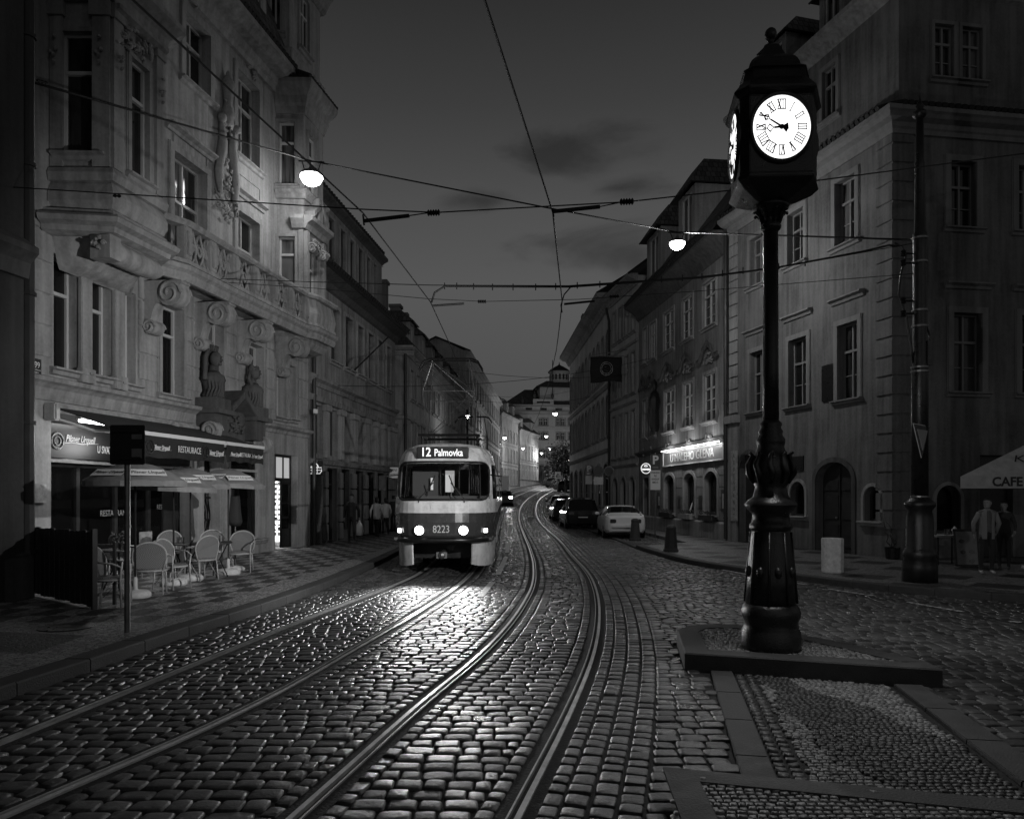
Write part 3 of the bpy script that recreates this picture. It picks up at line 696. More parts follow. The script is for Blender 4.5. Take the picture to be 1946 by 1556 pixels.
def roofq(name, par, quads, m=None, thick=.12):
    """roof planes: each (eave a, eave b, ridge b, ridge a), laid with uv in metres so the tile courses follow the slope"""
    me = bpy.data.meshes.new(name); vs = []; fs = []; uvs = []; off = OFF.get(par.name, Vector((0,0,0)))
    for q in quads:
        q = [Vector(p) for p in q]; b = len(vs); nrm = (q[1]-q[0]).cross(q[2]-q[0]).normalized()
        if nrm.z < 0: nrm = -nrm
        w = (q[1]-q[0]).length; h = (q[3]-q[0]).length
        vs += [p-off for p in q]+[p-nrm*thick-off for p in q]
        fs += [(b,b+1,b+2,b+3),(b+4,b+7,b+6,b+5),(b,b+4,b+5,b+1),(b+1,b+5,b+6,b+2),(b+2,b+6,b+7,b+3),(b+3,b+7,b+4,b)]
        e = (q[1]-q[0]).normalized()
        def uv(p): r = p-q[0]; x = r.dot(e); return (x, (r-e*x).length)
        U = [uv(p) for p in q]; uvs += U
        for k in range(5): uvs += [(0,0)]*4
    me.from_pydata([tuple(v) for v in vs], [], fs); ul = me.uv_layers.new(name='UVMap')
    for i, u_ in enumerate(uvs): ul.data[i].uv = u_
    me.materials.append(m or M_tile); o = bpy.data.objects.new(name, me); COL.objects.link(o); o.parent = par; OFF[o.name] = off; return o
def body(par, fac, u0, u1, z0, z1, depth, m, name='side_wall', v=-.5):
    """the mass of the house behind its street wall"""
    mb = MB(); mb.box(u0+.01,u1-.01,v-depth,v,z0,z1-.02, fn=fac.P); return mb.build(name, m, par)
def rowrects(us, w, z0, z1): return [(u-w/2, u+w/2, z0, z1) for u in us]
def dormer(par, fac, u, w, z, h, v, depth, m=None, wm=None, roofh=.7, lod=0, out=.25):
    """roof dormer: cheeks and front with a window, small tiled roof"""
    mb = MB(); P = fac.P; m = m or M_wallC
    r = (u-w*.3, u+w*.3, z+.25, z+h-.15)
    for q in ((u-w/2,r[0],z,z+h),(r[1],u+w/2,z,z+h),(r[0],r[1],z,r[2]),(r[0],r[1],r[3],z+h)): mb.box(q[0],q[1],v-.15,v,q[2],q[3], fn=P)
    mb.box(u-w/2,u-w/2+.1,v-depth,v-.15,z,z+h, fn=P); mb.box(u+w/2-.1,u+w/2,v-depth,v-.15,z,z+h, fn=P)
    d = mb.build('dormer', m, par)
    fm = M_framew; b2 = MB(); a,b,c,e = r
    for q in ((a,a+.05,c,e),(b-.05,b,c,e),(a+.05,b-.05,c,c+.05),(a+.05,b-.05,e-.05,e),((a+b)/2-.025,(a+b)/2+.025,c,e)): b2.box(q[0],q[1],v-.12,v-.06,q[2],q[3], fn=P)
    b2.box(a,b,v-.14,v-.125,c,e, fn=P, mi=1); b2.build('dormer_window', [fm, M_pane], d)
    zt = z+h; o = w/2+out
    roofq('dormer_roof', d, [(P(u-o,v+out,zt-.05),P(u+o,v+out,zt-.05),P(u+o*.55,v-.5,zt+roofh),P(u-o*.55,v-.5,zt+roofh)),
        (P(u-o,v-depth,zt-.05),P(u-o,v+out,zt-.05),P(u-o*.55,v-.5,zt+roofh),P(u-o*.5,v-depth,zt+roofh*1.05)),
        (P(u+o,v-depth,zt-.05),P(u+o,v+out,zt-.05),P(u+o*.55,v-.5,zt+roofh),P(u+o*.5,v-depth,zt+roofh*1.05)),
        (P(u-o*.55,v-.5,zt+roofh),P(u+o*.55,v-.5,zt+roofh),P(u+o*.5,v-depth,zt+roofh*1.05),P(u-o*.5,v-depth,zt+roofh*1.05))], thick=.06)
    return d
def volute(mb, fac, u0, u1, v, z, r, turns=1.6, th=.035):
    """spiral roll seen from the side of a bracket"""
    for uu in (u0-.012, u1+.012):
        pts = []
        for i in range(22):
            t = i/21; a = t*turns*2*pi; q = r*(1-.8*t); pts.append(fac.P(uu, v+q*cos(a), z+q*sin(a)))
        mb.tube(pts, th, 5)
    mb.extr([(v+r*cos(a), z+r*sin(a)) for a in [2*pi*i/14 for i in range(14)]], lambda x,zz: fac.P(u0,x,zz), lambda x,zz: fac.P(u1,x,zz))
def console(par, fac, u, w, ztop, out, h, name='bracket', m=None):
    mb = MB(); P = fac.P; u0, u1 = u-w/2, u+w/2; r = h*.26
    pts = [(0,ztop),(out,ztop),(out+.02,ztop-.08),(out-.02,ztop-.1),(out-.02,ztop-r*1.2),(out-r*.8,ztop-r*1.9),(out-r*1.9,ztop-r*1.75)]
    for i in range(7):
        t = i/6; pts.append((out-r*2.1-(out-r*2.3)*.55*t, ztop-r*1.75-(h-r*2.2)*t**1.5*.8))
    pts += [(.16,ztop-h*.98),(0,ztop-h)]
    mb.extr(pts, lambda x,z: P(u0,x,z), lambda x,z: P(u1,x,z))
    volute(mb, fac, u0-.02, u1+.02, out-r*.95, ztop-r*1.05, r)
    volute(mb, fac, u0-.01, u1+.01, .16, ztop-h*.93, r*.55)
    return mb.build(name, m or M_trim, par, smooth=True)
def relief(mb, fac, u, v, z, w, h, n, seed):
    """modelled stucco: leaf curls and lumps crowding an oval"""
    r_ = random.Random(seed)
    for i in range(n):
        a = r_.uniform(0, 2*pi); q = sqrt(r_.random()); cu, cz = u+w/2*q*cos(a), z+h/2*q*sin(a); rr = r_.uniform(.04,.1)*min(1.6, w)
        pts = [fac.P(cu+rr*(1-.6*t/7)*cos(a+t*.75), v+.03+.05*sin(t*.4), cz+rr*(1-.6*t/7)*sin(a+t*.75)) for t in range(8)]
        mb.tube(pts, .03, 5, rs=[.018+.02*sin(pi*t/7) for t in range(8)])
def bust(par, fac, u, v, z, m, h=1.0, name='bust', hood=True):
    """stone head and shoulders, cloak falling over the pedestal"""
    mb = MB(); c = fac.P(u, v, z); s = h; n_ = Vector((fac.n[0], fac.n[1], 0)); d_ = Vector((fac.d[0], fac.d[1], 0))
    def q(a, b, zz): p = Vector(c)+d_*a*s+n_*b*s; return (p.x, p.y, z+zz*s)
    mb.lathe([(.2*s,0),(.22*s,.05*s),(.17*s,.15*s),(.2*s,.28*s),(.25*s,.38*s),(.22*s,.47*s),(.1*s,.54*s),(.075*s,.58*s),(.075*s,.68*s)], 14, c, sx=1, sy=1)
    hd = q(0,.06,.80); mb.ball(hd, .125*s, 10, sc=(1,1,1.25)); mb.tube([q(0,.17,.83), q(0,.21,.77), q(0,.17,.75)], .025*s, 5); mb.ball(q(0,.16,.70), .04*s, 5)
    for k in (-1,1): mb.tube([q(.05*k,.165,.85), q(.10*k,.12,.86)], .02*s, 5)
    if hood:
        for k in range(9):
            a = -1.5+k*3.0/8; mb.tube([q(.12*sin(a),-.02+.1*cos(a)*-.6,.98), q(.19*sin(a),-.04-.08*cos(a),.82), q(.2*sin(a),-.04-.1*cos(a),.55), q(.27*sin(a),.0-.06*cos(a),.35)], .05*s, 6)
        for k in range(5): a = -1.0+k*.5; mb.tube([q(.13*sin(a),.04*cos(a),.95), q(.16*sin(a),.06*cos(a),1.08)], .022*s, 5)
    else:
        for k in range(10): a = -2.2+k*4.4/9; mb.ball(q(.11*sin(a),-.02-.06*cos(a)+.05,.88+.05*(k%2)), .055*s, 5)
        for k in (-1,1): mb.tube([q(.1*k,.0,.85), q(.14*k,-.02,.65), q(.12*k,.05,.5)], .04*s, 5)
    for k in range(11):
        a = -1.6+k*3.2/10; mb.tube([q(.10*sin(a),.09*cos(a),.55), q(.22*sin(a+.2),.2*cos(a+.2),.38), q(.2*sin(a+.3),.2*cos(a+.3),.2), q(.22*sin(a),.2*cos(a),.02)], .03*s, 5)
    return mb.build(name, m, par, smooth='all')
def pipe(par, pts, r=.06, name='drainpipe', m=None):
    mb = MB(); mb.tube(pts, r, 8)
    a, b = Vector(pts[-1]), Vector(pts[-2]); L_ = (b-a).length
    for t in np.arange(.8, L_-.3, 2.2):
        q = a+(b-a)*(t/L_); mb.tube([q-Vector((0,0,.03)), q+Vector((0,0,.03))], r*1.3, 8)
    return mb.build(name, m or M_pipe, par, smooth=True)

def join_into(par, src, dst):
    """surface pattern goes back into the wall it belongs to"""
    kids = [o for o in bpy.data.objects if o.parent == par]; w = [o for o in kids if o.name.split('.')[0] == dst][0]
    for o in [o for o in kids if o.name.split('.')[0] == src]:
        bm = bmesh.new(); bm.from_mesh(w.data); bm.from_mesh(o.data); bm.to_mesh(w.data); bm.free(); bpy.data.objects.remove(o)
def split_parts(par, names):
    for o in [o for o in bpy.data.objects if o.parent is not None and (o.parent == par or o.parent.parent == par) and o.name.split('.')[0] in names]:
        bm = bmesh.new(); bm.from_mesh(o.data); bm.verts.ensure_lookup_table(); seen = set(); comps = []
        for v in bm.verts:
            if v.index in seen: continue
            st = [v]; seen.add(v.index); c = []
            while st:
                x = st.pop(); c.append(x.index)
                for e in x.link_edges:
                    y = e.other_vert(x)
                    if y.index not in seen: seen.add(y.index); st.append(y)
            comps.append(set(c))
        bm.free()
        boxes = [[min(o.data.vertices[i].co[k] for i in c) for k in range(3)]+[max(o.data.vertices[i].co[k] for i in c) for k in range(3)] for c in comps]
        grp = list(range(len(comps)))
        def root(i):
            while grp[i] != i: i = grp[i]
            return i
        for i in range(len(comps)):
            for j in range(i):
                if all(boxes[i][k] <= boxes[j][k+3]+.01 and boxes[j][k] <= boxes[i][k+3]+.01 for k in range(3)): grp[root(i)] = root(j)
        gs = {}
        for i, c in enumerate(comps): gs.setdefault(root(i), set()).update(c)
        if len(gs) < 2: continue
        base = o.name.split('.')[0]
        for c in gs.values():
            me = o.data.copy(); b2 = bmesh.new(); b2.from_mesh(me); b2.verts.ensure_lookup_table(); bmesh.ops.delete(b2, geom=[v for v in b2.verts if v.index not in c], context='VERTS'); b2.to_mesh(me); b2.free()
            n = o.copy(); n.data = me; n.name = base; COL.objects.link(n); OFF[n.name] = OFF.get(o.name, Vector((0,0,0)))
        bpy.data.objects.remove(o)
# ================================================================ LEFT SIDE
PZ = .12
# ---- neighbour at the picture edge
L0 = thing('stone_house', 'dark rendered house corner at the left edge with stone plinth and black drainpipe', 'building', (-8.24,12.7,0))
mb = MB(); q = [(-8.24,12.7),(-9.6,13.0),(-16,13.2),(-16,-10),(-12.5,-10)]
mb.prism(q, 0, 20); mb.build('wall', stucco('sooty render', .06, .4), L0)
mb = MB(); q2 = [(-8.12,12.8),(-9.5,13.1),(-9.5,12.2),(-8.36,12.2)]
mb.prism(q2, 0, .82); mb.prism([(-8.19,12.75),(-9.5,13.05),(-9.5,12.2),(-8.40,12.2)], .82, .9); mb.build('plinth', M_trimd, L0, bevel=.02)
mb = MB(); F0 = Fac(-12.5,-10,-8.24,12.7,-1); mb.sweep([(0,0),(F0.L,0)], [(0,5.5),(-.1,5.5),(-.14,5.75),(-.3,5.9),(-.3,6.0),(0,6.2)], lambda u,v,z: F0.P(u,-v,z)); mb.build('string_course', M_trimd, L0)
pipe(L0, [(-8.27,12.86,18),(-8.27,12.86,.1)], .1)

# ---- big art nouveau house
FL = Fac(-9.28,13.92,-7.11,26.2,-1)
L1 = thing('apartment_house', 'ornate plaster house with bay windows, carved balcony, stone busts and cafe on its ground floor', 'building', (*FL.o,0))
U = FL.u; LEN = FL.L
def R(*a, **k): return FL.rect(*a, **k)
Z1 = 4.15      # top of ground floor cornice
holes1 = []; W1 = []
for px0, px1, pt, pb, ref in ((102,149,480,697,102),(166,213,520,709,166),(229,258,548,726,229)):
    r = R(px0,px1,pt,pb,ref=ref); W1.append((r, dict(trans=(.68,), mull=0, surround=0, sill=True)))
for px0, px1, pt, pb, ref in ((306,347,574,746,306),(393,423,605,770,393),(471,499,650,783,471),(523,541,690,790,523),(549,560,694,794,549)):
    r = R(px0,px1,pt,pb,ref=ref); W1.append((r, dict(trans=(.68,), mull=0, surround=.12, sill=True)))
for px0, px1, pt, pb, ref in ((329,391,286,470,329),(450,491,398,560,450)):
    r = R(px0,px1,pt,pb,ref=ref); r = (r[0],r[1],7.6,r[3]); W1.append((r, dict(trans=(.62,), mull=1, surround=.18, sill=False, head=.25)))
for px0, px1, pt, pb, ref in ((351,398,20,150,351),(450,491,130,292,450)):
    r = R(px0,px1,pt,pb,ref=ref); W1.append((r, dict(trans=(.66,), mull=1, surround=.18, sill=True)))
ZE = 15.0
# shop openings
uS0, uS1 = U(97), U(365)
shop = [(uS0, uS1, .14, 3.55), (U(388), U(418), .14, 3.0), (U(436), U(500), .55, 3.05), (U(522), U(566), .14, 3.2)]
hol = [w[0] for w in W1]+shop
wall('wall', M_wallA, L1, FL, 0, LEN, 0, ZE, hol, d=.35)
body(L1, FL, 0, LEN, 0, ZE, 9, M_wallB, v=-1.6)
for i_, (r, k) in enumerate(W1): win(L1, FL, r, d=.33, fm=M_framew if k['mull'] == 0 else M_frame, pm=M_shop if i_ == 3 else None, **k)
# pale curtains in a first floor window, room light put in as a glow
mb = MB(); r = W1[3][0]
for i_ in range(9): a_ = r[0]+.08+(r[1]-r[0]-.16)*i_/9; mb.box(a_,a_+.05,-.44-.02*(i_%2),-.42,r[2]+.05,r[2]+(.95 if i_ < 6 else 1.3), fn=FL.P)
mb.build('curtain', mat('glowing curtain', .6, .8, emit=.12), L1)
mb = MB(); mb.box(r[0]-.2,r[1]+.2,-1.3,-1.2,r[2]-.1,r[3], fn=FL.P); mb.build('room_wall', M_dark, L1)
# rusticated joints: courses cut as thin dark grooves on the pier beside the windows
mb = MB()
for z in np.arange(4.55, 7.2, .62):
    for a, b in ((.02, U(97)),(U(262), U(303)),(U(352), U(390)),(U(428), U(466)),(U(505), U(520)),(U(566), LEN-.02)):
        if b-a > .1: mb.box(a,b,0,.035,z+.02,z+.60, fn=FL.P)
mb.build('rustication', M_wallA, L1, bevel=.012)
# pilasters between the grouped windows
mb = MB()
for a, b in ((149,166),(213,229)):
    ua, ub = U(a)+.04, U(b)-.02; uc = (ua+ub)/2
    mb.box(uc-.16,uc+.16,0,.10,4.35,6.95, fn=FL.P); mb.box(uc-.2,uc+.2,0,.14,6.95,7.15, fn=FL.P); mb.box(uc-.2,uc+.2,0,.15,4.2,4.5, fn=FL.P)
mb.build('pilaster', M_trim, L1, bevel=.015)
# mouldings
def nsweep(name, par, fac, path, prof, m=None):
    """outward is +v whatever way the wall runs"""
    mb = MB(); mb.sweep(path, prof, fac.P); return mb.build(name, m or M_trim, par)
nsweep('string_course', L1, FL, [(0,0),(U(365),0)], [(0,3.72),(.06,3.72),(.10,3.85),(.12,3.95),(.2,4.02),(.28,4.06),(.30,4.14),(.05,4.2),(0,4.2)])
nsweep('string_course', L1, FL, [(U(470),0),(LEN,0)], [(0,3.85),(.05,3.85),(.08,3.95),(.2,4.02),(.22,4.1),(0,4.16)])
nsweep('cornice', L1, FL, [(U(338),0),(U(524),0)], prof_cornice(14.55,.75,.75))
# frieze below upper cornice and panels
mb = MB()
for a, b, z0, z1 in ((402,448,0,0),):
    pass
for (a,b,za,zb) in ((328,394,10.55,11.2),(448,494,10.55,11.2),(330,394,7.4,7.4)):
    if zb > za:
        ua, ub = U(a), U(b)
        for q in ((ua,ub,za,za+.05),(ua,ub,zb-.05,zb),(ua,ua+.05,za,zb),(ub-.05,ub,za,zb)): mb.box(q[0],q[1],0,.03,q[2],q[3], fn=FL.P)
mb.build('plaster_panel', M_wallA, L1)
# tall stucco ornament between the windows
mb = MB(); uo = U(426); zc = FL.z(426, 290)
mb.box(uo-.28,uo+.28,0,.05,zc-1.0,zc+.6, fn=FL.P)
for s in (-1,1):
    pts = [FL.P(uo+s*(.34+.10*sin(t*.9)), .10, zc-1.3+t*.3) for t in range(8)]
    mb.tube(pts, .1, 6, rs=[.06,.1,.13,.12,.15,.13,.10,.05])
    mb.ball(FL.P(uo+s*.36, .16, zc+.78), .13, 7)
relief(mb, FL, uo, .05, zc-1.35, 1.1, 1.1, 26, 3); relief(mb, FL, uo, .05, zc+1.0, .8, .9, 18, 4)
mb.lathe([(.16,0),(.2,.3),(.12,.6),(.16,.9),(.2,1.15),(.1,1.3),(.03,1.5)], 8, FL.P(uo, .12, zc+.75)); relief(mb, FL, uo, .05, zc-.2, 1.15, 1.7, 22, 5)
mb.build('stucco_ornament', M_wallA, L1, smooth='all')
mb = MB()
for px, py, w, h, n_, sd_ in ((462,75,.9,.7,16,8),(478,138,.7,.6,12,9),(372,0,.9,.8,14,10)):
    relief(mb, FL, U(px), .03, FL.z(px,py), w, h, n_, sd_)
mb.build('stucco_ornament', M_wallA, L1, smooth='all')

# ---- bays
def bay(uw0, p1, p2, uw1, z0, z1, wins, attic=None):
    pts = [(uw0,0), p1, p2, (uw1,0)]
    fcs = [Fac(*FL.P(*pts[i],0)[:2], *FL.P(*pts[i+1],0)[:2], -1) for i in range(3)]
    fr = MB()
    o = None
    hs = [[],[],[]]
    for fi, px0, px1, pt, pb, ref in wins:
        f = fcs[fi]; hs[fi].append(f.rect(px0,px1,pt,pb,ref=ref))
    for i, f in enumerate(fcs):
        w_ = wall('bay', M_wallA, L1, f, 0, f.L, z0, z1, hs[i], d=.2, thick=.2, ends=False)
        for r in hs[i]: win(L1, f, r, d=.18, fm=M_framew, surround=.09, mull=0, trans=(.68,), sill=True)
    return pts, fcs
v1 = 1.15
n0, n1, n2, n3 = U(97), (U(211,v1),v1), (U(306,v1),v1), U(306,v1)+.75
pts, nb = bay(n0, n1, n2, n3, 7.6, 13.2, [(0,117,189,62,292,117),(1,247,281,108,330,247)])
bp = [(n0,0),n1,n2,(n3,0)]
nsweep('bay_base', L1, FL, bp, [(0,8.05),(.10,8.05),(.14,8.2),(.10,8.3),(.02,8.34),(0,8.34)])
# bulging parapet, mouldings and the corbel below
nsweep('bay_base', L1, FL, bp, [(0,7.5),(.05,7.52),(.12,7.66),(.12,7.82),(.04,8.0),(0,8.06)], M_wallA)
nsweep('bay_base', L1, FL, [(n0-.15,0),n1,n2,(n3+.2,0)], [(-.2,6.98),(.0,6.98),(.16,7.02),(.18,7.12),(.32,7.17),(.36,7.26),(.30,7.32),(.14,7.36),(.10,7.46),(-.1,7.5),(-.2,7.5)])
mb = MB()   # corbel: shrinking rings down to the wall
rings = [(-.05,6.98),(-.28,6.86),(-.5,6.68),(-.72,6.5),(-.95,6.38)]
m = 4; vs = []; fs = []
for o_, z in rings:
    k = max(0, 1+o_/1.15)
    for i, (a, b) in enumerate(bp): vs.append(FL.P(a+(0 if i in (0,3) else 0)+(.25*(1-k) if i < 2 else -.25*(1-k)), b*k, z))
for r_ in range(len(rings)-1):
    for i in range(3): fs.append((r_*4+i, r_*4+i+1, (r_+1)*4+i+1, (r_+1)*4+i))
fs.append((16,17,18,19)); mb.add(vs, fs); mb.build('bay_corbel', M_wallA, L1, smooth='all')
mb = MB()   # thick carved roll under the street edge
a_, b_ = U(205,v1)+.05, U(306,v1)+.1
mb.tube([FL.P(a_+(b_-a_)*t, v1-.14, 6.76-.02*sin(pi*t)) for t in (0,.1,.3,.5,.7,.9,1)], .2, 12, rs=[.19,.23,.23,.23,.23,.21,.13]); mb.box(a_-.12,a_+.2,v1-.34,v1+.1,6.52,6.98, fn=FL.P)
relief(mb, nb[0], nb[0].L-.2, .12, 6.8, .35, .3, 8, 21)
mb.build('bay_corbel', M_trim, L1, smooth=True)
mb = MB()   # pilasters on the bay corners with drops
for f, uu, w_ in ((nb[0], nb[0].L-.17, .17),(nb[1], .14, .14),(nb[1], nb[1].L-.12, .12),(nb[0], .13, .12)):
    mb.box(uu-w_,uu+w_,0,.07,8.34,11.3, fn=f.P); mb.box(uu-w_-.04,uu+w_+.04,0,.12,11.3,11.6, fn=f.P); relief(mb, f, uu, .07, 10.6, .22, .6, 6, 31)
mb.build('pilaster', M_trim, L1, bevel=.01)
nsweep('bay_cornice', L1, FL, bp, [(0,11.6),(.12,11.6),(.15,11.8),(.35,11.95),(.45,12.0),(.45,12.12),(0,12.2)])
mb = MB(); relief(mb, nb[1], nb[1].L*.45, .02, 11.15, 1.0, .7, 26, 12); relief(mb, nb[1], nb[1].L*.5, .02, 12.8, 1.2, 1.2, 24, 13); mb.build('stucco_ornament', M_wallA, L1, smooth='all')
mb = MB()  # curved hood over the street window
cz = 10.9
mb.sweep([(0,0),(nb[1].L,0)], [(0,11.42),(.06,11.42),(.2,11.5),(.2,11.58),(0,11.6)], nb[1].P); mb.build('window_hood', M_trim, L1)
# far bay
v2 = .85
f0, f1, f2, f3 = U(525), (U(577,v2),v2), (U(614,v2),v2), U(614,v2)+.5
f1 = (min(max(f1[0], f0+.12), f0+.6), v2)
pts2, fb = bay(f0, f1, f2, f3, 6.9, 14.3, [(0,530,561,232,352,530),(0,530,561,450,553,530),(1,585,600,255,372,585),(1,585,600,470,590,585)])
bp2 = [(f0,0),f1,f2,(f3,0)]
nsweep('bay_cornice', L1, FL, bp2, [(0,14.0),(.06,14.0),(.1,14.2),(.16,14.3),(.2,14.5),(.36,14.7),(.42,14.82),(.42,14.95),(-.2,15.0),(-.3,14.9)])
nsweep('bay_base', L1, FL, bp2, [(0,11.3),(.08,11.3),(.1,11.42),(.2,11.5),(.2,11.56),(0,11.6)])
nsweep('bay_base', L1, FL, bp2, [(-.3,6.55),(0,6.6),(.12,6.75),(.14,6.9),(.3,7.0),(.3,7.1),(.1,7.2),(.16,7.5),(.1,7.9),(.2,8.0),(.2,8.1),(0,8.15),(-.3,8.15)])
# broken pediment group close to the lamp
mb = MB(); f = fb[1]; uu = f.L*.45
mb.sweep([(-.1,0),(f.L+.1,0)], [(0,10.35),(.1,10.35),(.18,10.5),(.34,10.6),(.36,10.72),(0,10.78)], f.P)
for s in (-1,1):
    mb.extr([(uu+s*.05,11.2),(uu+s*.55,10.78),(uu+s*.55,10.95),(uu+s*.05,11.38)], lambda a,z: f.P(a,0,z), lambda a,z: f.P(a,.34,z))
mb.box(uu-.16,uu+.16,0,.3,10.78,11.5, fn=f.P); relief(mb, f, uu, .1, 9.9, .8, .6, 22, 17); volute(mb, f, uu-.5, uu-.3, .2, 9.8, .16); volute(mb, f, uu+.3, uu+.5, .2, 9.8, .16)
mb.box(.02,.2,0,.12,8.2,10.3, fn=f.P); mb.box(f.L-.2,f.L-.02,0,.12,8.2,10.3, fn=f.P)
f = fb[0]; mb.box(f.L-.14,f.L,0,.1,8.2,10.3, fn=f.P); mb.sweep([(f.L-.35,0),(f.L+.05,0)], [(0,10.35),(.1,10.35),(.2,10.5),(.28,10.6),(.28,10.72),(0,10.78)], f.P)
mb.build('pediment', M_trim, L1)
# tiled eaves: a row of half-round tile ends along cornice and far bay
mb = MB()
def tilerow(fac, a, b, v, z, step=.2, r=.1):
    u_ = a
    while u_ < b:
        mb.tube([fac.P(u_, v+.02, z), fac.P(u_, v-.55, z+.25)], r, 6); u_ += step
tilerow(FL, U(338), U(524), .72, 15.34); tilerow(fb[0], -.0, fb[0].L+.3, .36, 15.0, .17, .085); tilerow(fb[1], -.3, fb[1].L+.3, .36, 15.0, .17, .085)
mb.build('roof_tiles', M_tile, L1)
# attic: parapet over the far bay, mansard, dormer storey and its eaves
fa = Fac(*FL.P(f0-.3,-.35,0)[:2], *FL.P(f0,.45,0)[:2], -1); fa2 = Fac(*FL.P(f0,.45,0)[:2], *FL.P(LEN,.45,0)[:2], -1)
ra = fa.rect(540,558,62,135,ref=549)
ra = (fa.L*.3, fa.L*.72, 16.5, 18.3)
wall('attic_wall', M_wallA, L1, fa, 0, fa.L, 14.9, 18.9, [ra], d=.15, thick=.1); win(L1, fa, ra, d=.14, surround=.08, fm=M_framew)
ra2 = (fa2.L*.3, fa2.L*.6, 16.5, 18.3); wall('attic_wall', M_wallA, L1, fa2, 0, fa2.L, 14.9, 18.9, [ra2], d=.15, thick=.1); win(L1, fa2, ra2, d=.14, surround=.08, fm=M_framew)
nsweep('bay_cornice', L1, FL, [(f0-.3,-.35),(f0,.45),(LEN+.1,.45)], [(0,15.5),(.1,15.55),(.1,15.9),(.16,16.0),(0,16.05)])
nsweep('cornice', L1, FL, [(f0-.5,-.5),(f0-.1,.5),(LEN+.2,.5)], [(-.4,18.6),(0,18.6),(.12,18.7),(.22,18.95),(.35,19.1),(.35,19.25),(-.4,19.4)])
roofq('roof', L1, [(FL.P(0,.6,15.3),FL.P(LEN,.6,15.3),FL.P(LEN,-.9,19.5),FL.P(0,-.9,19.5)), (FL.P(0,-.9,19.5),FL.P(LEN,-.9,19.5),FL.P(LEN,-5,22),FL.P(0,-5,22))])
for px in (372, 470): dormer(L1, FL, U(px), 1.7, 15.6, 2.3, .15, 2.2, M_wallA)

# ---- balcony between the bays
ub0, ub1 = U(312,1.1), U(606,1.1)
uc1 = min(ub1, f0+.2); path = [(n3+.1,.15),(n3+.35,1.05),(ub1-.6,1.05),(ub1,1.15),(ub1+.3,.8)]
path = [(n2[0]+.45,.75),(n3+.35,1.02),(f0-.1,1.02),(f1[0]+.15,1.22),(f2[0]+.05,1.22)]
BZ = 7.15
bal = MB(); inn = [(a, 0) for a, b in reversed(path)]
bal.prism(path+inn, BZ-.12, BZ+.02, fn=FL.P)
bo = bal.build('balcony', M_trim, L1)
nsweep('balcony_moulding', bo, FL, path, [(-.1,BZ-.3),(.0,BZ-.3),(.06,BZ-.2),(.05,BZ-.12),(.14,BZ-.06),(.16,BZ+.04),(.04,BZ+.1),(-.1,BZ+.1)])
nsweep('balcony_rail', bo, FL, path, [(-.16,BZ+1.0),(-.14,BZ+.96),(.1,BZ+.96),(.15,BZ+1.03),(.13,BZ+1.1),(-.12,BZ+1.12)])
nsweep('balcony_base', bo, FL, path, [(-.12,BZ+.1),(.08,BZ+.1),(.06,BZ+.2),(-.1,BZ+.2)])
mb = MB(); tr = MB(); L_ = path[2][0]-path[1][0]; npan = 6
for i in range(npan+1):
    uu = path[1][0]+L_*i/npan
    mb.box(uu-.14,uu+.14,.86,1.10,BZ+.2,BZ+.97, fn=FL.P); mb.box(uu-.09,uu+.09,1.08,1.15,BZ+.3,BZ+.85, fn=FL.P)
    if i < npan:
        w_ = L_/npan
        for k in range(3):
            cu = uu+w_*(k+.75)/3.5+.06; 
            for s in (-1,1):
                tr.tube([FL.P(cu+s*.13*sin(t*pi/8*1.0)*(1.2 if t < 5 else .8), .98+.02*s, BZ+.2+.095*t) for t in range(9)], .035, 5)
            tr.tube([FL.P(cu+.08*cos(t), .98, BZ+.58+.10*sin(t)) for t in np.linspace(0,2*pi,9)], .025, 5)
        tr.tube([FL.P(uu+w_*t, .98, BZ+.58+.15*sin(t*6*pi)) for t in np.linspace(.1,.9,16)], .035, 5)
mb.build('balcony_post', M_trim, bo, bevel=.02); tr.build('balustrade', M_trim, bo, smooth='all')
# solid curved end panels of the balcony before the far bay
nsweep('balcony_panel', bo, FL, [(f0-.1,.98),(f1[0]+.15,1.18),(f2[0]+.05,1.18)], [(-.1,BZ+.2),(.05,BZ+.2),(.1,BZ+.5),(.04,BZ+.8),(0,BZ+.97),(-.1,BZ+.97)], M_wallA)
for px, sc in ((322,1),(412,1),(487,1),(560,1.0)):
    console(L1, FL, U(px,.5)-.1, .34, BZ-.28, .98, 1.15)
# ---- portal with busts
up0, up1 = U(372), U(478)
mb = MB(); uA, uB = U(385), U(462)
for uu in (uA, uB):
    mb.box(uu-.42,uu+.42,0,.72,4.0,4.12, fn=FL.P); mb.box(uu-.36,uu+.36,0,.62,4.12,4.42, fn=FL.P); mb.box(uu-.3,uu+.3,0,.55,3.45,4.0, fn=FL.P)
um = (uA+uB)/2
for s in (-1,1):
    mb.extr([(um,4.55),(um+s*.62,4.1),(um+s*.62,4.28),(um,4.78)], lambda a,z: FL.P(a,0,z), lambda a,z: FL.P(a,.66,z))
mb.box(um-.6,um+.6,0,.3,3.3,4.2, fn=FL.P); mb.box(uA-.1,uB+.1,0,.35,3.15,3.35, fn=FL.P)
mb.build('portal', M_trimd, L1, bevel=.015)
mb = MB(); relief(mb, FL, um, .3, 3.8, .9, .7, 26, 40); mb.build('portal_carving', M_trimd, L1, smooth='all')
mb = MB(); volute(mb, FL, U(372)-.1, U(372)+.12, .45, 3.55, .24); volute(mb, FL, U(468), U(468)+.2, .45, 3.35, .26); mb.build('bracket', M_trim, L1, smooth=True)
bust(L1, FL, uA, .30, 4.42, M_trimd, 1.3, hood=True); bust(L1, FL, uB, .30, 4.42, M_trimd, 1.25, hood=False)
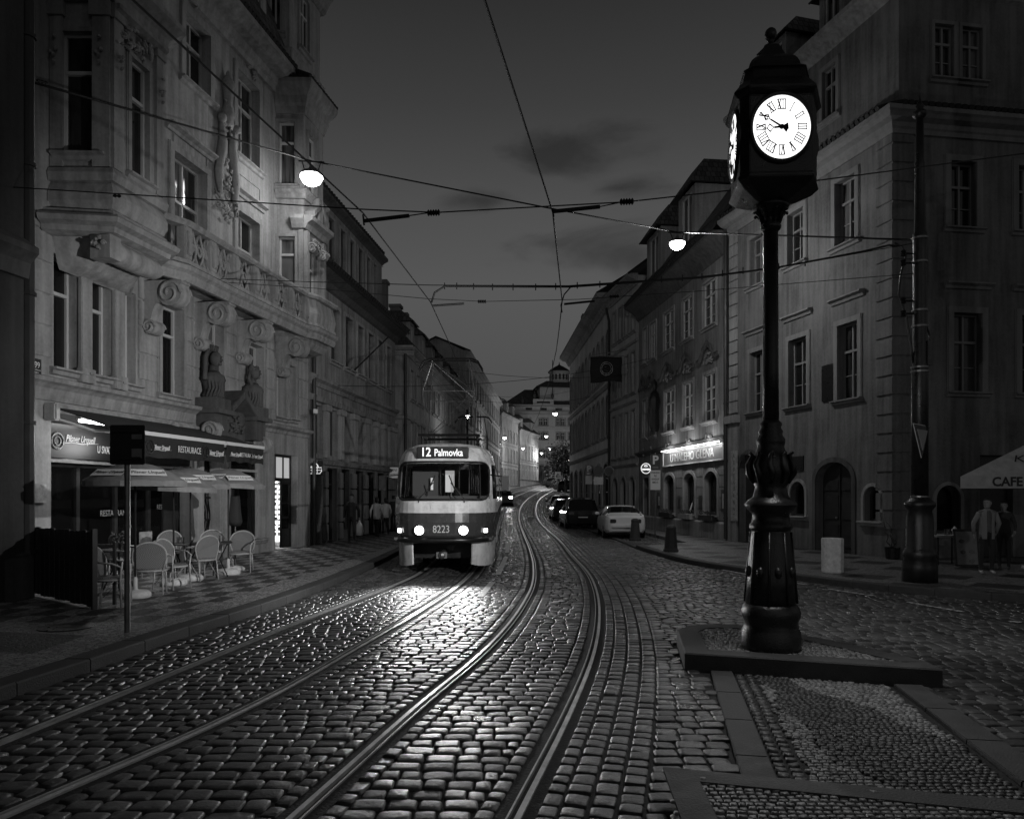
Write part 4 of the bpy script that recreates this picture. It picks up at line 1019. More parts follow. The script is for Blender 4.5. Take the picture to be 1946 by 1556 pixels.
# ---- ground floor shop front: real recess with lit back room
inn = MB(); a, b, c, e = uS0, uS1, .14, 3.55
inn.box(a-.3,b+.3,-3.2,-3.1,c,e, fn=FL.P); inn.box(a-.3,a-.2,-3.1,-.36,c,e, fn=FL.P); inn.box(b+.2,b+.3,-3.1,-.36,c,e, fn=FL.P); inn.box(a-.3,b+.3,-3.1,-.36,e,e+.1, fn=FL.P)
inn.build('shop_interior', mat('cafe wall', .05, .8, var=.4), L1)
M_fas = mat('black fascia', .012, .3)
mb = MB(); mb.box(a,b,-.30,-.06,2.62,3.3, fn=FL.P); mb.box(a,b,-.30,.0,2.52,2.58, fn=FL.P, mi=1); mb.build('fascia', [M_fas, M_metal], L1)
M_white = mat('sign white', .75, .5, emit=.06)
# ---- second house: long eaves, big roof dormers, pillared shop floor
F2 = Fac(-7.05,26.2,-5.82,37.5,-1)
L2 = thing('town_house', 'grey town house with deep eaves, roof dormers and dark shop windows between stone piers', 'building', (*F2.o,0))
hs = []; WW = []
for px0, px1, pt, pb in ((627,644,570,661),(655,669,594,680),(679,690,612,697),(699,710,634,711),(718,727,650,722),(734,741,664,730)):
    r = F2.rect(px0,px1,pt,pb); r = (r[0],r[1],6.95,9.0); WW.append(r)
for r in WW: hs.append(r)
up = [F2.u(p_) for p_ in (600,628,655,680,700,717,731,743)]
lows = []
for i, (a, b) in enumerate(((594,612),(622,640),(650,664),(676,688),(698,708),(715,723),(729,736))):
    ua, ub = F2.u(a), F2.u(b); lows.append((ua, ub, 3.35, 5.1)); hs.append((ua, ub, 3.35, 5.1))
doors = []
for i, (a, b, z0, z1) in enumerate(((590,611,.12,2.9),(622,640,.12,2.9),(650,664,.5,2.9),(676,690,.12,2.9),(698,712,.12,2.9),(718,730,.12,2.9),(735,744,.5,2.9))):
    ua, ub = F2.u(a), F2.u(b); doors.append((ua, ub, z0, z1)); hs.append((ua, ub, z0, z1))
wall('wall', M_wallB, L2, F2, 0, F2.L, 0, 9.9, hs, d=.3); body(L2, F2, 0, F2.L, 0, 9.9, 9, M_wallB)
for r in WW: win(L2, F2, r, fm=M_framed, surround=.13, mull=1, trans=(.68,), sill=True)
for r in lows: win(L2, F2, r, fm=M_framed, surround=0, mull=1, trans=(), sill=False)
for i, r in enumerate(doors):
    if r[2] < .2: 
        o = win(L2, F2, r, fm=M_framed, surround=0, mull=1, trans=(.78,), sill=False, name='shop_door', pm=M_shop)
    else: win(L2, F2, r, fm=M_framed, surround=0, mull=1, trans=(.78,), sill=False, name='shop_window', pm=M_shop)
mb = MB(); mb.box(0,F2.L,-2.2,-2.1,.1,3, fn=F2.P); mb.box(0,F2.L,-2.1,-.35,3.0,3.1, fn=F2.P)
for u_ in [d[1]+.06 for d in doors]: mb.box(u_,u_+.05,-2.1,-.35,.1,3.0, fn=F2.P); mb.build('shop_interior', mat('lit shop wall', .35, .8), L2)
mould('string_course', L2, F2, [(0,0),(F2.L,0)], [(0,5.75),(.05,5.75),(.08,5.9),(.2,5.98),(.22,6.1),(0,6.18)], M_wallB)
mould('string_course', L2, F2, [(0,0),(F2.L,0)], [(0,5.2),(.12,5.22),(.16,5.4),(0,5.45)], M_wallB)
mould('string_course', L2, F2, [(0,0),(F2.L,0)], [(0,2.98),(.1,3.0),(.16,3.12),(0,3.2)], M_wallB)
for i in range(len(lows)):
    a = lows[i][1]; b = lows[i+1][0] if i < len(lows)-1 else F2.L-.1
    mb = MB(); mb.box(a+.08,b-.08,0,.14,3.25,4.95, fn=F2.P); mb.box(a+.0,b-.0,0,.2,4.95,5.18, fn=F2.P)
    for z in (.2,.85,1.5,2.15): mb.box(a+.1,b-.1,0,.1,z,z+.6, fn=F2.P)
    mb.build('pier', M_wallC, L2, bevel=.015)
mould('cornice', L2, F2, [(0,0),(F2.L,0)], [(0,9.45),(.1,9.5),(.2,9.7),(.6,9.85),(.62,9.95),(-.3,10.0)], M_trimd)
roofq('roof', L2, [(F2.P(-.1,.75,9.95),F2.P(F2.L+.1,.75,9.95),F2.P(F2.L+.1,-.5,10.9),F2.P(-.1,-.5,10.9)), (F2.P(-.1,-1.2,13.8),F2.P(F2.L+.1,-1.2,13.8),F2.P(F2.L+.1,-6,15),F2.P(-.1,-6,15))])
mb = MB(); 
for k in range(42): u_ = k*.27; mb.tube([F2.P(u_, .78, 9.97), F2.P(u_, .1, 10.45)], .1, 6)
mb.build('roof_tiles', M_tile, L2)
# the storey set in the roof: one long dormer wall with windows and piers
rr = []
for a, b in ((623,634),(646,655),(664,673),(680,688),(696,703),(709,714)):
    ua, ub = F2.u(a,-.6), F2.u(b,-.6); rr.append((ua,ub,11.1,12.9))
rr = [r for r in rr if r[1] < F2.L-.2]
wall('roof_storey', M_wallB, L2, F2, .1, F2.L-.3, 10.3, 13.45, rr, v=-.6, d=.2)
for r in rr: win(L2, F2, r, v=-.6, d=.18, fm=M_framed, surround=.1, mull=0, trans=(), sill=True)
mould('cornice', L2, F2, [(-.1,-.6),(F2.L-.2,-.6)], [(-.3,13.25),(0,13.25),(.1,13.35),(.3,13.45),(.3,13.58),(-.3,13.65)], M_trimd)
mb = MB(); mb.box(.1,F2.L-.3,-6,-.95,10,13.4, fn=F2.P); mb.build('side_wall', M_wallB, L2)
mb = MB(); 
for k in range(38): u_ = k*.28; mb.tube([F2.P(u_, -.28, 13.6), F2.P(u_, -1.2, 13.85)], .1, 6)
mb.build('roof_tiles', M_tile, L2)
pipe(L2, [F2.P(.12,.12,9.6),F2.P(.12,.12,.15)], .07)
mb = MB()   # roof aerial
p_ = at(722,545,37.5); mb.bar(p_, (p_[0],p_[1],p_[2]+1.35), .02); 
for k, (dz, w_) in enumerate(((1.3,.4),(1.15,.5),(.95,.35))): mb.bar((p_[0]-w_/2,p_[1],p_[2]+dz),(p_[0]+w_/2,p_[1],p_[2]+dz+.05), .012)
mb.build('aerial', M_black, L2)
# ---- third house: plain long front, hipped roof with dormers
F3 = Fac(-5.34,38,-3.86,62.7,-1)
L3 = thing('town_house', 'long plain town house with a hipped tile roof, small dormers and a blank end wall', 'building', (*F3.o,0))
hs = []; ws = []
n3_ = 13
for k in range(n3_):
    u_ = 1.4+k*(F3.L-2)/n3_
    g = gz(F3.P(u_,0,0)[1])
    for z0, z1 in ((3.9,5.7),(6.9,8.4)):
        r = (u_-.42,u_+.42,z0,z1); hs.append(r); ws.append(r)
    r = (u_-.6,u_+.6,g+.5,g+2.7); hs.append(r); ws.append(r)
wall('wall', M_wallC, L3, F3, 0, F3.L, 0, 9.4, hs, d=.2); 
for r in ws: win(L3, F3, r, d=.18, fm=M_framew if r[2] > 3.5 else M_framed, surround=.12, mull=1, trans=(.66,), sill=r[2] > 3.5, lod=1)
mb = MB(); mb.prism([F3.P(.01,0,0)[:2],(-6.4,38.02),(-13,38.5),(-13,62),F3.P(F3.L,-.3,0)[:2],F3.P(.01,-.3,0)[:2]], 0, 9.38); mb.build('side_wall', M_wallC, L3)
FE = Fac(-6.6,38,-5.34,38,-1)
for z in (5.75,): mould('string_course', L3, F3, [(-.0,0),(F3.L,0)], [(0,z),(.08,z),(.12,z+.15),(0,z+.2)]); mould('string_course', L3, FE, [(0,0),(FE.L+.1,0)], [(0,z),(.08,z),(.12,z+.15),(0,z+.2)])
mould('cornice', L3, F3, [(-.1,0),(F3.L,0)], prof_cornice(8.95,.45,.45)); mould('cornice', L3, FE, [(0,0),(FE.L+.4,0)], prof_cornice(8.95,.45,.4))
P3 = F3.P
hip = P3(3.2,-3.6,13.8)
roofq('roof', L3, [(P3(-.3,.45,9.4),P3(F3.L,.45,9.4),P3(F3.L,-3.6,13.8),hip), (P3(-.3,.45,9.4),(-9.5,37.6,9.4),(-8.2,40,13.8),hip)])
for k in range(6): dormer(L3, F3, 3.4+k*3.5, 1.15, 9.9, 1.45, -.35, 1.6, M_wallC, roofh=.6)
mb = MB()
for a, b, w_ in ((9,3.4,.5),(15,3.8,.6),(17.5,3.8,.4)): mb.box(a,a+w_*1.3,-b-.4,-b+.3,12,15.2, fn=P3); mb.box(a-.08,a+w_*1.3+.08,-b-.48,-b+.38,15.2,15.4, fn=P3)
mb.build('chimney', M_wallD, L3)
pipe(L3, [(-5.36,37.9,9),(-5.36,37.9,.2)], .07)
# ---- farther left fronts
def simple(name, label, fac, zb, ze, floors, n, wm, roof, depth=8, dorm=0, w=.8, wallm=M_wallC, arch=False, side=True, rh=4, lod=1, sur=.12, out=.4, pitch=3.6, fh=None):
    b = thing(name, label, 'building', (*fac.o,0)); hs = []
    for z0, z1, wd in floors:
        for k in range(n):
            u_ = (k+.5)*fac.L/n; hs.append((u_-wd/2,u_+wd/2,z0,z1,arch) if arch else (u_-wd/2,u_+wd/2,z0,z1))
    wall('wall', wallm, b, fac, 0, fac.L, zb, ze, hs, d=.2)
    body(b, fac, 0, fac.L, zb, ze, depth, wallm, v=-.45)
    for r in hs: win(b, fac, r, d=.18, fm=wm, surround=sur, mull=1, trans=(.66,), sill=True, lod=1, arch=arch)
    for i in range(len(floors)-1):
        z = (floors[i][1]+floors[i+1][0])/2; mould('string_course', b, fac, [(0,0),(fac.L,0)], [(0,z),(.08,z),(.1,z+.12),(0,z+.16)])
    mould('cornice', b, fac, [(-.05,0),(fac.L+.05,0)], prof_cornice(ze-.5,.55,out))
    P = fac.P; roofq('roof', b, [(P(-.1,out,ze),P(fac.L+.1,out,ze),P(fac.L+.1,-pitch,ze+rh),P(-.1,-pitch,ze+rh)),(P(-.1,-2*pitch,ze),P(fac.L+.1,-2*pitch,ze),P(fac.L+.1,-pitch,ze+rh),P(-.1,-pitch,ze+rh))])
    if side:
        mb = MB()
        for u_ in (.02, fac.L-.02): mb.add([P(u_,0,ze-.1),P(u_,-2*pitch,ze-.1),P(u_,-pitch,ze+rh-.05)], [(0,1,2)])
        mb.build('gable', wallm, b)
    for k in range(dorm): dormer(b, fac, (k+.5)*fac.L/dorm, 1.2, ze+.4, 1.5, -.3, 1.8, wallm, roofh=.6)
    return b
F4 = Fac(-3.86,62.75,-1.6,100,-1)
L4 = simple('town_house', 'tall pale house front rising above the rear of the tram on the left side', F4, 0, 14.0, [(1.6,3.9,1.3),(5.0,7.0,.9),(8.1,10.0,.9),(11,12.7,.9)], 14, M_framew, None, rh=1.2, pitch=2.5, wallm=M_wallC)
F5 = Fac(-1.6,100.05,.94,112,-1)
L5 = simple('town_house', 'lower pale house with dormers just beyond the tall front, left of the far junction', F5, 2, 13.0, [(3.4,5.6,1.1),(6.6,8.4,.8),(9.4,11,.8)], 6, M_framew, None, rh=3.5, dorm=3, wallm=M_wallC)
F6 = Fac(.96,112.05,4.4,124.5,-1)
L6 = simple('town_house', 'small lamplit corner house with a gabled dormer below the domed building', F6, 2, 11.8, [(4.4,6.6,1.1),(7.4,9.6,.8)], 7, M_framew, None, rh=3.2, wallm=M_wallA, dorm=2)
for b_, fc, zz in ((L3,F3,9),(L4,F4,13.8),(L5,F5,12.6)): pipe(b_, [fc.P(fc.L-.1,.15,zz),fc.P(fc.L-.1,.15,1.5)], .08)
M_pal = stucco('pale palace plaster', .5, .2)
# ---- palace closing the street, with a lantern tower
FEn = Fac(-1.5,135,16,137,-1)
EB = thing('palace', 'wide lamplit palace with a round lantern tower closing the end of the street', 'building', (*FEn.o,0))
ze = 18.2; hs = []
for px in (996, 1005, 1028, 1037, 1061, 1070, 1084, 1093, 1106):
    u_ = FEn.u(px)
    if u_ < .6 or u_ > FEn.L-.6: continue
    for z0, z1 in ((8.7,10.2),(12.0,13.3),(14.6,15.8)): hs.append((u_-.33,u_+.33,z0,z1))
hs.append((FEn.u(1032)-1.1, FEn.u(1032)+1.1, 4.2, 7.4))
wall('wall', M_pal, EB, FEn, 0, FEn.L, 3, ze-1.2, hs, d=.3)
body(EB, FEn, 0, FEn.L, 3, ze-1.2, 8, M_pal)
for i, r in enumerate(hs):
    if i == len(hs)-1: win(EB, FEn, r, fm=M_framed, surround=.3, mull=1, trans=(.7,), sill=False, lod=1, name='door')
    else: win(EB, FEn, r, fm=M_framew, surround=.2, mull=1, trans=(.66,), lod=1)
for z, o_ in ((7.8,.3),(13.85,.3),(16.5,.8)): mould('string_course', EB, FEn, [(-.1,0),(FEn.L,0)], [(0,z),(o_*.4,z),(o_,z+.3),(o_,z+.45),(0,z+.5)], M_pal)
mb = MB(); mb.box(0,FEn.L,-.4,-.1,16.9,ze-.1, fn=FEn.P); mb.build('attic_wall', M_pal, EB)
for px in (1005, 1033, 1062):
    u_ = FEn.u(px); mb = MB(); mb.box(u_-.6,u_+.6,-.12,-.02,17.3,17.7, fn=FEn.P); mb.build('attic_window', M_pane, EB)
for i in (2,6):
    r = hs[i*3]; mb = MB(); um = r[1]+.1
    mb.extr([(um-1.4,10.6),(um+1.4,10.6),(um,11.4)], lambda a,z: FEn.P(a,0,z), lambda a,z: FEn.P(a,.3,z)); mb.build('pediment', M_pal, EB)
mould('cornice', EB, FEn, [(-.1,-.1),(FEn.L,-.1)], [(0,ze-.3),(.4,ze-.1),(.4,ze+.05),(0,ze+.1)], M_pal)
P = FEn.P
roofq('roof', EB, [(P(-.3,.3,ze),P(FEn.L+.3,.3,ze),P(FEn.L-3,-6,ze+3.6),P(4.6,-6,ze+3.6)),(P(-.3,.3,ze),P(-.3,-12,ze),P(4.6,-6.2,ze+3.6),P(4.6,-6,ze+3.6))], thick=.2)
ut = FEn.u(1072)
mb = MB(); mb.box(ut-4.2,ut+4,-7,-1.4,ze+1,ze+3.7, fn=P); mb.build('attic_wall', M_pal, EB)
mb = MB(); mb.box(FEn.u(1013),FEn.u(1052),-.35,.1,ze-.2,ze+1.1, fn=P); mb.build('parapet', M_pal, EB)
mb = MB(); mb.box(FEn.u(1020),FEn.u(1045),.08,.16,ze+.35,ze+.65, fn=P); mb.build('parapet_panel', M_dark, EB)
c_ = P(ut,-5,0)
roofq('roof', EB, [(P(ut-4.9,-.9,ze+3.6),P(ut+4.5,-.9,ze+3.6),P(ut+2,-4,ze+5.0),P(ut-2.6,-4,ze+5.0)),(P(ut-4.9,-.9,ze+3.6),P(ut-4.9,-8,ze+3.6),P(ut-2.6,-5,ze+5.0),P(ut-2.6,-4,ze+5.0))], thick=.2)
mb = MB(); mb.lathe([(2.0,4.7),(2.05,4.9),(1.8,5.0),(1.8,6.5),(2.05,6.65),(2.15,6.8),(2.0,6.9)], 16, (c_[0],c_[1],ze)); tw = mb.build('tower', M_pal, EB, smooth=True)
for k in range(16):
    a = 2*pi*k/16; mb = MB(); mb.cbox((c_[0]+1.8*cos(a),c_[1]+1.8*sin(a),ze+5.75), (.12,.34,1.0), a); mb.build('tower_window', M_pane, tw)
mb = MB(); mb.lathe([(2.15,6.85),(1.7,7.3),(.9,7.8),(.3,8.1),(.1,8.3),(.05,8.7)], 16, (c_[0],c_[1],ze)); mb.build('tower_roof', M_tile, tw, smooth=True)
mb = MB()
for px in (993, 1016, 1050): 
    q = P(FEn.u(px),-.1,ze); mb = MB(); mb.lathe([(.22,0),(.13,.25),(.3,.6),(.25,.9),(.1,1.1),(.03,1.6)], 8, (q[0],q[1],ze+(0 if px < 1000 else 1.0))); mb.build('finial', M_trimd, EB)
q = at(1050,690,134); mb = MB(); mb.bar((q[0],q[1],ze+2),(q[0],q[1],ze+7.8),.07); mb.build('aerial', M_black, EB)
# backdrop houses so that no gap opens between fronts from other viewpoints
FB = Fac(4.4,124.6,-1.5,134.9,-1)
# ================================================================ RIGHT SIDE
M_frameR = mat('dull window frame', .2, .5); M_wallR2 = stucco('pub plaster', .24, .55); M_wallR = stucco('brown plaster', .17, .55); M_trimR = stucco('dulled stone trim', .22, .3)
FR = Fac(10.53,20.8,8.39,29.1,1); FF = Fac(10.53,20.8,26.5,23.2,-1)
R1 = thing('corner_house', 'large dark corner house with quoined corner, tall sash windows and an arched wooden door', 'building', (*FR.o,0))
ZR = 12.4
hs = []; ws = []
for px0, px1, pt, pb in ((1593,1631,614,758),(1500,1534,643,771),(1426,1451,668,782)):
    r = FR.rect(px0,px1,pt,pb); ws.append((r, dict(trans=(.64,), bars=1, head=.5, surround=.16))); hs.append(r)
zz0, zz1 = ws[0][0][2:4]
for px0, px1, pt, pb in ((1588,1626,339,463),(1498,1528,401,501),(1426,1451,450,542)):
    r = FR.rect(px0,px1,pt,pb); ws.append((r, dict(trans=(.66,), bars=1, surround=.16))); hs.append(r)
uD0, uD1 = FR.u(1620), FR.u(1551); dr = (uD0,uD1,.12,FR.z(1585,878),.5); dr = (min(uD0,uD1),max(uD0,uD1),.12,FR.z(1585,878),.55)
nA = FR.rect(1643,1675,924,990); nB = FR.rect(1503,1531,915,980); dB = FR.rect(1406,1445,862,1030); dB = (dB[0],dB[1],.12,dB[3])
hs += [dr, (*nA,True), (*nB,True), (*dB,.7)]
wall('wall', M_wallR, R1, FR, 0, FR.L, 0, ZR, hs, d=.32)
for r, k in ws: win(R1, FR, r, sm=M_trimR, fm=M_frameR, **k)
win(R1, FR, nA, arch=True, fm=M_framed, mull=0, trans=(), surround=.1, pm=M_shop, name='display_window'); win(R1, FR, nB, arch=True, fm=M_framed, mull=0, trans=(), surround=.1, pm=M_shop, name='display_window')
hs2 = []; ws2 = []
for px0, px1, pt, pb in ((1806,1855,306,434),(1811,1865,594,745),(1934,1975,310,436),(1940,1985,596,746)):
    r = FF.rect(px0,px1,pt,pb,ref=px0 if px0 < 1900 else 1900); 
    r = (r[0],r[1],*((7.8,10.0) if pt < 400 else (4.65,6.95)))
    z0 = FF.z(1850, 434 if pt < 400 else 745); z1 = FF.z(1810, 306 if pt < 400 else 594); r = (r[0],r[1],z0,z1)
    ws2.append((r, dict(trans=(.64,), bars=1, head=.5 if pt > 400 else 0, surround=.17))); hs2.append(r)
nC = FF.rect(1778,1824,922,1012,ref=1800); hs2.append((*nC,True)); hs2.append((FF.u(1862),FF.u(1925),.12,3.0))
hs2 += [(FF.u(2100),FF.u(2160),z0_,z1_) for z0_, z1_ in ((4.65,6.95),(7.8,10))]
wall('wall', M_wallR, R1, FF, 0, FF.L, 0, ZR, hs2, d=.32)
for r, k in ws2: win(R1, FF, r, sm=M_trimR, fm=M_frameR, **k)
for h in hs2[-2:]: win(R1, FF, h, trans=(.64,), surround=.17)
win(R1, FF, nC, arch=True, fm=M_framed, mull=0, trans=(), surround=.1, pm=M_shop, name='display_window')
mb = MB(); mb.box(FF.u(1862),FF.u(1925),-.3,-.2,.12,3.0, fn=FF.P); mb.build('door', M_wood, R1)
mb = MB(); c0 = FR.o
mb.prism([FR.P(.02,-.5,0)[:2],FR.P(FR.L-.02,-.5,0)[:2],(17,31),(28,26),FF.P(FF.L,-.5,0)[:2],(11.2,21.8)], 0, ZR-.05); mb.build('side_wall', M_dark, R1)
# arched door leaves
def arch_door(par, fac, r, rise, m, d=.3, name='door'):
    a, b, c, e = r[:4]; um = (a+b)/2; w = (b-a)/2; mb = MB()
    poly = [(a+.01,c),(b-.01,c)]+[(um+(w-.01)*cos(pi*i/14), e-rise+(rise-.01)*sin(pi*i/14)) for i in range(15)]
    mb.extr(poly, lambda x,z: fac.P(x,-d-.03,z), lambda x,z: fac.P(x,-d+.05,z))
    for s in (-1,1):
        for z0, z1 in ((c+.15,c+.85),(c+1.0,c+1.75),(c+1.9,e-rise)):
            mb.box(um+s*.08 if s > 0 else um-w+.12, um+w-.12 if s > 0 else um-.08, -d+.05,-d+.08,z0,z1, fn=fac.P)
    mb.box(um-.03,um+.03,-d+.05,-d+.10,c,e-.15, fn=fac.P)
    o = mb.build(name, m, par)
    m2 = MB(); m2.ball(fac.P(um+.1,-d+.12,c+1.05), .04, 6); m2.build('handle', M_metal, o)
    m3 = MB(); n = 12; s_ = .16; zt = e-rise
    for q0,q1 in ((a-s_,a),(b,b+s_)): m3.box(q0,q1,0,.045,c,zt, fn=fac.P)
    for i in range(n):
        t0, t1 = pi*i/n, pi*(i+1)/n
        q = [(um-w*cos(t0),zt+rise*sin(t0)),(um-w*cos(t1),zt+rise*sin(t1)),(um-(w+s_)*cos(t1),zt+(rise+s_)*sin(t1)),(um-(w+s_)*cos(t0),zt+(rise+s_)*sin(t0))]
        m3.extr(q, lambda x,z: fac.P(x,0,z), lambda x,z: fac.P(x,.045,z))
    m3.build('surround', M_trimd, o); return o
arch_door(R1, FR, dr, .55, M_wood); arch_door(R1, FR, dB, .7, M_wood)
# quoins wrapping the corner
mb = MB(); z = .9; k = 0
while z < ZR-.65:
    w1, w2 = (.62,.62)
    mb.prism([FR.P(w1,0,0)[:2],FR.P(w1,.045,0)[:2],FR.P(-.02,.06,0)[:2],FF.P(-.02,.06,0)[:2],FF.P(w2,.045,0)[:2],FF.P(w2,0,0)[:2]] if False else [FR.P(w1,.0,0)[:2],FR.P(w1,.05,0)[:2],FR.P(-.03,.05,0)[:2],FF.P(w2,.05,0)[:2],FF.P(w2,0,0)[:2],FR.P(0,0,0)[:2]], z+.02, z+.50)
    z += .535; k += 1
mb.build('quoins', M_wallC, R1, bevel=.012)
# cornice running round both fronts
def corner_sweep(name, prof, m=M_trimR, w=R1):
    a = FR.P(FR.L,0,0)[:2]; b = FR.o; c = FF.P(FF.L,0,0)[:2]
    mb = MB(); mb.sweep([c, b, a], prof, lambda x,y,z: (x,y,z)); return mb.build(name, m, w)
corner_sweep('cornice', [(q, z) for q, z in prof_cornice(ZR-.55,.6,.5)])
mb = MB()
for fc in (FR, FF):
    u_ = 0
    while u_ < fc.L: mb.tube([fc.P(u_,.52,ZR+.06), fc.P(u_,-.1,ZR+.3)], .085, 6); u_ += .2
mb.build('roof_tiles', M_tile, R1)
# set back attic storey
def off2(d): 
    return FR.P(FR.L,-d,0)[:2], (10.53+d*1.1, 20.8+d*.85), FF.P(FF.L,-d,0)[:2]
a_, b_, c_ = off2(.25)
FAr = Fac(*b_, *a_, 1); FAf = Fac(*b_, *c_, -1)
ra = FAr.rect(1564,1590,128,226); ra2 = FAr.rect(1513,1531,170,250)
wall('attic_wall', M_wallR, R1, FAr, 0, FAr.L, ZR+.1, 16.2, [ra, ra2], d=.2)
for r in (ra, ra2): win(R1, FAr, r, d=.18, surround=.14, fm=M_frameR, sm=M_trimR)
f1_ = FAf.rect(1775,1811,48,150,ref=1793); f2_ = FAf.rect(1827,1865,52,154,ref=1846); f2_ = (f2_[0],f2_[1],f1_[2],f1_[3])
wall('attic_wall', M_wallR, R1, FAf, 0, FAf.L, ZR+.1, 16.2, [f1_, f2_], d=.2)
for r in (f1_, f2_): win(R1, FAf, r, d=.18, surround=.1, trans=(.66,), bars=1, fm=M_frameR, sm=M_trimR)
mb = MB(); mb.sweep([c_, b_, a_], [(0,15.9),(.1,15.95),(.2,16.1),(.5,16.25),(.5,16.4),(-.2,16.5)], lambda x,y,z: (x,y,z)); mb.build('cornice', M_trim, R1)
p0 = Vector((*b_,16.4)); 
roofq('roof', R1, [((a_[0]-.4,a_[1],16.4),(b_[0]-.4,b_[1]-.4,16.4),(b_[0]+3,b_[1]+4,20.5),(a_[0]+3.5,a_[1]+2,20.5)), ((b_[0]-.4,b_[1]-.4,16.4),(c_[0],c_[1]-.4,16.4),(c_[0],c_[1]+5,20.5),(b_[0]+3,b_[1]+4,20.5))])
# stepped end gable above the pub roof
mb = MB(); G = FR.P
mb.extr([(-.3,12.4),(-4.5,12.4),(-4.5,20),(-2.6,20),(-2.3,18.6),(-1.6,17.6),(-1.0,17.2),(-.9,16.2),(-.3,16.0)], lambda v,z: G(FR.L-.02,v,z), lambda v,z: G(FR.L-.35,v,z)); mb.build('gable', M_wallB, R1)
# dormers of that roof seen over the eave
for uu in (3.2, 6.2): dormer(R1, FAr, uu, 1.2, 16.5, 1.7, -.3, 2, M_wallB)
mb = MB(); mb.box(FR.u(1575)-.28,FR.u(1575)+.28,.0,.05,FR.z(1560,765),FR.z(1560,697), fn=FR.P); mb.build('wall_plaque', M_black, R1)
mb = MB(); mb.box(FR.u(1528),FR.u(1506),.0,.04,FR.z(1516,895),FR.z(1516,867), fn=FR.P); mb.build('wall_plaque', M_black, R1)
# pilaster with a lettered board at the pub end
mb = MB(); ua, ub = FR.u(1404), FR.u(1387); mb.box(ua,ub,0,.12,.12,4.6, fn=FR.P); mb.box(ua-.1,ub+.05,0,.25,4.6,4.9, fn=FR.P)
z = 5.0
while z < ZR-.8: mb.box(ua+.05,ub-.02,0,.06,z,z+.42, fn=FR.P); z += .46
mb.build('pilaster', M_wallC, R1, bevel=.01)
pipe(R1, [FR.P(FR.L-.06,.18,12.1),FR.P(FR.L-.06,.18,.2)], .075)

# ---- pub house
F_P = Fac(8.36,29.15,6.9,41,1)
R2 = thing('pub_house', 'plaster pub house with a lit signboard, arched ground floor windows and two roof dormers', 'building', (*F_P.o,0))
hs = []; ws = []
for px0, px1, pt, pb in ((1338,1361,708,800),(1299,1318,719,804),(1263,1282,729,809),(1236,1246,742,815),(1222,1230,749,818)):
    r = F_P.rect(px0,px1,pt,pb); ws.append((r, 1)); 
for px0, px1, pt, pb in ((1337,1361,534,620),(1297,1317,555,636),(1262,1281,574,650),(1236,1247,596,665),(1223,1230,610,675)):
    r = F_P.rect(px0,px1,pt,pb); ws.append((r, 0))
zt1 = ws[0][0][2:4]; zt0 = ws[5][0][2:4]
ws = [((r[0],r[1],*(zt1 if k else zt0)), k) for r, k in ws]
hs = [r for r, k in ws]
ga = []
for px0, px1, pt, pb in ((1340,1364,904,993),(1300,1321,903,988),(1263,1282,905,982)):
    r = F_P.rect(px0,px1,pt,pb); ga.append((r[0],r[1],1.05,2.85))
gdoor = F_P.rect(1224,1234,908,1000); gdoor = (gdoor[0],gdoor[1],.12,2.8)
hs += [(*r,.4) for r in ga]+[gdoor]
ZP = 12.0
wall('wall', M_wallR2, R2, F_P, 0, F_P.L, 0, ZP, hs, d=.3); body(R2, F_P, 0, F_P.L, 0, ZP, 9, M_wallB)
for r, k in ws: win(R2, F_P, r, d=.14, fm=M_framew, surround=.1, trans=(.68,), bars=2, fr=.07)
for r in ga: win(R2, F_P, r, arch=.4, fm=M_framed, surround=.14, mull=0, trans=(), pm=M_shop)
o = win(R2, F_P, gdoor, fm=M_framed, surround=.1, mull=0, trans=(.8,), sill=False, name='door', pm=M_shop)
# curly hoods over first floor windows
for i, (r, k) in enumerate(ws):
    if not k: continue
    um = (r[0]+r[1])/2; w = r[1]-r[0]; z = r[3]+.55; mb = MB()
    pts = [F_P.P(um+w*.85*x_, .16, z+h_) for x_, h_ in ((-1,0),(-.7,.02),(-.55,.2),(-.4,.42),(-.2,.5),(0,.66),(.2,.5),(.4,.42),(.55,.2),(.7,.02),(1,0))]
    mb.tube(pts, .07, 6); mb.tube([(p_[0],p_[1],p_[2]+.09) for p_ in pts], .05, 6)
    mb.build('window_hood', M_trimd, R2); mb = MB(); relief(mb, F_P, um, .03, z+.05, w*.9, .5, 10, 60+i); relief(mb, F_P, um, .03, r[2]-.75, w*.8, .4, 9, 80+i); mb.build('stucco_ornament', M_wallB, R2, smooth='all')
for a, b in ((1384,1345),): pass
mould('string_course', R2, F_P, [(0,0),(F_P.L,0)], [(0,3.95),(.05,3.95),(.12,4.05),(.2,4.1),(.2,4.18),(0,4.24)], M_trimd)
mould('cornice', R2, F_P, [(0,0),(F_P.L,0)], [(0,11.3),(.1,11.35),(.2,11.6),(.5,11.8),(.75,11.95),(.75,12.1),(0,12.15)], M_trimd)
P = F_P.P
roofq('roof', R2, [(P(-.1,.8,12.1),P(F_P.L+.2,.8,12.1),P(F_P.L+.2,-2.6,16.6),P(-.1,-2.6,16.6)),(P(-.1,-2.6,16.6),P(F_P.L+.2,-2.6,16.6),P(F_P.L+.2,-6,17.5),P(-.1,-6,17.5))])
mb = MB()
for k in range(60): u_ = k*.2; mb.tube([P(u_,.84,12.1), P(u_,.2,12.85)], .08, 6)
mb.build('roof_tiles', M_tile, R2)
